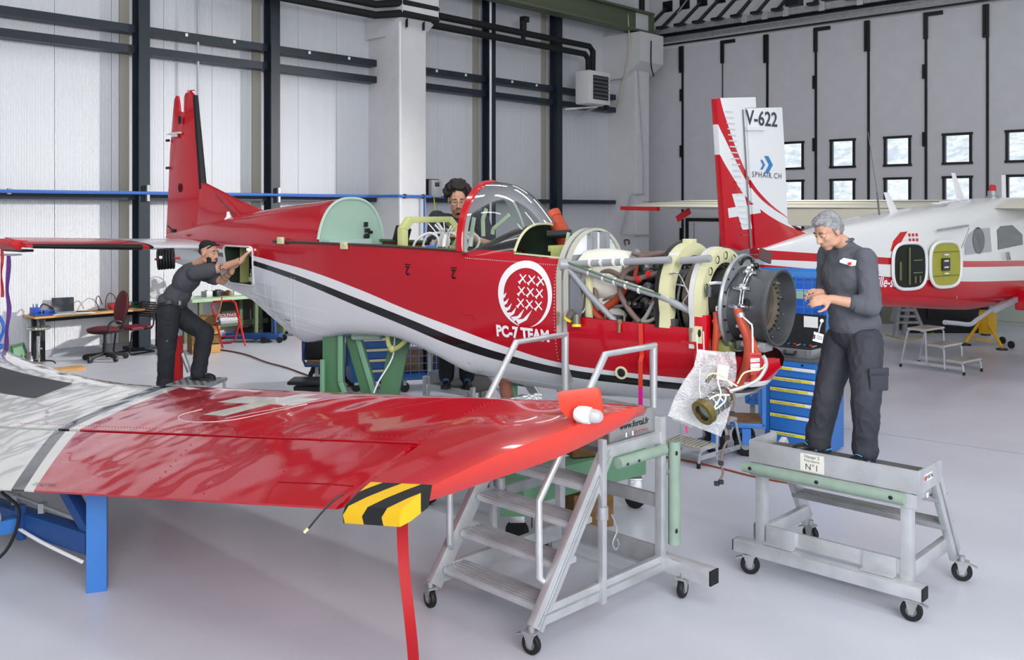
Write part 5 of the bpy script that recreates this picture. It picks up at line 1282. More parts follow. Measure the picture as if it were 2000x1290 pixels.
def face_bits(par, c, B, brow='3A322C', lips='A86A60', irisc='2A221C'):
    T = lambda x, y, z: V(c)+B @ V((x, y, z))
    for s in (-1, 1):
        e = MB().ball(T(.078, s*.031, .002), V((.013, .015, .0085)), 12, 8, B).obj('eye', mat('eye white', 'D8D0C8', .3), par, True)
        MB().ball(T(.0885, s*.031, -.001), V((.004, .006, .006)), 10, 6, B).obj('iris', mat('iris '+irisc, irisc, .2), e, True)
        MB().tube([T(.086, s*.013, .024), T(.093, s*.03, .031), T(.080, s*.05, .025)], [.004, .0055, .003], 8, sm=3).obj('eyebrow', mat('brow '+brow, brow, .8), par, True)
        MB().tube([T(.091, s*.018, .008), T(.094, s*.031, .011), T(.083, s*.045, .006)], .003, 6, sm=3).obj('eyelid', m_skin, par, True)
    MB().tube([T(.088, -.022, -.074), T(.1005, 0, -.072), T(.088, .022, -.074)], .0048, 8, sm=4).obj('lips', mat('lips', lips, .5), par, True)
def torso(b, J, k=1.0, hem=None):
    f = J['tf']; ch, pe, nk = J['chest'], J['pelvis'], J['neck']; up = (nk-pe).normalized(); B = basis(f, up)
    bel = ch.lerp(pe, .55)
    b.ball(ch, V((.125, .175, .18))*k, 20, 14, B); b.ball(bel, V((.125*J.get('belly', 1), .162, .16))*k, 20, 14, B)
    b.ball(ch.lerp(nk, .45), V((.1, .15, .1))*k, 18, 12, B)
    chain(b, [J['sL']-(J['sL']-J['sR'])*.04, nk-up*.06, J['sR']+(J['sL']-J['sR'])*.04], [.062*k, .066*k, .062*k])
    return B
def arms(b, J, up=(.058, .047), fore=(.045, .030), t0=0, t1=2, grow=0.0, sides='LR'):
    for S in sides:
        s, e, w = J['s'+S], J['e'+S], J['w'+S]
        pts, rs = [s], [up[0]+grow]
        if t1 <= 1: pts.append(s.lerp(e, t1)); rs.append(lerp(up[0], up[1], t1)+grow*1.25)
        else: pts += [e, e.lerp(w, t1-1)]; rs += [up[1]+grow, lerp(fore[0], fore[1], t1-1)+grow]
        chain(b, pts, rs)
def legs(b, J, r=(.088, .062, .045), grow=(0, 0, 0)):
    for S in 'LR': chain(b, [J['h'+S], J['k'+S], J['a'+S]], [r[i]+grow[i] for i in range(3)])
def shoes(J, par, lace='4FA8DC'):
    for S in 'LR':
        a = J['a'+S]; d = J['t'+S].normalized(); d = V((d.x, d.y, 0)).normalized(); g = J['g'+S]
        B = basis(d, (0, 0, 1)); b = MB(); T = lambda x, y, z: V((a.x, a.y, g))+B @ V((x, y, z))
        for x, rx, ry, rz, z in ((-.05, .05, .038, .045, .05), (.03, .08, .042, .045, .05), (.12, .075, .046, .034, .042), (.16, .045, .042, .028, .036)): b.ball(T(x, 0, z), V((rx, ry, rz)), 14, 10, B)
        capsule(b, T(-.03, 0, .06), .045, T(-.02, 0, .12), .046)
        sh = blob('shoe', b, M_blackP, par, .008, 3)
        so = MB(); out = [(-.1, 0), (-.085, .036), (0, .04), (.1, .05), (.17, .046), (.205, .02), (.205, -.02), (.17, -.046), (.1, -.05), (0, -.04), (-.085, -.036)]
        so.prism(out, lambda x, y: T(x, y, .0), lambda x, y: T(x*.99, y*.98, .028)); so.obj('sole', mat('shoe sole', '2B2D30', .7), sh, True, fixn=True, bevel=.006)
        m_l = mat('shoe accent', lace, .5)
        MB().tube([T(-.105, 0, .03), T(-.08, .041, .03), T(-.02, .046, .026), T(.05, .05, .03)], .006, 6, sm=3).tube([T(-.105, 0, .03), T(-.08, -.041, .03), T(-.02, -.046, .026), T(.05, -.05, .03)], .006, 6, sm=3).obj('sole_trim', m_l, sh, True)
        for k in range(3): MB().tube([T(.05+.025*k, .03, .082-.008*k), T(.06+.025*k, 0, .098-.010*k), T(.05+.025*k, -.03, .082-.008*k)], .0035, 6, sm=3).obj('lace', m_l, sh, True)
def cyl_band(name, B, c, rx, ry, h, m, par, n=36, th=.006):
    rows = []
    for z, k in ((-h/2, 1), (h/2, 1), (h/2, 1+th*8), (-h/2, 1+th*8)): rows.append([V(c)+B @ V((rx*k*math.cos(2*math.pi*j/n), ry*k*math.sin(2*math.pi*j/n), z)) for j in range(n)])
    rows.append(rows[0]); return MB().loft(rows, True).obj(name, m, par, True, fixn=True)

# ---------------------------------------------------------------- grey-haired mechanic on the low platform
J = dict(neck=P(1652, 474, 6.62), chest=P(1655, 538, 6.60), pelvis=P(1668, 650, 6.60), tf=V((-.86, -.50, 0)), belly=1.12,
         sL=P(1690, 506, 6.45), eL=P(1703, 600, 6.36), wL=P(1622, 584, 6.40), sR=P(1617, 497, 6.80), eR=P(1612, 580, 6.84), wR=P(1597, 572, 6.60),
         hL=P(1690, 668, 6.50), kL=P(1692, 775, 6.38), aL=P(1690, 876, 6.45), hR=P(1643, 666, 6.72), kR=P(1615, 775, 6.68), aR=P(1598, 858, 6.74),
         tL=V((-.75, -.66, 0)), tR=V((-.98, -.2, 0)), gL=.862, gR=.862)
PA = thing('person', 'grey-haired person in a dark grey sweater standing on the low platform by the engine', 'person', (J['aL']+J['aR'])/2-V((0, 0, .1)))
hc = P(1617, 450, 6.56); HB = basis((-.80, -.32, -.50), (-.35, -.15, 1))
b = MB(); head_prims(b, hc, HB, J['neck']+V((0, 0, -.02)), 1.1); torso(b, J, .9); arms(b, J); legs(b, J)
b.ball(J['pelvis'], V((.12, .15, .13)), 16, 12, basis(J['tf'], (0, 0, 1)))
hand(b, J['wL'], (-.93, -.22, -.08), (.1, .75, -.3), .55, 1); hand(b, J['wR'], (-.75, -.35, -.05), (.2, -.8, -.4), .6, -1)
blob('body', b, m_skin, PA, .0065, 3)
face_bits(PA, hc, HB, '4A423C')
b = MB(); T = lambda x, y, z: hc+HB @ V((x, y, z))
for x, y, z, rx, ry, rz in ((-.024, 0, .052, .094, .081, .080), (-.058, 0, .0, .056, .078, .075), (.035, 0, .092, .05, .06, .03), (-.03, .068, .02, .05, .018, .055), (-.03, -.068, .02, .05, .018, .055)): b.ball(T(x, y, z), V((rx, ry, rz)), 18, 14, HB)
m_grey = mat('grey hair', '8F8F92', .6, bump=.8, scale=120, var=.35, vscale=45, aniso=(1, 1, .35))
blob('hair', b, m_grey, PA, .007, 2, .006, 45)
m_stub = mat('stubble', '8F7568', .7, var=.2, vscale=120)
m_sweat = mat('charcoal sweater', '5A5C64', .85, bump=.35, scale=300, var=.06, vscale=4)
b = MB(); TB = torso(b, J, 1.07); arms(b, J, t1=1.38, grow=.017)
b.ball(J['pelvis']+V((0, 0, .07)), V((.15, .19, .13)), 18, 12, TB); 
chain(b, [J['neck']-V((0, 0, .06)), J['neck']+V((-.008, -.006, -.02))], [.085, .062])
sw = blob('sweater', b, m_sweat, PA, .010, 4, .008, 9, stretch=(1, 1, .8))
cb = J['eL'].lerp(J['wL'], .38); cd = (J['wL']-J['eL']).normalized()
MB().lathe([(-.045, .060), (-.04, .066), (.0, .064), (.012, .060), (.012, .048)], cb, cd, 24).obj('cuff', m_sweat, PA, True)
MB().lathe([(.0, .066), (.006, .070), (.014, .065), (.010, .060)], J['neck']+V((-.010, -.006, .004)), (J['neck']-J['chest'])+V((-.05, -.02, 0)), 28).obj('collar', m_sweat, PA, True)
MB().ball(J['eL']+V((.03, -.02, .0))+V((0, 0, -.012)), V((.045, .02, .035)), 14, 10, basis((.6, -.5, -.5), (0, 0, 1))).obj('elbow_patch', mat('elbow patch', '26282D', .8), PA, True)
hemB = basis(J['tf'], (0, 0, 1))
m_trou = mat('black work trousers', '383942', .75, bump=.25, scale=200, var=.07, vscale=5)
b = MB(); b.ball(J['pelvis']+V((0, 0, .0)), V((.135, .175, .14)), 18, 12, hemB); legs(b, J, grow=(.030, .034, .034))
for S in 'LR': chain(b, [J['a'+S]+V((0, 0, .06)), J['a'+S]+V((0, 0, -.01))], [.085, .088])
tr = blob('trousers', b, m_trou, PA, .010, 4, .009, 8, stretch=(1, 1, .9))
for zz, dx, sz in ((.42, 0, (.15, .02, .06)), (.36, .01, (.14, .016, .13))):
    c = J['hL'].lerp(J['kL'], .62)+V((.045, -.11, zz-.38)); MB().box(c, (sz[0], .02, sz[2]), Matrix.Rotation(R(14), 3, 'Z')).obj('cargo_pocket', m_trou, tr, True, bevel=.008)
shoes(J, PA)
# chest logo patch, key badge
c = P(1660, 514, 6.40); d1 = V((.86, -.5, 0)).normalized(); d1 = (P(1673, 517, 6.385)-P(1648, 511, 6.41)).normalized()
bd = thing('name_badge', 'white photo badge clipped at the hip of the grey-haired person', 'badge', P(1598, 655, 6.45))
MB().prism([(1640, 509), (1648, 504), (1673, 509), (1671, 519), (1662, 520), (1640, 513)], lambda x, y: P(x, y, 6.425-.0012*(x-1640)), lambda x, y: P(x, y, 6.432-.0012*(x-1640))).obj('chest_logo', mat('logo white', 'D8D8DA', .6), sw, True, fixn=True, smooth=False)
MB().prism([(1656, 513), (1663, 512), (1663, 518), (1656, 518)], lambda x, y: P(x, y, 6.41-.0012*(x-1640)), lambda x, y: P(x, y, 6.412-.0012*(x-1640))).obj('logo_mark', M_redM, sw, True, fixn=True, smooth=False)
MB().prism([(1590, 648), (1609, 654), (1606, 671), (1587, 666)], lambda x, y: P(x, y, 6.580), lambda x, y: P(x, y, 6.586)).obj('card', M_paper, bd, True, fixn=True, smooth=False)
MB().prism([(1589, 653), (1593, 654.5), (1592, 663), (1588, 662)], lambda x, y: P(x, y, 6.578), lambda x, y: P(x, y, 6.579)).obj('portrait_photo', mat('photo print', '5A3038', .6), bd, True, fixn=True, smooth=False)
for k in range(3): MB().prism([(1595, 655+k*3), (1606, 658+k*3), (1606, 659+k*3), (1595, 656+k*3)], lambda x, y: P(x, y, 6.577), lambda x, y: P(x, y, 6.578)).obj('print_line', m_ink, bd, True, fixn=True, smooth=False)
MB().tube([P(1599, 650, 6.580), P(1601, 640, 6.580), P(1605, 628, 6.600)], .005).obj('strap', mat('clear strap', 'C8C8C8', .2), bd, True)
MB().ball(P(1605, 627, 6.595), (.014, .008, .014)).obj('clip_reel', M_paper, bd, True)

# ---------------------------------------------------------------- bearded mechanic at the hatch
D = 10.15
J = dict(neck=P(384, 519, D-.02), chest=P(366, 545, D), pelvis=P(331, 603, D+.02), tf=V((.80, -.05, -.55)), belly=1.0,
         sR=P(380, 533, D-.16), eR=P(431, 524, D-.16), wR=P(472, 508, D-.24), sL=P(392, 533, D+.17), eL=P(434, 549, D+.10), wL=P(454, 528, D-.05),
         hR=P(330, 612, D-.1), kR=P(325, 688, D-.1), aR=P(322, 746, D-.06), hL=P(342, 612, D+.1), kL=P(401, 650, D+.08), aL=P(388, 724, D+.06),
         tR=V((.8, -.3, 0)), tL=V((.95, -.25, 0)))
J['gR'] = J['aR'].z-.10; J['gL'] = J['aL'].z-.10
ZST = J['gL']; ZST2 = J['gR']
PB = thing('person', 'dark-haired bearded person in grey T-shirt leaning into the open fuselage hatch', 'person', (J['aL']+J['aR'])/2-V((0, 0, .1)))
hc = P(408, 494, D-.10); HB = basis((.93, -.34, -.08), (.06, 0, 1))
b = MB(); head_prims(b, hc, HB, J['neck'], 1.0); torso(b, J, .9); arms(b, J); legs(b, J)
b.ball(J['pelvis'], V((.12, .15, .13)), 16, 12, basis((1, 0, 0), (0, 0, 1)))
hand(b, J['wR'], (.55, .12, .72), (.62, .3, -.6), .25, 1, 1.5); hand(b, J['wL'], (.2, .1, .9), (.6, .5, -.2), .5, -1)
blob('body', b, m_skin, PB, .0075, 3)
face_bits(PB, hc, HB, '1E1815')
m_bh = mat('black hair', '1A1614', .7, bump=.6, scale=120)
b = MB(); T = lambda x, y, z: hc+HB @ V((x, y, z))
for x, y, z, rx, ry, rz in ((-.030, 0, .066, .088, .076, .068), (-.068, 0, .02, .042, .070, .06), (.02, 0, .098, .055, .055, .026)): b.ball(T(x, y, z), V((rx, ry, rz)), 18, 14, HB)
blob('hair', b, m_bh, PB, .008, 2, .003, 50)
b = MB()
for x, y, z, rx, ry, rz in ((.06, 0, -.102, .036, .036, .026), (.04, .05, -.075, .04, .014, .04), (.04, -.05, -.075, .04, .014, .04), (.095, 0, -.058, .012, .028, .007)): b.ball(T(x, y, z), V((rx, ry, rz)), 14, 10, HB)
blob('beard', b, m_bh, PB, .006, 2, .002, 60)
MB().tube([T(.04, -.09, .05), T(.085, -.05, .088), T(.10, 0, .092), T(.085, .05, .088)], .008, 8, sm=4).obj('sunglasses', M_blackP, PB, True)
m_tee = mat('dark grey tee', '4A4B52', .85, bump=.3, scale=250, var=.05)
b = MB(); TB = torso(b, J, 1.06); arms(b, J, t1=.62, grow=.022); b.ball(J['pelvis']+V((.02, 0, .06)), V((.14, .175, .10)), 18, 12, TB)
ts = blob('t_shirt', b, m_tee, PB, .011, 4, .008, 8, stretch=(1, 1, .7))
b = MB(); b.ball(J['pelvis'], V((.135, .17, .14)), 18, 12, basis((1, 0, 0), (0, 0, 1))); legs(b, J, grow=(.034, .032, .036))
for S in 'LR': chain(b, [J['a'+S]+V((0, 0, .05)), J['a'+S]+V((0, 0, -.02))], [.082, .088])
m_tb = mat('black cargo trousers', '25262B', .8, bump=.25, scale=200, var=.07, vscale=5)
tr = blob('trousers', b, m_tb, PB, .011, 4, .008, 8)
cyl_band('belt', basis((.9, 0, .25), (-.25, 0, 1)), P(333, 590, D), .142, .178, .035, M_blackP, PB)
MB().box(P(352, 592, D-.10), (.02, .05, .045)).obj('belt_buckle', M_aluD, PB, True, bevel=.004)
for k, cc in enumerate(('D8D23A', '2C5FC0', '1E8C5A')): MB().cyl(P(323+2*k, 668, D-.19), P(324+2*k, 656, D-.19), .006, n=8).obj('pocket_pen', mat('pen '+cc, cc, .4), tr, True)
shoes(J, PB)
# inked arm bands
m_tat = mat('tattoo ink', '4A4644', .6)
u_ = (J['wR']-J['eR']).normalized()
for a in range(9):
    t = R(40*a); c0 = J['eR'].lerp(J['wR'], .12)+V((0, -.046, 0)); o = V((math.cos(t)*.022, 0, math.sin(t)*.022)); MB().bar(c0+o, c0+o*1.9+V((0, .006, 0)), .006, .003, up=(0, 1, 0)).obj('tattoo', m_tat, PB, True, smooth=False)
MB().lathe([(0, .018), (.002, .024), (.004, .018)], J['eR'].lerp(J['wR'], .12)+V((0, -.043, 0)), (0, -1, 0), 16).obj('tattoo', m_tat, PB, True)
for k in range(3):
    q = J['eL'].lerp(J['wL'], .25+.25*k); dd = (J['wL']-J['eL']).normalized(); MB().lathe([(-.02, .042-.004*k), (.02, .0415-.004*k)], q, dd, 16).obj('tattoo', mat('tattoo sleeve', '7A665E', .6, var=.5, vscale=40), PB, True)
MB().lathe([(-.004, .030), (.0, .034), (.004, .030)], J['wR']-u_*.01, u_, 16).obj('wrist_band', M_blackP, PB, True)

# ---------------------------------------------------------------- curly-haired mechanic behind the cockpit
D = 9.45
J = dict(neck=P(893, 424, D+.05), chest=P(890, 468, D), pelvis=P(892, 560, D+.05), tf=V((.12, -.97, -.15)), belly=1.05,
         sR=P(853, 428, D+.02), eR=P(848, 480, D-.16), wR=P(880, 462, D-.45), sL=P(938, 430, D), eL=P(957, 480, D-.2), wL=P(918, 463, D-.5),
         hR=P(875, 570, D), kR=P(873, 660, D-.05), aR=P(872, 735, D), hL=P(909, 570, D), kL=P(911, 660, D-.05), aL=P(912, 735, D), tR=V((0, -1, 0)), tL=V((.1, -1, 0)))
J['gR'] = J['aR'].z-.1; J['gL'] = J['aL'].z-.1
ZC3 = J['gR']
PC = thing('person', 'curly-haired person with glasses and navy T-shirt working behind the open cockpit', 'person', (J['aL']+J['aR'])/2-V((0, 0, .1)))
hc = P(894, 388, D-.10); HB = basis((.12, -.93, -.38), (0.02, -.4, 1))*1.0; HB = HB @ Matrix.Diagonal((1.14, 1.14, 1.14))
b = MB(); head_prims(b, hc, HB, J['neck'], 1.12); torso(b, J, .98); arms(b, J); legs(b, J); b.ball(J['pelvis'], V((.13, .17, .14)), 16, 12, basis((0, -1, 0), (0, 0, 1)))
hand(b, J['wR'], (.55, -.5, .1), (.5, -.2, -.6), .6, 1); hand(b, J['wL'], (-.75, -.4, .1), (-.4, -.2, -.6), .6, -1)
blob('body', b, m_skin, PC, .0075, 3)
face_bits(PC, hc, HB, '1E1712')
T = lambda x, y, z: hc+HB @ V((x, y, z)); b = MB(); rg = random.Random(11)
b.ball(T(-.03, 0, .05), V((.1, .09, .085)), 18, 14, HB)
for k in range(150):
    a, e = rg.uniform(0, 6.28), rg.uniform(-.45, 1.5); x, y, z = math.cos(e)*math.cos(a), math.cos(e)*math.sin(a), math.sin(e)
    if x > .45 and z < .62: continue
    if z < -.15 and x > -.2: continue
    q = T(-.025+x*.115, y*.108, .045+z*.105); b.ball(q, rg.uniform(.016, .031), 8, 6)
m_ch = mat('dark curly hair', '241C18', .65, bump=.7, scale=90)
blob('hair', b, m_ch, PC, .007, 1, .004, 60)
b = MB(); b.ball(T(.06, 0, -.108), V((.032, .026, .022)), 12, 8, HB); b.ball(T(.097, .012, -.06), V((.01, .017, .006)), 10, 6, HB); b.ball(T(.097, -.012, -.06), V((.01, .017, .006)), 10, 6, HB)
blob('beard', b, m_ch, PC, .006, 1)
gl = MB()
for s in (-1, 1):
    gl.tube([T(.108, s*.032+.022*math.cos(R(a)), -.004+.017*math.sin(R(a))) for a in range(0, 361, 24)], .0017, 6)
    gl.tube([T(.104, s*.054, .0), T(.0, s*.082, .005)], .0017, 6)
gl.tube([T(.108, -.010, 0), T(.113, 0, .003), T(.108, .010, 0)], .0017, 6); gl.obj('glasses', mat('glasses wire', 'B8B4AC', .2, .8), PC, True)
m_nv = mat('navy tee', '2F313B', .85, bump=.3, scale=250, var=.05)
b = MB(); TB = torso(b, J, 1.12); arms(b, J, t1=.72, grow=.024, up=(.064, .052)); b.ball(J['pelvis']+V((0, 0, .08)), V((.15, .19, .12)), 18, 12, TB)
blob('t_shirt', b, m_nv, PC, .011, 4, .008, 8, stretch=(1, 1, .7))
b = MB(); b.ball(J['pelvis'], V((.14, .18, .14)), 18, 12, basis((0, -1, 0), (0, 0, 1))); legs(b, J, grow=(.03, .032, .034)); blob('trousers', b, m_tb, PC, .013, 3)
shoes(J, PC)
# the lamp-lit little tool in the grey-haired person's fingers
o = MB().cyl(P(1570, 577, 6.52), P(1588, 572, 6.55), .006, n=10).obj('small_tool', M_steel); tag(o, 'slim steel tool held in the fingers by the gearbox rim', 'tool')
# ================================================================== high-wing utility aeroplane by the doors
PO = V((3.2, 12.0, 0)); PU = V((.80, .60, 0)); PV = V((-.60, .80, 0)); PROT = math.atan2(PU.y, PU.x)
def PL(px, py, y=0.0):
    a = V(((px-CXP)/FP, 1, (HYP-py)/FP)); t = (y+PO.dot(PV))/a.dot(PV); p = a*t
    return V(((p-PO).dot(PU), y, EYE+a.z*t))
UA = thing('utility_aircraft', 'white and red high-wing aeroplane parked by the hangar doors', 'aircraft', PO, PROT)
WP = .62
# painted bands measured on the near side
def zAt(px, py, y=-.6): q = PL(px, py, y); return (q.x, q.z)
m_po = mat('porter paint', 'E6E6E4', .28, coat=.3)
nt = NT(m_po); s_ = nt.xyz()
def band(pts): 
    q = sorted(zAt(*p) for p in pts); q = [(q[0][0]-2, q[0][1]+(q[0][1]-q[1][1])/(q[0][0]-q[1][0])*(-2))]+q+[(q[-1][0]+5, q[-1][1]+(q[-1][1]-q[-2][1])/(q[-1][0]-q[-2][0])*5)]; return nt.curve(s_[0], q)
s1 = band([(1500, 487), (1730, 503), (1880, 510), (2000, 509)]); s2 = band([(1500, 508), (1730, 517), (1880, 522), (2000, 520)])
s3 = band([(1500, 516), (1620, 527), (1730, 540), (1880, 550), (2000, 548)])
wh, rd = hexc('E8E8E6'), hexc('C00A1B')
f = nt.mix(nt.lt(s_[2], s1), wh, rd); f = nt.mix(nt.lt(s_[2], s2), f, wh); f = nt.mix(nt.lt(s_[2], s3), f, rd); nt.color(f)
# fuselage loft: station x -> top, bottom, half width
pt = [PL(*p) for p in ((1486, 484), (1580, 452), (1650, 434), (1750, 414), (1850, 400), (1960, 386))]
pb = [PL(p[0], p[1], -.35) for p in ((1500, 522), (1610, 562), (1730, 600), (1850, 606), (1890, 607), (1990, 590), (2060, 583))]
fx_t, fz_t = [p.x for p in pt]+[9.5], [p.z for p in pt]+[pt[-1].z-.3]
fx_b, fz_b = [p.x for p in pb]+[9.5], [p.z for p in pb]+[pb[-1].z+.1]
def psec(x, a):
    zt, zb = smoothi(x, fx_t, fz_t), interp(x, fx_b, fz_b); w = smoothi(x, [-.3, 0, 1.5, 3.2, 4.2, 6.5, 8, 9.5], [.05, .10, .33, .58, WP, WP, .55, .35]); zc = lerp(zb, zt, .45); n = 4.6
    c, s = math.cos(a), math.sin(a)
    return V((x, -w*math.copysign(abs(c)**(2/n), c), zc+((zt-zc) if s > 0 else (zc-zb))*math.copysign(abs(s)**(2/n), s)))
rows = [[psec(x, math.pi/2-2*math.pi*j/48) for j in range(48)] for x in dense(-.15, 9.0, 60)]
MB().loft(rows, True, caps=True).obj('fuselage', m_po, UA, fixn=True, angle=40)
def pside(x, z):
    lo, hi = -math.pi/2, math.pi/2
    for _ in range(30):
        m = (lo+hi)/2
        if psec(x, m).z < z: lo = m
        else: hi = m
    return psec(x, lo).y
def onp(x, z, e=.006): return V((x, pside(x, z)-e, z))
# fin and rudder: flat surfaces in the plane y = 0
def finpoly(name, pts, m, th=.07, par=UA):
    q = [PL(*p) for p in pts]
    b = MB(); b.prism([(p.x, p.z) for p in q], lambda x, z: V((x, -th/2, z)), lambda x, z: V((x, th/2, z))); return b.obj(name, m, par, fixn=True, bevel=.012)
m_pf = mat('porter tail paint', 'E6E6E4', .28, coat=.3)
nt = NT(m_pf); s_ = nt.xyz()
def half(p, q, inside):
    a, b2, c = PL(*p), PL(*q), PL(*inside); nx, nz = -(b2.z-a.z), (b2.x-a.x); d = -(nx*a.x+nz*a.z); sg = 1 if nx*c.x+nz*c.z+d > 0 else -1
    return nt.gt(nt.math('ADD', nt.math('MULTIPLY_ADD', s_[0], nx*sg, d*sg), nt.math('MULTIPLY', s_[2], nz*sg)), 0.0)
def curveband(pts):
    q = sorted(((PL(*p).x, PL(*p).z) for p in pts)); return nt.curve(s_[0], q)
wh, rd = hexc('E6E7E8'), hexc('C1091B')
def zx(pts):
    q = sorted((PL(*a).z, PL(*a).x) for a in pts); return nt.curve(s_[2], q)
xr = zx([(1396, 150), (1401, 192), (1418, 250), (1440, 310), (1462, 355), (1490, 390), (1527, 421), (1540, 430)])
xl = zx([(1380, 150), (1385, 192), (1396, 240), (1412, 275), (1430, 312), (1450, 350), (1475, 384), (1505, 409), (1527, 423), (1540, 432)])
xb = zx([(1380, 260), (1396, 290), (1402, 305), (1425, 345), (1450, 383), (1480, 410), (1525, 438), (1560, 452), (1600, 470), (1640, 500)])
f = nt.mix(nt.both(nt.lt(s_[0], xr), nt.gt(s_[0], xl)), wh, rd); f = nt.mix(nt.both(nt.lt(s_[0], xb), nt.lt(s_[2], PL(1396, 285).z)), f, rd)
# white cross
q1 = [half((1424, 379), (1448, 378), (1440, 400)), half((1448, 378), (1464, 447), (1440, 400)), half((1464, 447), (1444, 449), (1440, 400)), half((1444, 449), (1424, 379), (1440, 400))]
q2 = [half((1416, 407), (1475, 398), (1445, 412)), half((1475, 398), (1480, 416), (1445, 412)), half((1480, 416), (1418, 426), (1445, 412)), half((1418, 426), (1416, 407), (1445, 412))]
for qq in (q1, q2):
    a = qq[0]
    for h in qq[1:]: a = nt.both(a, h)
    f = nt.mix(a, f, wh)
nt.color(f)
finpoly('rudder', [(1394, 193), (1400, 192), (1471, 190), (1472, 211), (1450, 212), (1458, 350), (1466, 484), (1440, 490), (1412, 482)], m_pf, .09)
finpoly('fin', [(1452, 212), (1522, 210), (1527, 300), (1533, 436), (1552, 450), (1580, 456), (1582, 474), (1540, 490), (1470, 495), (1460, 350)], m_pf, .10)
MB().bar(PL(1451, 214, -.055), PL(1467, 486, -.055), .02, .012).obj('hinge_line', mat('hinge grey', '8E9196', .4, .4), UA)
# riveted ridges on the rudder
for k in range(22):
    a = PL(1424+k*1.5, 218+k*11.5, -.05); MB().box(a, (.14, .012, .016)).obj('rudder_rib', mat('rib white', 'D2D3D6', .4) if k < 12 else m_pf, UA)
m_n = mat('registration grey', '3A3F48', .5)
c = PL(1488, 233, -.056)
text_on('registration', 'V-622', .26, lambda u, v: V((c.x+u, -.058, c.z+v)), m_n, UA, bold=.004, sx=1.0)
c2 = PL(1498, 343, -.056)
text_on('tail_lettering', 'SPHAIR.CH', .1, lambda u, v: V((c2.x+u, -.058, c2.z+v-.02*u)), m_n, UA, sx=1.02, space=1.25)
m_bl = mat('emblem blue', '2E7CC0', .4)
for s, ox, oy in ((1.0, 1500, 322), (.55, 1489, 322)):
    c3 = PL(ox, oy, -.056); w_, h_ = .13*s, .105*s*1.05
    for sg in (-1, 1): MB().add([V((c3.x-w_*.55, -.058, c3.z+sg*h_)), V((c3.x+w_*.05, -.058, c3.z+sg*h_)), V((c3.x+w_*.75, -.058, c3.z)), V((c3.x+w_*.15, -.058, c3.z))], [(0, 1, 2, 3)]).obj('arrow_mark', m_bl, UA, smooth=False)
MB().bar(PL(1457, 252, -.06), PL(1492, 252, -.06), .05, .04, up=(0, 0, 1)).obj('fin_fitting', m_pf, UA)
MB().bar(PL(1505, 505, -.25), PL(1484, 495, -.3), .03, .14).obj('elevator_stub', mat('stub brown', '6A4A44', .5), UA)
# tail cone step and near tailplane root
finpoly('tail_strake', [(1470, 498), (1500, 486), (1575, 470), (1575, 482), (1508, 500)], mat('strake white', 'DDDDDA', .35), .12)
# wings
m_wt = mat('cream wing', 'DCD9C9', .4, bump=.02, scale=20)
WX0, WX1 = 5.0, 6.75; WZ = 2.64
def wingbox(y0, y1, taper, nm):
    rows = []
    for k in range(13):
        t = k/12; y = lerp(y0, y1, t); cut = max(0, (t-.86)/.14); x0 = WX0+.02+.35*cut**2; x1 = WX1-.10*cut; z = WZ+.06*t
        rows.append([V((x1-(x1-x0)*x, y, z+(x1-x0)*yy*(1-.25*cut))) for x, yy in airfoil(12, .12, .03)])
    return MB().loft(rows, True, caps=True).obj(nm, m_wt, UA, fixn=True)
wing = wingbox(.3, 8.0, 0, 'far_wing')
MB().bar((5.40, .6, WZ+.115), (5.40, 7.6, WZ+.17), .025, .012).obj('flap_gap', mat('gap dark', '6A675A', .7), wing)
for k in range(5):
    y = 1.3+k*1.25; MB().bar((5.55, y, WZ-.04), (5.2, y+.03, WZ-.22), .05, .13).obj('flap_track', M_redM, wing)
MB().bar((5.9, 1.0, WZ-.03), (6.0, 4.6, WZ-.02), .1, .07).obj('red_spar', mat('dark red enamel', '8E1218', .4), wing)
MB().bar((6.0, 5.0, WZ-.05), (6.0, .75, 1.25), .12, .07).obj('wing_strut', mat('dark red enamel'), UA)
MB().bar((5.1, 6.8, WZ-.0), (5.05, 7.9, WZ+.02), .1, .09).obj('tip_fairing', M_redM, wing)
# far lowered flap, cream corrugated
rows = [[V((5.05-.42*t, y, WZ-.02-.30*t)) for t in (0, .5, 1)] for y in dense(.7, 3.9, 40)]
MB().loft(rows).obj('far_flap', mat('flap cream', 'CFCBB9', .5, bump=.4, scale=14), UA, solid=.02)
# near wing stub with drooping flap, cut off by the picture edge
rows = []
for k in range(7):
    y = lerp(-.3, -4.0, k/6); rows.append([V((WX1-(WX1-WX0)*x, y, WZ+(WX1-WX0)*yy)) for x, yy in airfoil(12, .12, .03)])
nw = MB().loft(rows, True, caps=True).obj('near_wing', m_wt, UA, fixn=True)
# cabin roof hump and antennas
def blade(px, py, qx, qy, w, name='blade_antenna'):
    a, c = PL(px, py), PL(qx, qy); d = c-a; MB().loft([[a+V((x, y, 0)) for x, y in ((-w, 0), (-w*.3, -.025), (w, 0), (-w*.3, .025))], [c+V((x, y, 0)) for x, y in ((-w*.55, 0), (-w*.2, -.012), (w*.45, 0), (-w*.2, .012))]], True, caps=True).obj(name, M_white, UA, fixn=True)
blade(1751, 426, 1731, 376, .13); blade(1876, 388, 1862, 338, .12)
MB().lathe([(0, .08), (.03, .07), (.06, .035), (.1, .02)], PL(1719, 440), (0, 0, 1), 16).obj('whip_base', M_white, UA)
MB().tube([PL(1719, 436), PL(1713, 375)], .014, 8).tube([PL(1713, 375), PL(1695, 258)], .006, 6).obj('whip_antenna', mat('antenna grey', '6E6E70', .4), UA)
q = PL(1939, 386); MB().lathe([(0, .10), (.04, .10), (.05, .08), (.13, .08)], q-V((0, 0, .02)), (0, 0, 1), 16, caps=True).obj('beacon_base', M_aluD, UA)
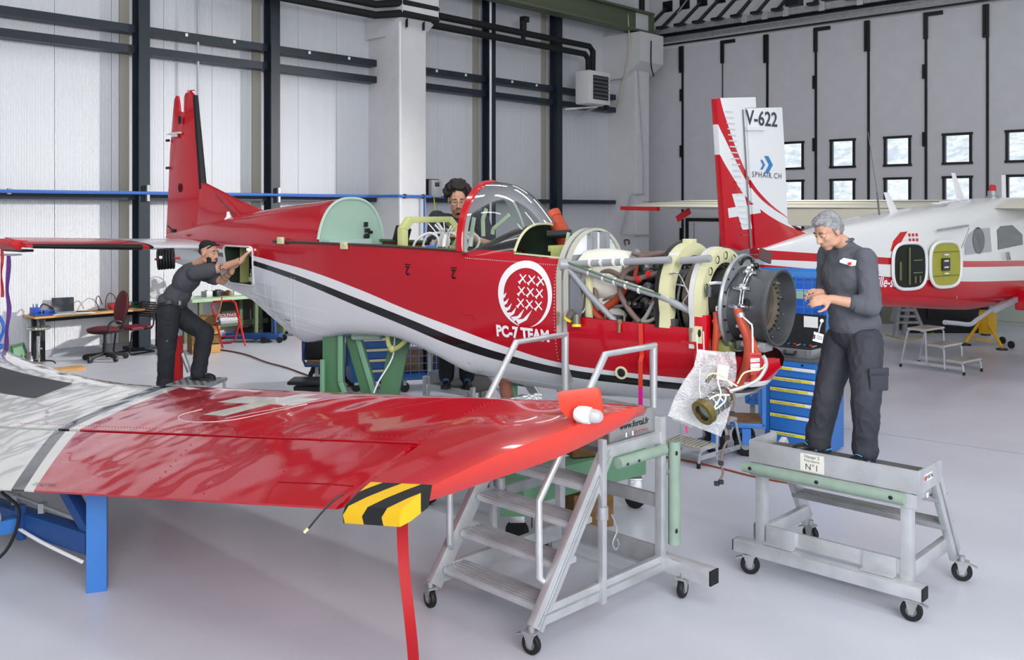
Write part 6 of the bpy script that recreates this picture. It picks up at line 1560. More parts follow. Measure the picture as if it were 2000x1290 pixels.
for dx in (-.04, .04): MB().lathe([(0, .035), (.09, .035), (.12, .0)], q+V((dx, 0, .10)), (0, 0, 1), 12).obj('beacon_lamp', M_redM, UA)
MB().bar(PL(1961, 388), PL(1960, 342), .05, .05).obj('mast', M_white, UA)
for k in range(5): MB().ball(PL(1830+k*13, 398-k*2, -.1), V((.12, .06, .02)), 12, 6).obj('roof_blister', M_white, UA)
MB().box(PL(1833, 416, -.3), (.22, .06, .06)).obj('roof_vent', M_aluD, UA)
# oval freight door (open dark oval) and its yellow-primed leaf folded forward
def oval(cx, cz, rx, rz, n=40, p=3.2): return [(cx+rx*math.copysign(abs(math.cos(a))**(2/p), math.cos(a)), cz+rz*math.copysign(abs(math.sin(a))**(2/p), math.sin(a))) for a in [2*math.pi*k/n for k in range(n)]]
def ovaldoor(px0, px1, py0, py1, m_in_, e, nm, rimn):
    a, b2 = PL(px0, (py0+py1)/2, -WP), PL(px1, (py0+py1)/2, -WP); t = PL((px0+px1)/2, py0, -WP); u = PL((px0+px1)/2, py1, -WP)
    cx, cz, rx, rz = (a.x+b2.x)/2, (t.z+u.z)/2, (b2.x-a.x)/2, (t.z-u.z)/2
    o = oval(cx, cz, rx, rz)
    d = MB(); d.prism(o, lambda x, z: onp(x, z, e), lambda x, z: onp(x, z, e-.03)); ob = d.obj(nm, m_in_, UA, fixn=True, smooth=False)
    ri = [onp(x, z, e+.004) for x, z in o]; MB().tube(ri+[ri[0]], .024, 6).obj(rimn, M_white, ob)
    return ob, cx, cz, rx, rz
m_dk = mat('cabin dark', '1C2118', .7)
do, cx, cz, rx, rz = ovaldoor(1762, 1814, 475, 566, m_dk, .03, 'freight_opening', 'opening_rim')
for dx, dz, sx, sz in ((-.02, 0, .04, 1.6), (.15, .12, .3, .05), (.15, -.15, .3, .05), (.1, -.3, .04, .3), (.2, -.3, .04, .3), (-.2, -.1, .05, .8)): MB().box(onp(cx+dx, cz+dz*rz*2, .04), (sx*rx*2.2, .012, sz*rz)).obj('cabin_rack', mat('rack olive', '6B6F4A', .6), do, smooth=False)
do, cx, cz, rx, rz = ovaldoor(1818, 1872, 472, 561, mat('yellow green door', 'A8A63C', .5, var=.05), .05, 'door_leaf', 'leaf_rim')
pl_ = MB().box(onp(cx-.02, cz, .062), (rx*.55, .012, rz*.55)).obj('placard', M_blackP, do, smooth=False)
for k in range(4): MB().box(onp(cx-.02, cz+.14-.09*k, .07), (rx*.3, .006, .02)).obj('placard_text', M_paper, pl_, smooth=False)
for zz in (.55, -.5): MB().tube([onp(cx-rx*.85, cz+rz*zz, .055), onp(cx+rx*.85, cz+rz*zz, .055)], .006).obj('leaf_seam', mat('seam olive', '7E7C2A', .5), do)
# door rail, cabin door and windows
MB().bar(PL(1833, 450, -.66), PL(1890, 441, -.66), .04, .03).obj('door_rail', M_aluD, UA)
def glassq(pts, nm, m, e=.008):
    q = [PL(p[0], p[1], -WP) for p in pts]; b = MB(); b.prism([(p.x, p.z) for p in q], lambda x, z: onp(x, z, e), lambda x, z: onp(x, z, e-.02)); return b.obj(nm, m, UA, fixn=True, smooth=False)
m_pw = mat('cabin glass', '3A3F48', .06, spec=.8)
glassq([(1885, 498), (1884, 478), (1892, 458), (1905, 448), (1934, 445), (1936, 492)], 'cabin_window', mat('pale perspex', '9A9EA6', .1, spec=.8))
b = MB(); b.prism(oval(PL(1911, 470, -WP).x, PL(1911, 470, -WP).z, .17, .2, p=2), lambda x, z: onp(x, z, .012), lambda x, z: onp(x, z, .009)); b.obj('bulged_pane', m_pw, UA, fixn=True, smooth=False)
glassq([(1949, 488), (1948, 450), (1956, 442), (1978, 440), (1996, 458), (1997, 478)], 'cabin_window', m_pw)
glassq([(2003, 480), (2002, 445), (2030, 440), (2040, 476)], 'cabin_window', m_pw)
MB().tube([onp(PL(1874, 600, -WP).x, PL(1874, 585, -WP).z), onp(PL(1874, 520, -WP).x, PL(1874, 520, -WP).z), onp(PL(1878, 485, -WP).x, PL(1878, 485, -WP).z), onp(PL(1895, 445, -WP).x, PL(1895, 445, -WP).z, .0)], .008, 5).obj('door_seam', mat('seam grey', '9A9A9A', .5), UA)
for px in (1966, 1970): MB().bar(PL(px, 493, -.66), PL(px+3, 508, -.66), .02, .02).obj('door_handle', M_aluD, UA)
# side lettering and club mark
cl = PL(1738, 555, -.6)
text_on('side_lettering', 'aville-sur.ch', .20, lambda u, v: onp(cl.x+.25+u, cl.z+v-.03*u, .008), m_let, UA, shear=.25, bold=.004, sx=.82)
cm = PL(1785, 468, -.6)
for k in range(6): MB().prism([(-.02, -.02), (.02, -.02), (.02, .02), (-.02, .02)], lambda a, c_: onp(cm.x+.05+.075*(k % 3)+a, cm.z+.06-.07*(k//3)+c_, .008), lambda a, c_: onp(cm.x+.05+.075*(k % 3)+a, cm.z+.06-.07*(k//3)+c_, .004)).obj('club_square', M_redM, UA, fixn=True, smooth=False)
sw_ = [(-.34, -.16), (-.28, -.02), (-.12, .10), (.02, .11), (-.06, .04), (-.14, -.05), (-.16, -.14)]
MB().prism(sw_, lambda a, c_: onp(cm.x+a, cm.z+c_, .008), lambda a, c_: onp(cm.x+a, cm.z+c_, .004)).obj('club_swoosh', M_redM, UA, fixn=True, smooth=False)
text_on('club_lettering', 'V-622', .11, lambda u, v: onp(cm.x+.05+u, cm.z-.1+v, .008), M_redM, UA, shear=.3, bold=.006)
# landing gear leg and red fairing at the frame edge
MB().tube([PL(1960, 590, -.5), PL(1930, 610, -.75), PL(1908, 625, -1.0), PL(1895, 634, -1.05), PL(1870, 632, -1.05), PL(1845, 630, -1.05)], .032, 10, sm=4).obj('gear_leg', mat('grey gear', '9CA1A8', .4), UA)
MB().bar(PL(1942, 606, -.75), PL(1985, 585, -.6), .05, .08).obj('gear_strut', mat('grey gear'), UA)
MB().box(PL(1990, 590, -.6)+V((.3, -.1, .03)), (.5, .4, .35)).obj('gear_fairing', mat('red gloss'), UA, bevel=.04)
# ------------------------------------------------------------------ yellow tripod jack
c = G(1922, 672); t = thing('tripod_jack', 'yellow hydraulic tripod jack under the white and red aeroplane', 'jack', c)
s_j = c.y/FP; zt = 2.6-(605-412)*s_j
tops = V((c.x-.0, c.y, zt))
MB().cyl(tops-V((0, 0, .42)), tops, .085, n=18).obj('ram_body', M_yellow, t, True)
MB().cyl(tops, tops+V((0, 0, .10)), .09, n=18).cyl(tops+V((0, 0, .1)), tops+V((0, 0, .2)), .03).obj('ram_head', M_blackP, t, True)
MB().cyl(V((c.x, c.y, .5)), tops-V((0, 0, .4)), .08, n=18).obj('ram_sleeve', M_blackP, t, True)
for px, py in ((1886, 675), (1957, 684), (1925, 655)):
    e = G(px, py); MB().tube([tops-V((0, 0, .12)), e+V((0, 0, .05))], .03, 10).obj('leg', M_yellow, t, True); MB().cyl(e, e+V((0, 0, .03)), .1).obj('foot', M_blackP, t, True)
MB().box(V((c.x+.05, c.y-.05, .42)), (.3, .2, .42), Matrix.Rotation(R(30), 3, 'Z')).obj('pump_box', M_yellow, t, True, bevel=.02)
MB().bar(G(1886, 672)+V((0, 0, .12)), G(1940, 678)+V((0, 0, .12)), .03, .03).obj('tie_bar', M_yellow, t, True)
for px, py in ((1958, 672), (1975, 681)): q = G(px, py); MB().lathe([(-.02, .03), (-.02, .07), (.02, .07), (.02, .03)], q+V((0, 0, .07)), (1, .3, 0), 18, caps=True).obj('wheel', M_blackP, t, True)
# ------------------------------------------------------------------ three-tread step stool
m_grip = mat('grip tread', 'C9C3AE', .5, .3, bump=.9, scale=26)
def stepstool(name, label, loc, rot, treads, w, legs_, cat='step stool'):
    """treads: (x, z, depth); built facing +x descending"""
    t = thing(name, label, cat, loc, rot)
    for k, (x, z, d) in enumerate(treads):
        tr_ = MB().box((x, 0, z-.015), (d, w, .03)).obj('tread', M_alu, t, bevel=.004)
        MB().box((x, 0, z+.002), (d*.96, w*.97, .008)).obj('grip_plate', m_grip, tr_, smooth=False)
        for i in range(9): MB().bar((x-d*.45, -w*.45+w*.9*i/9, z+.007), (x+d*.45, -w*.45+w*.9*i/9+.05, z+.007), .016, .006).obj('grip_rib', M_steel, tr_, smooth=False)
        for y in (-w/2+.02, w/2-.02):
            xb = x+d*.42 if k else x+d*.42
            MB().tube([(xb-.08, y, z-.03), (xb-.01, y, z-.035), (xb+.015, y, z-.07), (xb+.03, y, .0 if k == len(treads)-1 else max(.05, treads[min(k+1, len(treads)-1)][1]-.3))], .014, 8).obj('leg', M_alu, t)
            if k == len(treads)-1: MB().cyl((xb+.03, y, 0), (xb+.03, y, .05), .02).obj('rubber_foot', M_black, t)
    x, z, d = treads[0]
    for y in (-w/2+.02, w/2-.02):
        MB().tube([(x-d*.35, y, z-.03), (x-d*.48, y, z-.05), (x-d*.5-.12, y, .03)], .015, 8).obj('leg', M_alu, t); MB().cyl((x-d*.5-.124, y, 0), (x-d*.5-.118, y, .05), .021).obj('rubber_foot', M_black, t)
        MB().bar((x-d*.5-.1, y, .1), (treads[-1][0]+treads[-1][2]*.45, y, .1), .012, .05).obj('side_rail', M_alu, t)
    return t
a = G(1765, 735); b_ = G(1932, 748)
ss = stepstool('step_stool', 'three-tread aluminium step stool standing alone on the floor under the white aeroplane', G(1843, 722), R(-52), ((-.30, .66, .32), (.02, .43, .28), (.33, .21, .28)), .62, 0)
# ================================================================== left: desk corner
def SP(px, py, z): return G(px, py, z)
AW = math.atan2(WD.y, WD.x)
ds0, ds1 = -.12, 2.35
dk = thing('work_desk', 'long beech-topped desk with black legs along the ribbed wall', 'desk', LW((ds0+ds1)/2, -.09, 0), AW)
LD_ = ds1-ds0
MB().box((0, -.0, .765), (LD_, .58, .035)).obj('desk_top', M_wood, dk, bevel=.006)
for x in (-LD_/2+.16, LD_/2-.25):
    for y in (-.2, .2): MB().box((x, y, .375), (.07, .07, .75)).obj('leg', M_blackP, dk, bevel=.005)
MB().box((0, .2, .68), (LD_-.5, .04, .08)).obj('apron', M_blackP, dk)
def DK(x, y, z=.783): return (Matrix.Translation(LW((ds0+ds1)/2, -.09, 0)) @ Matrix.Rotation(AW, 4, 'Z')) @ V((x, y, z))
t = thing('laptop', 'open laptop with dark screen on the beech desk', 'laptop', DK(-.62, .08), AW+R(-12))
MB().box((0, -.10, .012), (.36, .26, .02)).obj('keyboard_base', mat('laptop grey', 'A9ABB0', .4), t, bevel=.004)
MB().box((0, .06, .14), (.36, .014, .26), Matrix.Rotation(R(-14), 3, 'X')).obj('screen', mat('laptop screen', '2E3138', .2), t, bevel=.004)
t = thing('document_tray', 'blue plastic tray set with pens and cables at the desk end', 'desk tray', DK(-1.02, -.05), AW)
MB().box((0, 0, .02), (.36, .3, .03)).box((-.1, .05, .08), (.14, .16, .12)).box((.08, -.05, .06), (.18, .1, .06)).obj('tray_body', mat('blue plastic', '2A4FA8', .35), t, bevel=.008)
for k in range(5): MB().cyl((-.13+.02*k, .05, .1), (-.14+.025*k, .05, .2), .007, n=8).obj('pen', [mat('blue plastic'), M_paper, M_blackP][k % 3], t)
MB().tube([(-.02, .1, .1), (.05, .12, .18), (.14, .08, .14), (.18, .02, .1), (.1, .0, .12)], .012, sm=5).obj('coiled_lead', M_blackP, t)
def sheet(nm, lab, x, y, w, h, a, m=M_paper, th=.004, cat='paper', z=.783, grp=None):
    o = MB().box((0, 0, th/2), (w, h, th)).obj(nm, m, smooth=False); o.location = DK(x, y, z); o.rotation_euler = (0, 0, AW+R(a)); return tag(o, lab, cat, grp)
sheet('paper_stack', 'thick white paper stack beside the blue desk tray', -.76, -.16, .3, .21, 6, th=.02)
sheet('paper_sheet', 'loose white sheets in front of the laptop', -.42, -.22, .4, .26, -6)
sheet('paper_sheet', 'sheets and folder behind the office chair on the desk', .42, .0, .35, .24, 10)
sheet('paper_sheet', 'white papers by the desk end near the column', .86, .05, .3, .24, -12)
t = thing('power_adapter', 'black adapter with looping cable on the desk beside the red case', 'adapter', DK(.02, -.05), AW)
MB().box((0, 0, .02), (.16, .09, .04)).obj('brick', M_blackP, t, bevel=.01)
MB().tube([(.05, 0, .03), (.08, .05, .2), (.16, .1, .3), (.26, .12, .24), (.3, .1, .12)], .008, sm=6).tube([(-.06, 0, .03), (-.1, .06, .18), (-.03, .12, .26), (.05, .14, .1)], .008, sm=6).tube([(-.08, 0, .01), (-.3, -.02, .01), (-.45, .08, .01)], .008, sm=6).obj('cable', M_blackP, t)
t = thing('tool_case', 'small red plastic tool case lying on the desk', 'case', DK(.36, .06), AW+R(-5))
MB().box((0, 0, .06), (.36, .26, .11)).obj('shell', mat('red plastic', 'B01E30', .4), t, bevel=.025); MB().box((0, -.135, .08), (.12, .02, .03)).obj('handle', M_blackP, t)
t = thing('tool_case', 'small green plastic case beside the red one on the desk', 'case', DK(.66, .12), AW+R(6))
MB().box((0, 0, .055), (.28, .22, .10)).obj('shell', mat('green plastic', '2F7A4E', .4), t, bevel=.02); MB().box((0, -.112, .07), (.1, .02, .03)).obj('latch', M_blackP, t)
# office chair
oc = G(205, 704); t = thing('office_chair', 'maroon swivel office chair with black five-star base by the desk', 'chair', oc, R(228))
m_mar = mat('maroon fabric', '5E2228', .85, bump=.3, scale=200)
for k in range(5):
    a = 2*math.pi*k/5+.4; MB().bar((0, 0, .12), (.33*math.cos(a), .33*math.sin(a), .08), .05, .05).obj('base_arm', M_blackP, t, bevel=.01)
    MB().lathe([(-.025, .03), (-.02, .05), (.02, .05), (.025, .03)], (.34*math.cos(a), .34*math.sin(a), .05), (-math.sin(a), math.cos(a), 0), 16, caps=True).obj('caster', M_blackP, t)
MB().cyl((0, 0, .1), (0, 0, .30), .045, .04).cyl((0, 0, .3), (0, 0, .48), .028).obj('gas_column', M_blackP, t)
b = MB(); b.ball((.04, 0, .54), (.27, .26, .055), 24, 10); b.obj('seat', m_mar, t)
MB().ball((.04, 0, .505), (.25, .24, .045), 24, 10).obj('seat_shell', M_blackP, t)
MB().ball((-.28, 0, .90), (.055, .22, .30), 24, 16, Matrix.Rotation(R(-10), 3, 'Y')).obj('backrest', m_mar, t)
MB().ball((-.31, 0, .89), (.05, .21, .29), 24, 16, Matrix.Rotation(R(-10), 3, 'Y')).obj('back_shell', M_blackP, t)
MB().tube([(-.05, 0, .48), (-.28, 0, .5), (-.33, 0, .62), (-.32, 0, .8)], .028, sm=4).obj('back_stem', M_blackP, t)
MB().tube([(.06, .27, .5), (.08, .3, .62), (0, .3, .70), (-.14, .3, .68), (-.2, .27, .58)], .016, sm=5).obj('armrest', M_blackP, t)
# visitor chair with perforated back
vc = G(262, 690); t = thing('visitor_chair', 'cantilever visitor chair with perforated black back and maroon seat', 'chair', vc, R(240))
for y in (-.22, .22): MB().tube([(-.27, y, .02), (.24, y, .02), (.27, y, .06), (.22, y, .42), (.18, y, .45), (-.2, y, .45), (-.24, y, .5), (-.3, y, .86)], .014, 8).obj('frame_tube', M_blackP, t)
MB().tube([(-.27, -.22, .02), (-.27, .22, .02)], .014).obj('rear_bar', M_blackP, t)
MB().box((0, 0, .47), (.44, .44, .06)).obj('seat', mat('maroon seat', '7A2238', .8), t, bevel=.025)
hb = MB(); nx, nz = 11, 6
for i in range(nx+1): hb.box((0, -.22+.44*i/nx, 0), (.012, .018, .26))
for j in range(nz+1): hb.box((0, 0, -.13+.26*j/nz), (.012, .45, .02))
o = hb.obj('backrest', M_blackP, t, smooth=False); o.location = (-.28, 0, .78); o.rotation_euler = (0, R(-8), 0)
# round stool
rs = G(76, 712); t = thing('round_stool', 'chrome round work stool with thin pole in front of the desk', 'stool', rs)
MB().lathe([(0, .0), (0, .17), (.02, .19), (.04, .18), (.05, 0)], (0, 0, .59), (0, 0, 1), 28).obj('seat', mat('mint chrome', 'B9C6BC', .15, .8), t)
MB().cyl((0, 0, .02), (0, 0, .5), .022).obj('pole', M_chrome, t); MB().cyl((0, 0, .48), (0, 0, .58), .04, .03).obj('swivel', M_blackP, t)
for k in range(3): a = 2.09*k+.3; MB().tube([(0, 0, .06), (.2*math.cos(a), .2*math.sin(a), .05), (.26*math.cos(a), .26*math.sin(a), .0)], .012, sm=3).obj('foot_arm', M_blackP, t)
MB().cyl((.02, 0, .27), (.07, 0, .27), .02).obj('clamp_knob', M_chrome, t)
# bottle, green case, odds on a pallet board at the left
pb_ = G(85, 728); t = thing('floor_board', 'timber board on the floor carrying small parts behind the wing root', 'board', pb_, R(40))
MB().box((0, 0, .02), (1.2, .32, .04)).obj('plank', M_wood, t)
t = thing('bottle', 'grey plastic bottle with white label standing on the timber board', 'bottle', G(58, 722)+V((0, 0, .04)))
MB().lathe([(0, .04), (.0, .048), (.16, .048), (.19, .03), (.2, .016), (.23, .016)], n=20).obj('body', mat('bottle grey', '6E7078', .3), t); MB().lathe([(.03, .049), (.12, .049)], n=20).obj('label', M_paper, t)
o = MB().box((0, 0, .05), (.16, .12, .09)).cyl((.06, .05, .1), (.1, .05, .16), .03).obj('brass_fitting', mat('brass parts', '8A7A52', .4, .6), bevel=.01); o.location = G(40, 716)+V((0, 0, .04)); tag(o, 'brass coloured valve parts beside the green case', 'fitting')
o = MB().box((0, 0, .04), (.12, .09, .08)).obj('brown_block', M_rough, bevel=.008); o.location = G(74, 723)+V((0, 0, .04)); tag(o, 'small brown block beside the grey bottle', 'block')
t = thing('glazed_canopy_case', 'green rimmed clear cover lying behind the wing root', 'cover', G(8, 716)+V((0, 0, .05)))
b = MB(); b.loft([[V((x*(1-.25*k), y*(1-.3*k), .3*k)) for x, y in ((-.3, -.25), (.3, -.25), (.3, .25), (-.3, .25))] for k in (0, .6, 1)], True, caps=True).obj('cover', mat('green clear cover', '8FB79A', .15, trans=.3), t, fixn=True, bevel=.02)
MB().tube([(.3, -.25, 0), (.255, -.205, .18), (.225, -.175, .3), (.225, .175, .3), (.255, .205, .18), (.3, .25, 0)], .02).obj('rim', M_greenD, t)
# purple lashing strap and red streamer under the tailplane tip
def ribbon(nm, lab, pts, w, m, cat):
    q = catmull(pts, 6); rows = [[p+V((-w/2, 0, 0)), p+V((w/2, .02*math.sin(i*.7), 0))] for i, p in enumerate(q)]
    return tag(MB().loft(rows).obj(nm, m, solid=.003), lab, cat)
ribbon('lashing_strap', 'purple lashing strap hanging down beside the desk end', [P(17, 500, 11.6), P(15, 560, 11.6), P(17, 610, 11.6), P(13, 660, 11.6), P(10, 700, 11.6)], .05, mat('purple webbing', '6A3F8C', .8), 'strap')
ribbon('streamer_ribbon', 'red streamer ribbon hanging from the tailplane tip', [P(3.5, 488, 9.62), P(4, 530, 9.62), P(4, 581, 9.62)], .025, mat('ribbon red'), 'ribbon')
o = MB().tube([P(-6, 612, 11.3), P(8, 640, 11.3), P(-4, 672, 11.3)]+[P(0+4*math.sin(k*1.6), 670+k*5, 11.3+.03*math.cos(k*1.6)) for k in range(1, 13)], .02, 8, sm=4).obj('air_hose', mat('blue hose', '2F6DD0', .35)); tag(o, 'coiled blue air hose at the picture edge under the tailplane', 'hose')
o = MB().box((0, 0, 0), (.26, .2, .02), taper=.8).obj('wall_shelf_plate', M_aluD); o.location = P(17, 498, 11.7); tag(o, 'small grey plate holding the purple strap', 'plate')
# ballast discs under the tailplane
wt_ = thing('ballast_discs', 'stack of black round ballast discs hung below the tailplane', 'weights', P(324, 506, 9.95))
for k in range(6):
    c = P(310+5.6*k, 507-.4*k, 9.95+.02*k); MB().lathe([(-.012, .05), (-.012, .108), (-.006, .114), (.006, .114), (.012, .108), (.012, .05)], c, (.95, .25, .05), 32, caps=True).obj('disc', M_black, wt_, True)
MB().tube([P(302, 507, 9.95), P(352, 504, 10.05)], .012).obj('bar', M_redM, wt_, True); MB().box(P(314, 503, 9.82), (.03, .005, .03)).obj('sticker', M_paper, wt_, True)
MB().tube([P(322, 486, 9.9), P(322, 500, 9.95)], .01).obj('hanger', M_blackP, wt_, True)
# workbench behind the bearded person
wb = thing('work_bench', 'green-edged metal workbench against the wall behind the tail', 'workbench', LW(4.6, .1, 0), AW)
MB().box((0, 0, .88), (4.0, .75, .06)).obj('bench_top', mat('pale green top', 'A9C4A2', .5), wb, bevel=.005)
for x in (-1.8, -.6, .7, 1.8):
    for y in (-.3, .3): MB().box((x, y, .425), (.07, .07, .85)).obj('leg', mat('bench olive', '5C6B4C', .5), wb)
MB().box((0, .3, .3), (3.7, .04, .1)).obj('rail', mat('bench olive'), wb)
MB().box((.3, .34, .55), (2.6, .03, .6)).obj('back_panel', mat('bench dark panel', '3F4038', .7), wb)
t = thing('table_fan', 'black desk fan standing on the workbench by the column', 'fan', LW(2.75, .0, .91), AW)
MB().cyl((0, 0, 0), (0, 0, .03), .12).cyl((0, 0, .03), (0, 0, .2), .02).obj('base', M_aluD, t)
for k in range(10): a = math.pi*k/10; MB().tube([(.2*math.cos(a), -.06, .36+.2*math.sin(a)), (0, -.1, .36), (-.2*math.cos(a), -.06, .36-.2*math.sin(a))], .004, 5).obj('grille_wire', M_blackP, t)
MB().lathe([(-.012, .2), (.0, .212), (.012, .2)], (0, -.03, .36), (0, 1, 0), 28).obj('grille_rim', M_blackP, t)
for k in range(4): a = k*1.57+.4; MB().ball((.09*math.cos(a), -.02, .36+.09*math.sin(a)), (.085, .01, .05), 12, 6, Matrix.Rotation(-a, 3, 'Y') @ Matrix.Rotation(R(20), 3, 'X')).obj('blade', M_blackP, t)
MB().cyl((0, -.02, .36), (0, .1, .36), .06).obj('motor', M_blackP, t)
rgx = random.Random(5)
for k in range(7):
    s_ = 3.1+.22*k; w_, h_ = rgx.uniform(.08, .2), rgx.uniform(.04, .14)
    o = MB().box((0, 0, h_/2), (w_, .16, h_)).box((0, -.02, h_+.01), (w_*.5, .08, .02)).obj('bench_part', [M_aluD, M_blackP, M_rough, M_paper, M_redM][k % 5], bevel=.008); o.location = LW(s_, .1, .91); o.rotation_euler = (0, 0, AW+rgx.uniform(-.4, .4))
    tag(o, ['silver', 'black', 'brown', 'white', 'red', 'grey metal', 'dark'][k]+' small part lying on the green-edged workbench', 'part', 'small parts on the workbench')
# wooden crate, white board, paper-roll stand, trolley jack
cr = thing('wooden_crate', 'rough wooden crate behind the bearded person\'s knee', 'crate', G(398, 688), R(30))
for y in (-.2, .2):
    for k in range(4): MB().box((0, y, .08+.17*k), (.5, .025, .15)).obj('plank', M_rough if k % 2 else M_wood, cr)
for x in (-.24, .24): MB().box((x, 0, .33), (.025, .42, .66)).obj('end_board', M_rough, cr)
MB().box((0, 0, .03), (.48, .4, .03)).obj('bottom', M_rough, cr)
o = MB().box((0, 0, .35), (1.1, .03, .7)).obj('white_board', mat('board white', 'C9CEDA', .5), bevel=.01); o.location = G(452, 660)+V((0, .6, 0)); o.rotation_euler = (0, 0, AW); tag(o, 'pale board leaning under the workbench behind the red stand', 'board')
c0 = G(448, 690); sc_ = c0.y/FP
pr = thing('paper_roll_stand', 'red folding tube stand holding a white paper roll', 'paper stand', c0)
ST = lambda px, py, dy=0: P(px, py, c0.y+dy)
MB().tube([ST(435, 680, -.15), ST(415, 600, .12), ST(417, 590, .12), ST(453, 587, .12), ST(460, 592, .12), ST(479, 676, -.15)], .017, 8).obj('frame_tube', M_redM, pr, True)
MB().tube([ST(426, 620), ST(414, 660, .35), ST(414, 672, .36), ST(452, 670, .4), ST(460, 662, .4), ST(469, 622)], .015, 8).obj('frame_tube', M_redM, pr, True)
MB().tube([ST(432, 658, .0), ST(474, 655, .0)], .008).obj('cross_bar', M_redM, pr, True)
MB().prism([(420, 614), (466, 611), (467, 619), (422, 621)], lambda x, y: ST(x, y, -.02), lambda x, y: ST(x, y, .02)).obj('sign_plate', M_redM, pr, True, fixn=True)
text_on('sign_lettering', 'GOLPAKE', .075, lambda u, v: ST(444, 616.3, -.03)+V((u, .0, v+.05*u)), m_let, pr, True, bold=.002)
MB().cyl(ST(430, 627, -.03), ST(463, 624, .03), .062, n=24).obj('paper_roll', M_paper, pr, True); MB().cyl(ST(428, 627.4, -.03), ST(432, 627, -.026), .064, n=24).obj('roll_core', M_blueD, pr, True); MB().cyl(ST(422, 628, -.04), ST(470, 623, .04), .014).obj('spindle', M_steel, pr, True)
jk = thing('trolley_jack', 'blue low trolley jack on the floor right of the red paper stand', 'jack', G(510, 668))
JP = lambda px, py, z=0, dy=0: G(px, py, z)+V((0, dy, 0))
MB().prism([(-.75, -.07), (.1, -.16), (.35, -.16), (.35, .16), (.1, .16), (-.75, .07)], lambda x, y: G(515, 668)+V((x, y, .06)), lambda x, y: G(515, 668)+V((x*.98, y*.9, .17))).obj('chassis', M_blueD, jk, True, fixn=True, bevel=.015)
for x, y in ((.05, -.2), (.05, .2), (.36, -.18), (.36, .18)): MB().lathe([(-.02, .03), (-.02, .06), (.02, .06), (.02, .03)], G(515, 668)+V((x, y, .06)), (0, 1, 0), 16, caps=True).obj('wheel', M_blackP, jk, True)
MB().cyl(G(515, 668)+V((.22, 0, .15)), G(515, 668)+V((.20, 0, .75)), .035).obj('lever_socket', M_blueD, jk, True); MB().bar(G(515, 668)+V((-.7, 0, .1)), G(515, 668)+V((-.95, 0, .06)), .12, .06).obj('saddle_arm', M_blackP, jk, True)
o = MB().box((0, 0, .1), (.5, .3, .2)).box((.1, 0, .22), (.24, .2, .08)).obj('black_bag', M_black, bevel=.05); o.location = G(488, 660); tag(o, 'black soft bag behind the blue trolley jack', 'bag')
for k, (px, w_) in enumerate(((508, .12), (547, .16))):
    o = MB().box((0, 0, .55), (w_, w_, 1.1)).box((0, 0, .02), (w_*2, w_*2, .04)).obj('green_post', mat('bench olive'), bevel=.006); o.location = G(px, 655+k*3); tag(o, ['slim olive post behind the trolley jack under the fuselage', 'wide olive post right of the trolley jack'][k], 'post')
o = MB().cyl((0, 0, 0), (0, 0, .32), .12, .1).cyl((0, 0, .32), (0, 0, .4), .04).obj('red_canister', M_redM); o.location = G(582, 655); tag(o, 'red canister half hidden under the rear fuselage', 'canister')
# power cable over the floor
o = MB().tube([G(x, y)+V((0, 0, .012)) for x, y in ((405, 683), (440, 686), (480, 694), (520, 709), (560, 720), (610, 738), (660, 752), (700, 760))], .012, 6, sm=5).obj('floor_cable', mat('brown cable', '6A4632', .6)); tag(o, 'brown cable snaking from the wooden crate across the floor', 'cable')
o = MB().tube([P(434, 580, 15), P(430, 600, 15), P(422, 625, 15)], .012, 6, sm=5).obj('orange_cable', mat('orange cable', 'C0704A', .5)); tag(o, 'orange cable hanging from the green-edged bench', 'cable')
# step under the bearded person: two treads high
gs = P(385, 745, 10.15); 
fs = thing('step_stool', 'step stool with perforated tread under the bearded person', 'step stool', (gs.x, gs.y, 0), R(-8))
zt = ZST
for x0, z0, nm in ((.0, zt, 0), (-.34, ZST2, 1)):
    tr_ = MB().box((x0, 0, z0-.02), (.46 if nm == 0 else .3, .5, .036)).obj('tread', M_aluD, fs, bevel=.004)
    for i in range(10):
        for j in range(7): MB().lathe([(0, .018), (.004, .014)], (x0-.2+.04*i if nm == 0 else x0-.13+.027*i, -.2+.066*j, z0-.003), (0, 0, 1), 8).obj('grip_ring', [M_aluD, M_blackP][(i+j) % 2], tr_) if nm == 0 else None
for x0, z0 in ((-.2, zt), (.2, zt), (-.46, ZST2)):
    for y in (-.23, .23): MB().tube([(x0, y, z0-.03), (x0*1.15, y, 0)], .016).obj('leg', M_aluD, fs)
o = thing('floor_jack', 'red hydraulic jack column beside the bearded person\'s legs', 'jack', G(347, 800))
MB().box(P(346, 725, 10.6)-V((0, 0, .1)), (.10, .1, 1.0)).obj('column', M_redM, o, True); MB().cyl(P(351, 688, 10.6), P(356, 686, 10.6), .04).obj('head', M_redM, o, True); MB().tube([P(356, 690, 10.6), P(370, 727, 10.6)], .03).obj('ram', M_aluD, o, True); MB().box(V((P(346, 725, 10.6).x, 10.6, .03)), (.5, .4, .06)).obj('base', M_redM, o, True)
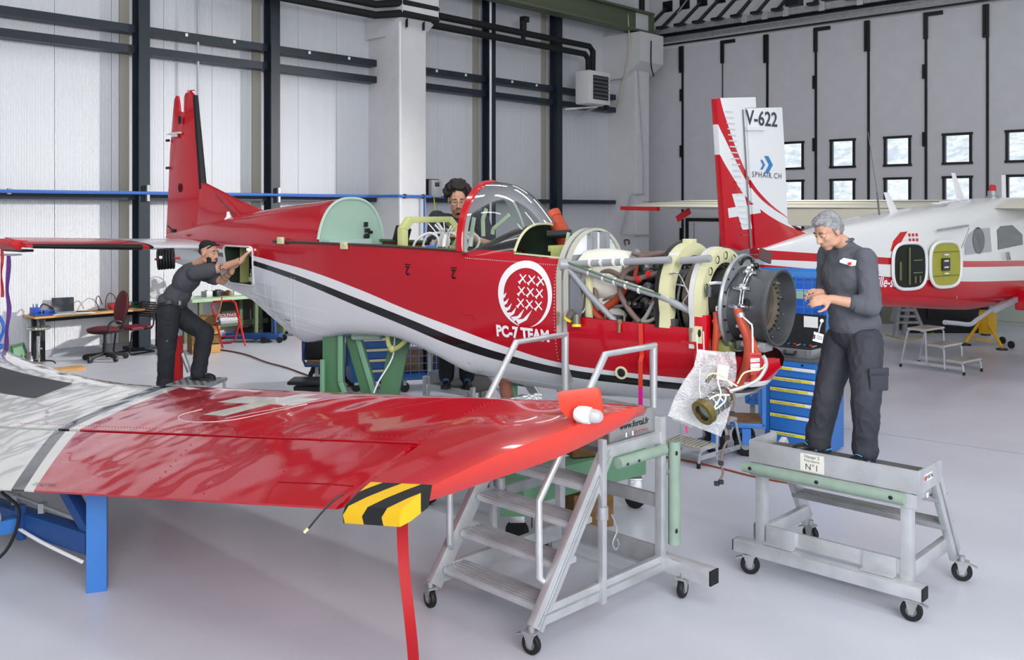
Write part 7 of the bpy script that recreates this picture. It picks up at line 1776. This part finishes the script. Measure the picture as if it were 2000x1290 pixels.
# ================================================================== under and behind the fuselage
# blue flat trolley with black flat box
c0 = G(650, 748); t = thing('platform_trolley', 'blue platform trolley with large rubber tyres under the fuselage', 'trolley', c0, R(8))
MB().box((0, 0, .33), (.75, .55, .04)).obj('platform', M_rough, t); MB().tube([(-.38, -.28, .31), (.38, -.28, .31), (.38, .28, .31), (-.38, .28, .31), (-.38, -.28, .31)], .02).obj('frame', M_blueD, t)
MB().tube([(-.38, -.25, .3), (-.42, -.25, .4), (-.42, -.25, 1.05), (-.42, .25, 1.05), (-.42, .25, .4), (-.38, .25, .3)], .018).obj('handle', M_blueD, t)
for x, y in ((-.22, -.2), (.28, -.2), (-.22, .2), (.28, .2)):
    MB().lathe([(-.03, .06), (-.03, .12), (-.015, .135), (.015, .135), (.03, .12), (.03, .06)], (x, y, .135), (.3, 1, 0), 26, caps=True).obj('tyre', M_black, t); MB().lathe([(-.034, .0), (-.034, .06), (.034, .06), (.034, .0)], (x, y, .135), (.3, 1, 0), 18).obj('rim', M_paper, t); MB().bar((x, y-.05, .14), (x, y-.05, .32), .05, .02).obj('fork', M_aluD, t)
o = thing('flat_black_case', 'flat black panel standing on the blue platform trolley', 'case', c0+V((-.1, -.1, .36))); MB().box(c0+V((-.1, -.15, .55)), (.60, .05, .36), Matrix.Rotation(R(5), 3, 'Z')).obj('shell', M_blackP, o, True, bevel=.02); MB().box(c0+V((.24, -.1, .5)), (.06, .08, .24)).obj('bracket', M_aluD, o, True)
t = thing('creeper_seat', 'low black mechanic\'s seat on castors below the trolley', 'seat', G(602, 775)); c0 = G(602, 775)
MB().box(c0+V((0, 0, .22)), (.5, .42, .05)).obj('pad', M_blackP, t, True, bevel=.02); MB().box(c0+V((0, 0, .1)), (.34, .3, .12)).obj('tray', M_blackP, t, True)
for x, y in ((-.2, -.16), (.2, -.16), (-.2, .16), (.2, .16)): MB().lathe([(-.015, .03), (.015, .03)], c0+V((x, y, .03)), (1, 0, 0), 12, caps=True).obj('caster', M_blackP, t, True)
# green fuselage trestle
gt = thing('fuselage_trestle', 'green welded steel trestle carrying the red aeroplane\'s belly', 'trestle', P(650, 900, 9.3))
gp = lambda px, py, d=9.3: P(px, py, d)
MB().bar(gp(652, 655), V((gp(652, 655).x, 9.3, .1)), .2, .14, up=(0, 1, 0)).obj('post', M_greenD, gt, True, bevel=.01)
MB().bar(gp(666, 655, 9.2), gp(666, 745, 9.2), .05, .09, up=(0, 1, 0)).obj('flange', M_green, gt, True, bevel=.005); MB().bar(gp(666, 745, 9.2), gp(688, 800, 9.2), .05, .09, up=(0, 1, 0)).obj('flange', M_green, gt, True, bevel=.005)
MB().bar(gp(690, 655), gp(755, 880), .15, .10, up=(0, 1, 0)).obj('diagonal', M_greenD, gt, True, bevel=.008); MB().bar(gp(698, 655, 9.25), gp(765, 880, 9.25), .05, .1, up=(0, 1, 0)).obj('diagonal_flange', M_green, gt, True, bevel=.005)
MB().bar(gp(784, 655, 9.0), gp(733, 900, 9.0), .19, .1, up=(0, 1, 0)).obj('leaning_leg', M_greenD, gt, True, bevel=.008)
MB().tube([gp(690, 658, 9.15), gp(745, 657, 9.0)], .035).obj('cross_tube', M_mint, gt, True)
MB().tube([gp(630, 703, 9.1), gp(630, 880, 9.1)], .026).obj('side_post', M_green, gt, True)
MB().box(gp(700, 905)+V((0, 0, -.02)), (1.6, .25, .14)).obj('base_beam', M_greenD, gt, True)
MB().tube([gp(771, 660, 8.9), gp(766, 700, 8.85), gp(740, 745, 8.85), gp(730, 768, 8.85)], .008, sm=4).obj('white_line', M_paper, gt, True)
# yellow-green wing fitting hanging at the cut-out (part of the aeroplane)
MB().tube([TL(757, 650, -.3), TL(758, 668, -.3), TL(764, 682, -.3), TL(775, 680, -.3), TL(790, 668, -.3), TL(794, 660, -.3)], .022, 8, sm=4).obj('wing_fitting', M_yg, AC)
MB().ball(TL(765, 682, -.31), (.04, .03, .035)).obj('fitting_lug', M_yg, AC)
dp = catmull([TL(985, 738, -.2), TL(987, 755, -.2), TL(993, 790, -.2)], 14)
MB().tube(dp, [.052+.006*(k % 2) for k in range(len(dp))], 14).obj('ribbed_duct', mat('brown duct', '8A5A4A', .6), AC)
# blue drawer cabinet
def drawer_cab(name, label, loc, rot, w, d, h, rows_, m_body, m_h, wheels=True, z0=.14, lab=None):
    t = thing(name, label, 'tool cabinet', loc, rot)
    MB().box((0, 0, z0+(h-z0)/2), (w, d, h-z0)).obj('body', m_body, t, bevel=.008)
    z = h-.06
    for k, hh in enumerate(rows_):
        dr = MB().box((.02, -d/2-.008, z-hh/2), (w-.10, .018, hh-.012)).obj('drawer', m_body, t, bevel=.004)
        MB().box((.02, -d/2-.024, z-.024), (w-.11, .014, .036)).obj('handle', m_h, dr, bevel=.004)
        if lab and lab[k]:
            tx, fr_ = lab[k]; x0 = .02-(w-.12)/2
            MB().box((x0+(w-.12)*fr_/2, -d/2-.032, z-.024), ((w-.12)*fr_, .003, .026)).obj('label_strip', mat('label yellow', 'E9D93A', .6), dr, smooth=False)
            text_on('label_lettering', tx, .026, lambda u, v: V((x0+.02+u, -d/2-.0345, z-.026+v)), mat('label text', '6A5A10', .6), dr, align='LEFT')
        z -= hh
    if wheels:
        for x in (-w/2+.08, w/2-.08):
            for y in (-d/2+.08, d/2-.08): MB().lathe([(-.02, .03), (-.02, .065), (.02, .065), (.02, .03)], (x, y, .065), (.2, 1, 0), 18, caps=True).obj('wheel', M_blackP, t); MB().box((x, y, .12), (.06, .06, .05)).obj('wheel_fork', M_paper, t)
    return t
c0 = G(722, 758)
drawer_cab('drawer_cabinet', 'deep blue drawer cabinet with cream handles behind the green trestle', c0, R(18), .62, .6, .98, [.15, .15, .15, .15, .15], mat('cabinet blue', '2A5B96', .45), mat('cream handle', 'D2C7A4', .5))
# mesh cages
m_meshb = mat('blue mesh wire', '3F78C4', .4)
def cage(name, label, loc, rot, w, d, h, z0, m_fr_, nx=8, nz=9, fill=()):
    t = thing(name, label, 'cage trolley', loc, rot)
    for x in (-w/2, w/2):
        for y in (-d/2, d/2): MB().box((x, y, (h+z0)/2), (.045, .045, h-z0)).obj('post', m_fr_, t)
    for z in (z0, h):
        for y in (-d/2, d/2): MB().box((0, y, z), (w, .045, .045)).obj('rail', m_fr_, t)
        for x in (-w/2, w/2): MB().box((x, 0, z), (.045, d, .045)).obj('rail', m_fr_, t)
    for x, s in ((-w/2, 'x'), (w/2, 'x')): 
        g = MB()
        for i in range(1, nx): g.box((x, -d/2+d*i/nx, (h+z0)/2), (.006, .008, h-z0))
        for j in range(1, nz): g.box((x, 0, z0+(h-z0)*j/nz), (.006, d, .008))
        g.obj('mesh_panel', m_meshb, t, smooth=False)
    for y in (-d/2, d/2):
        g = MB()
        for i in range(1, nx): g.box((-w/2+w*i/nx, y, (h+z0)/2), (.008, .006, h-z0))
        for j in range(1, nz): g.box((0, y, z0+(h-z0)*j/nz), (w, .006, .008))
        g.obj('mesh_panel', m_meshb, t, smooth=False)
    MB().box((0, 0, z0+.02), (w, d, .03)).obj('floor_sheet', m_fr_, t)
    for x in (-w/2+.05, w/2-.05):
        for y in (-d/2+.05, d/2-.05): MB().lathe([(-.02, .03), (-.02, .07), (.02, .07), (.02, .03)], (x, y, .07), (.2, 1, 0), 18, caps=True).obj('wheel', M_blackP, t); MB().box((x, y, (z0+.1)/2), (.05, .05, z0-.1)).obj('wheel_fork', M_aluD, t)
    return t
c0 = G(845, 757); cage('mesh_cage', 'blue mesh-sided cage trolley behind the green trestle and ladder', c0, R(15), 1.0, .6, 1.15, .2, mat('cabinet blue'))
for k, (dx, h_, m_) in enumerate(((-.3, .3, M_rough), (.0, .45, mat('dark carton', '3A3634', .8)), (.3, .35, M_aluD))):
    o = MB().box((0, 0, h_/2), (.26, .36, h_)).box((0, 0, h_+.01), (.2, .3, .02)).obj('stored_box', m_, bevel=.01); o.location = c0+V((dx, .05, .25)); o.rotation_euler = (0, 0, R(15)); tag(o, ['brown box at the near end inside the mesh cage', 'dark tall carton in the middle of the mesh cage', 'grey metal box inside the mesh cage by the ladder'][k], 'box')
# second rolling ladder: the curly-haired person stands on it, beyond the fuselage
l2 = copy_tree(LD); l2.name = 'rolling_ladder'; _pc = P(892, 700, 9.45); _a = TROT+math.pi
_c = V((_pc.x, _pc.y, 0))+TV*.34; _o = Matrix.Rotation(_a, 3, 'Z') @ V((.93, .46, 0))
l2.location = _c-_o; l2.rotation_euler = (0, 0, _a); l2.scale = (1, 1, ZC3/1.092)
l2['label'] = 'rolling aluminium steps seen through the wing cut-out behind the red aeroplane'
for _ch in list(l2.children):
    if _ch.name.startswith(('maker_', 'sticker')): bpy.data.objects.remove(_ch)
# ================================================================== right of the nose
CBL = V((3.19, 10.22, 0)); CBR = R(-42.5)
DWL = [('1 - MISURE', .5), ('2 - ISOLATORI, FLUKE, PINZE', .95), ('3 - TRANCIA, CRIMPTOOL', .86), ('4 - CRIMPTOOL COAX', .8), ('5 - SET DANIELS', .6), ('6 - SALDATORE, PHON', .95)]
tc = drawer_cab('drawer_cabinet', 'bright blue six-drawer cabinet with yellow labels behind the low platform', CBL, CBR, .62, .62, 1.0, [.12, .115, .14, .14, .19, .19], mat('cabinet bright blue', '2F74C4', .4), mat('white strip', 'E2E4E8', .5), False, .02, DWL)
MB().box((0, 0, 1.01), (.64, .64, .03)).obj('top_mat', mat('rubber mat', '55575A', .8), tc, bevel=.004)
MB().box((0, -.32, .965), (.5, .004, .05)).obj('lock_panel', mat('cabinet bright blue'), tc, smooth=False); MB().cyl((.13, -.32, .965), (.13, -.33, .965), .012).obj('lock', M_blackP, tc)
cw = Matrix.Translation(CBL) @ Matrix.Rotation(CBR, 4, 'Z')
t = thing('instrument_case', 'grey aluminium flight case lying open on the blue drawer cabinet', 'case', cw @ V((-.03, -.1, 1.025)), CBR)
MB().box((0, 0, .05), (.46, .32, .10)).obj('shell', mat('case grey', '9A9CA0', .35, .6), t, bevel=.008); MB().box((0, 0, .105), (.44, .3, .012)).obj('foam', M_black, t)
MB().box((0, .17, .27), (.46, .03, .34), Matrix.Rotation(R(-8), 3, 'X')).obj('open_lid', mat('lid foam', '1E2124', .8, bump=.8, scale=60), t)
MB().tube([(-.06, -.165, .07), (-.06, -.19, .07), (-.06, -.195, .04), (.06, -.195, .04), (.06, -.19, .07), (.06, -.165, .07)], .009).obj('handle', M_blackP, t)
for x in (-.15, .17): MB().box((x, -.163, .06), (.03, .01, .05)).obj('latch', M_steel, t)
for k in range(7): MB().cyl((-.18+.06*k, -.05+.04*(k % 3), .115), (-.16+.06*k, .02, .125), .012, n=8).obj('case_tool', [M_steel, M_blueD, M_redM][k % 3], t)
MB().box((.08, .15, .36), (.16, .006, .12)).obj('lid_paper', M_paper, t)
# mesh cage behind the gearbox, blue boxes in it
c1 = V((3.42, 11.35, 0)); cage('mesh_cage', 'light blue mesh cage trolley right behind the bare engine', c1, R(-30), .95, .7, 1.86, .3, mat('cage blue', '3F86D0', .4), 10, 16)
for k, (dx, z_, col, h_) in enumerate(((-.22, 1.34, '4FA3E0', .5), (.2, 1.32, '2F6DC8', .48), (0.0, .4, '2A4A80', .5))):
    o = MB().box((0, 0, h_/2), (.4, .5, h_)).box((0, -.252, h_*.6), (.25, .008, .12), mi=1).obj('plastic_crate', [mat('crate '+col, col, .4), mat('pale green note', 'B5D8B0', .6)], bevel=.012); o.location = c1+V((dx, 0, z_ if k < 2 else .34)); o.rotation_euler = (0, 0, R(-30)); tag(o, ['pale blue crate high in the mesh cage beside the gearbox', 'deep blue crate high in the mesh cage behind the sleeve', 'navy crate low in the mesh cage behind the nose'][k], 'crate')
# blue bin trolley under the nose
c2 = G(1462, 893); t = thing('workshop_cart', 'blue workshop cart with big rubber wheel under the aircraft nose', 'cart', c2+V((-.08, .25, 0)), R(-10))
MB().box((0, 0, .33), (.6, .5, .05)).obj('lower_tray', M_blue, t, bevel=.006); MB().box((0, 0, .95), (.6, .5, .05)).obj('upper_tray', M_blueD, t, bevel=.006); MB().box((0, 0, .36), (.54, .44, .02)).obj('tray_board', M_rough, t)
for x in (-.28, .28):
    for y in (-.23, .23): MB().box((x, y, .64), (.04, .04, .62)).obj('post', M_blue, t)
for x in (-.22, .1):
    for y in (-.2, .2): MB().lathe([(-.03, .06), (-.03, .11), (-.015, .125), (.015, .125), (.03, .11), (.03, .06)], (x, y, .125), (.25, 1, 0), 26, caps=True).obj('tyre', M_black, t); MB().lathe([(-.034, .0), (-.034, .055), (.034, .055), (.034, 0)], (x, y, .125), (.25, 1, 0), 18).obj('rim', M_aluD, t); MB().bar((x, y-.05, .13), (x, y-.05, .3), .09, .02).obj('fork', M_blue, t)
for k in range(3): MB().box((-.15+.15*k, .05, 1.0), (.1, .2, .05)).obj('cart_tool', [M_aluD, M_redM, M_blueD][k], t)
# step stool below the bubble wrap
s2 = stepstool('step_stool', 'aluminium step stool with grip treads below the hanging bubble wrap', G(1372, 905)+V((-.03, .15, 0)), R(222), ((-.2, .42, .34), (.12, .20, .3)), .5, 0)
text_on('maker_lettering', 'HYMER On', .05, lambda u, v: V((-.1-u, .262, .105+v)), M_blackP, s2)
# bubble-wrapped starter generator hung in front of the cowl
hg = thing('starter_generator', 'steel starter generator hanging on cables in front of bubble wrap under the nose', 'generator', P(1400, 800, 6.25))
gd = 6.22; a, c = P(1375, 805, gd-.05), P(1432, 760, gd+.1); ax = (c-a).normalized()
MB().lathe([(0, .075), (.0, .085), (.03, .085), (.032, .07), (.05, .068), (.16, .066), (.162, .075), (.18, .075), (.182, .06), (.25, .055), (.26, .03), (.30, .025)], a, ax, 28, caps=True).obj('generator_body', mat('generator steel', 'A8A89E', .25, .9), hg, True)
MB().lathe([(-.02, .055), (-.02, .088), (.02, .09), (.02, .07)], a-ax*.0, ax, 28).obj('drive_flange', mat('bronze flange', '8A7A4A', .35, .8), hg, True)
for k in range(4): q = a+ax*(.07+.05*k); MB().lathe([(0, .071), (.008, .074), (.016, .071)], q, ax, 24).obj('band_clamp', M_steel, hg, True)
MB().box(a+ax*.11+V((0, -.07, .02)), (.05, .01, .02), Matrix.Rotation(R(-20), 3, 'Y')).obj('blue_plate', M_blue, hg, True)
CB = lambda m_, r_, *p: MB().tube([P(x, y, gd-.1+(.0 if len(q_) < 3 else 0)) for q_ in p for x, y in (q_[:2],)], r_, 8, sm=5).obj('cable', m_, hg, True)
m_sil = mat('silver braid', 'C9C9C6', .3, .7, bump=.4, scale=200)
CB(m_sil, .013, (1425, 765), (1455, 755), (1480, 742), (1495, 720), (1496, 705), (1490, 695))
CB(M_cream, .007, (1430, 755), (1415, 738), (1400, 731), (1385, 732), (1380, 745))
CB(m_wire, .006, (1400, 790), (1408, 770), (1402, 745), (1412, 740), (1440, 755))
CB(m_wire, .006, (1385, 780), (1402, 772), (1425, 772))
CB(M_cream, .006, (1440, 750), (1452, 730), (1470, 724), (1488, 720), (1495, 710))
CB(m_wire, .006, (1400, 785), (1396, 800), (1415, 785), (1418, 770))
CB(M_brown, .008, (1432, 768), (1434, 790), (1426, 810), (1422, 830), (1424, 850), (1412, 880), (1408, 905), (1412, 925), (1402, 945))
for px, py in ((1380, 748), (1384, 742), (1393, 738)): MB().cyl(P(px, py, gd-.1), P(px+3, py-6, gd-.1), .014, n=12).obj('cannon_plug', mat('plug olive grey'), hg, True)
for px, py in ((1430, 808), (1424, 835), (1420, 855), (1408, 905), (1400, 945), (1408, 942)): MB().box(P(px, py, gd-.11), (.03, .03, .025)).obj('cable_clip', [M_blackP, m_wire][px % 2], hg, True)
for k in range(6): q = a+ax*(.2+.03*k); MB().ball(q+V((.02*math.cos(k), -.05, .03*math.sin(k*2))), .018, 8, 6).obj('terminal', [M_steel, M_redM, mat('bronze flange')][k % 3], hg, True)
# bubble wrap sheet
m_bub = mat('bubble wrap', 'FFFFFF', .08, spec=1.0, alpha=.42)
nt = NT(m_bub); _tc = nt.n('ShaderNodeTexCoord'); _v = nt.n('ShaderNodeTexVoronoi'); _v.inputs['Scale'].default_value = 60; m_bub.node_tree.links.new(_tc.outputs['Object'], _v.inputs['Vector'])
_b = nt.n('ShaderNodeBump'); _b.inputs['Strength'].default_value = 1.0; _b.inputs['Distance'].default_value = .012; _b.invert = True
m_bub.node_tree.links.new(_v.outputs['Distance'], _b.inputs['Height']); m_bub.node_tree.links.new(_b.outputs[0], nt.b.inputs['Normal'])
bw = thing('bubble_wrap', 'crumpled clear bubble wrap sheet hanging against the red cowl', 'bubble wrap', P(1380, 850, 6.3))
def wrapsheet(L_, Rr, nm, d0, seed):
    rows = []
    for i in range(25):
        t = i/24; row = []
        for j in range(15):
            s = j/14; l = interp(t, [k/(len(L_)-1) for k in range(len(L_))], [p[0] for p in L_]); ly = interp(t, [k/(len(L_)-1) for k in range(len(L_))], [p[1] for p in L_])
            r = interp(t, [k/(len(Rr)-1) for k in range(len(Rr))], [p[0] for p in Rr]); ry = interp(t, [k/(len(Rr)-1) for k in range(len(Rr))], [p[1] for p in Rr])
            d = d0+.05*mnoise.noise(V((t*4, s*4, seed)))+.025*mnoise.noise(V((t*11, s*11, seed)))
            row.append(P(lerp(l, r, s), lerp(ly, ry, s), d))
        rows.append(row)
    MB().loft(rows).obj(nm, m_bub, bw, True, solid=.008)
wrapsheet([(1362, 684), (1356, 715), (1335, 745), (1318, 775), (1304, 812)], [(1436, 690), (1438, 720), (1434, 760), (1424, 810), (1408, 854)], 'front_sheet', 6.36, 1)
wrapsheet([(1366, 682), (1358, 720), (1330, 755), (1318, 790), (1312, 818)], [(1400, 690), (1395, 720), (1385, 760), (1370, 800), (1350, 835)], 'back_fold', 6.44, 5)
for px in (1361, 1374): MB().tube([P(px, 648 if px > 1365 else 655, 6.5), P(px+1, 690, 6.42)], .004).obj('hanging_cord', m_wire, bw, True)
MB().prism([(1402, 712), (1424, 716), (1420, 745), (1399, 741)], lambda x, y: P(x, y, 6.27), lambda x, y: P(x, y, 6.272)).obj('paper_note', M_paper, bw, True, fixn=True, smooth=False)
MB().tube([P(1367, 720, 6.3), P(1366, 760, 6.28), P(1370, 790, 6.26)], .005).obj('cable_tie', m_wire, bw, True)
MB().tube([P(1340, 833, 6.3), P(1342, 846, 6.3)], .006).obj('pink_tag', mat('streamer pink'), bw, True)
wg = thing('warning_tag', 'red card warning tag tied to the thick red nose hose', 'tag', P(1476, 710, 6.2))
MB().prism([(1464, 690), (1487, 689), (1488, 728), (1466, 733)], lambda x, y: P(x, y, 6.18), lambda x, y: P(x, y, 6.184)).obj('card', mat('tag red', 'C8383C', .6), wg, True, fixn=True, smooth=False)
for y0, y1 in ((701, 707), (711, 725)): MB().prism([(1466, y0), (1484, y0-1), (1484, y1), (1466, y1+1)], lambda x, y: P(x, y, 6.177), lambda x, y: P(x, y, 6.179)).obj('print_field', M_paper, wg, True, fixn=True, smooth=False)
text_on('tag_lettering', 'WARNING', .017, lambda u, v: P(1475.5, 695.5, 6.175)+V((u, 0, v+.02*u)), M_blackP, wg, True)
for yy in (704, 718): text_on('tag_lettering', 'No Entry', .012, lambda u, v: P(1475.5, yy, 6.175)+V((u, 0, v+.02*u)), m_ink, wg, True)
MB().tube([P(1470, 640, 6.25), P(1471, 690, 6.18)], .004).obj('string', m_wire, wg, True)
# green nose cradle on castors with timber blocks
nc = thing('nose_cradle', 'green castored cradle frame seen through the ladder treads', 'trestle', (.3, 8.0, 0))
A_, B_, C_ = V((.95, 8.05, .42)), V((-.35, 7.7, .42)), V((.05, 7.35, .42))
MB().bar(V((1.1, 8.25, .42)), V((.02, 7.35, .42)), .22, .24).obj('main_beam', M_green, nc, True, bevel=.01); MB().bar(V((-.75, 8.3, .42)), V((.15, 7.55, .42)), .2, .2).obj('side_beam', M_greenD, nc, True, bevel=.01)
MB().box(V((.04, 7.36, .28)), (.26, .22, .1)).obj('foot_block', M_green, nc, True, bevel=.008)
for x, y in ((1.08, 8.2), (.04, 7.34), (-.75, 8.3)):
    MB().lathe([(-.03, .04), (-.03, .09), (.03, .09), (.03, .04)], V((x, y, .09)), (.6, 1, 0), 20, caps=True).obj('wheel', M_black, nc, True); MB().box(V((x, y, .22)), (.12, .12, .1)).obj('wheel_fork', M_steel, nc, True, bevel=.01)
MB().tube([V((-.3, 7.9, .3)), V((-.3, 7.9, .95))], .025).tube([V((.0, 8.3, .4)), V((.0, 8.3, 1.05))], .05).obj('cradle_post', M_green, nc, True)
MB().box(V((1.21, 8.12, .47)), (.004, .1, .1), Matrix.Rotation(R(40), 3, 'Z')).obj('data_label', M_paper, nc, True)
for k, (x, y, z0, w_, d_, h_) in enumerate(((.62, 7.95, .55, .36, .3, .32), (.62, 7.80, .0, .36, .3, .28))):
    o = MB().box((0, 0, h_/2), (w_, d_, h_)).obj('timber_block', M_rough, bevel=.015); o.location = (x, y, z0); o.rotation_euler = (0, 0, R(20)); tag(o, ['timber block resting on the green cradle beam', 'timber block on the floor below the green cradle'][k], 'timber')
# orange power lead across the floor
o = MB().tube([G(x, y)+V((0, 0, .01)) for x, y in ((1290, 893), (1340, 902), (1400, 915), (1480, 935), (1560, 948), (1650, 955))], .009, 6, sm=5).obj('floor_lead', mat('rust lead', '9A4A2E', .6)); tag(o, 'thin rust-red lead running across the floor behind the low platform', 'cable')
o = MB().tube([G(x, y)+V((0, 0, .01)) for x, y in ((1730, 655), (1770, 665), (1800, 660), (1830, 648))], .012, 6, sm=5).obj('floor_lead', mat('yellow lead', 'B8A93A', .6)); tag(o, 'yellow lead on the floor under the white aeroplane', 'cable')
# things beyond the white aeroplane
fl = thing('folding_ladder', 'grey folding stepladder under the white aeroplane\'s belly', 'stepladder', G(1775, 655))
la = lambda px, py, d: P(px, py, d)
for px0, px1, dd in ((1757, 1747, 0), (1752, 1742, .5)): MB().bar(la(px0, 590, 19.2+dd), la(px1, 660 if dd == 0 else 628, 19.2+dd), .1, .06, up=(1, 0, 0)).obj('rail', M_aluD, fl, True)
for px0, px1, dd in ((1780, 1806, 0), (1775, 1765, .4)): MB().bar(la(px0, 592, 19.3+dd), la(px1, 652, 19.3+dd), .1, .06, up=(1, 0, 0)).obj('rail', M_aluD, fl, True)
for k in range(3): MB().bar(la(1757-2*k, 606+12*k, 19.2), la(1782+5*k, 606+12*k, 19.3), .1, .05).obj('rung', M_aluD, fl, True)
o = MB().box((0, 0, .45), (1.5, .6, .9)).box((.1, -.32, .5), (1.0, .04, .4)).obj('black_bin', M_blackP, bevel=.05); o.location = G(1860, 655)+V((0, .6, 0)); tag(o, 'black covered equipment box under the white aeroplane', 'box')
o = MB().box((0, 0, .5), (.18, .5, 1.0)).obj('blue_locker', M_blueD, bevel=.01); o.location = G(1822, 632); tag(o, 'narrow blue upright panel behind the white aeroplane', 'panel')
o = MB().box((0, 0, .45), (2.4, .5, .9)).box((0, -.26, .45), (2.2, .03, .7)).obj('low_cupboard', mat('pale grey green cupboard', 'A9B2A8', .6), bevel=.01); o.location = DW(10.2, 1.0, 0); o.rotation_euler = (0, 0, math.atan2(DD.y, DD.x)); tag(o, 'long pale cupboard by the doors behind the yellow jack', 'cupboard')
o = MB().box((0, 0, .25), (1.2, .6, .5)).box((0, 0, .53), (1.3, .7, .06)).obj('pallet_box', mat('dull crate', '8A867A', .7), bevel=.01); o.location = G(1700, 640)+V((.5, 1, 0)); tag(o, 'dull grey crate behind the stepladder far under the white aeroplane', 'crate')
# checker-plate ramp edge behind the wing
o = MB().prism([(985, 781), (1050, 768), (1058, 769), (1058, 783)], lambda x, y: P(x, y, 6.75), lambda x, y: P(x, y, 6.80)).obj('checker_plate', mat('checker plate', 'B9BBBE', .35, .7, bump=.9, scale=40), fixn=True); tag(o, 'checker-plate sheet edge showing behind the wing before the fuselage', 'plate')
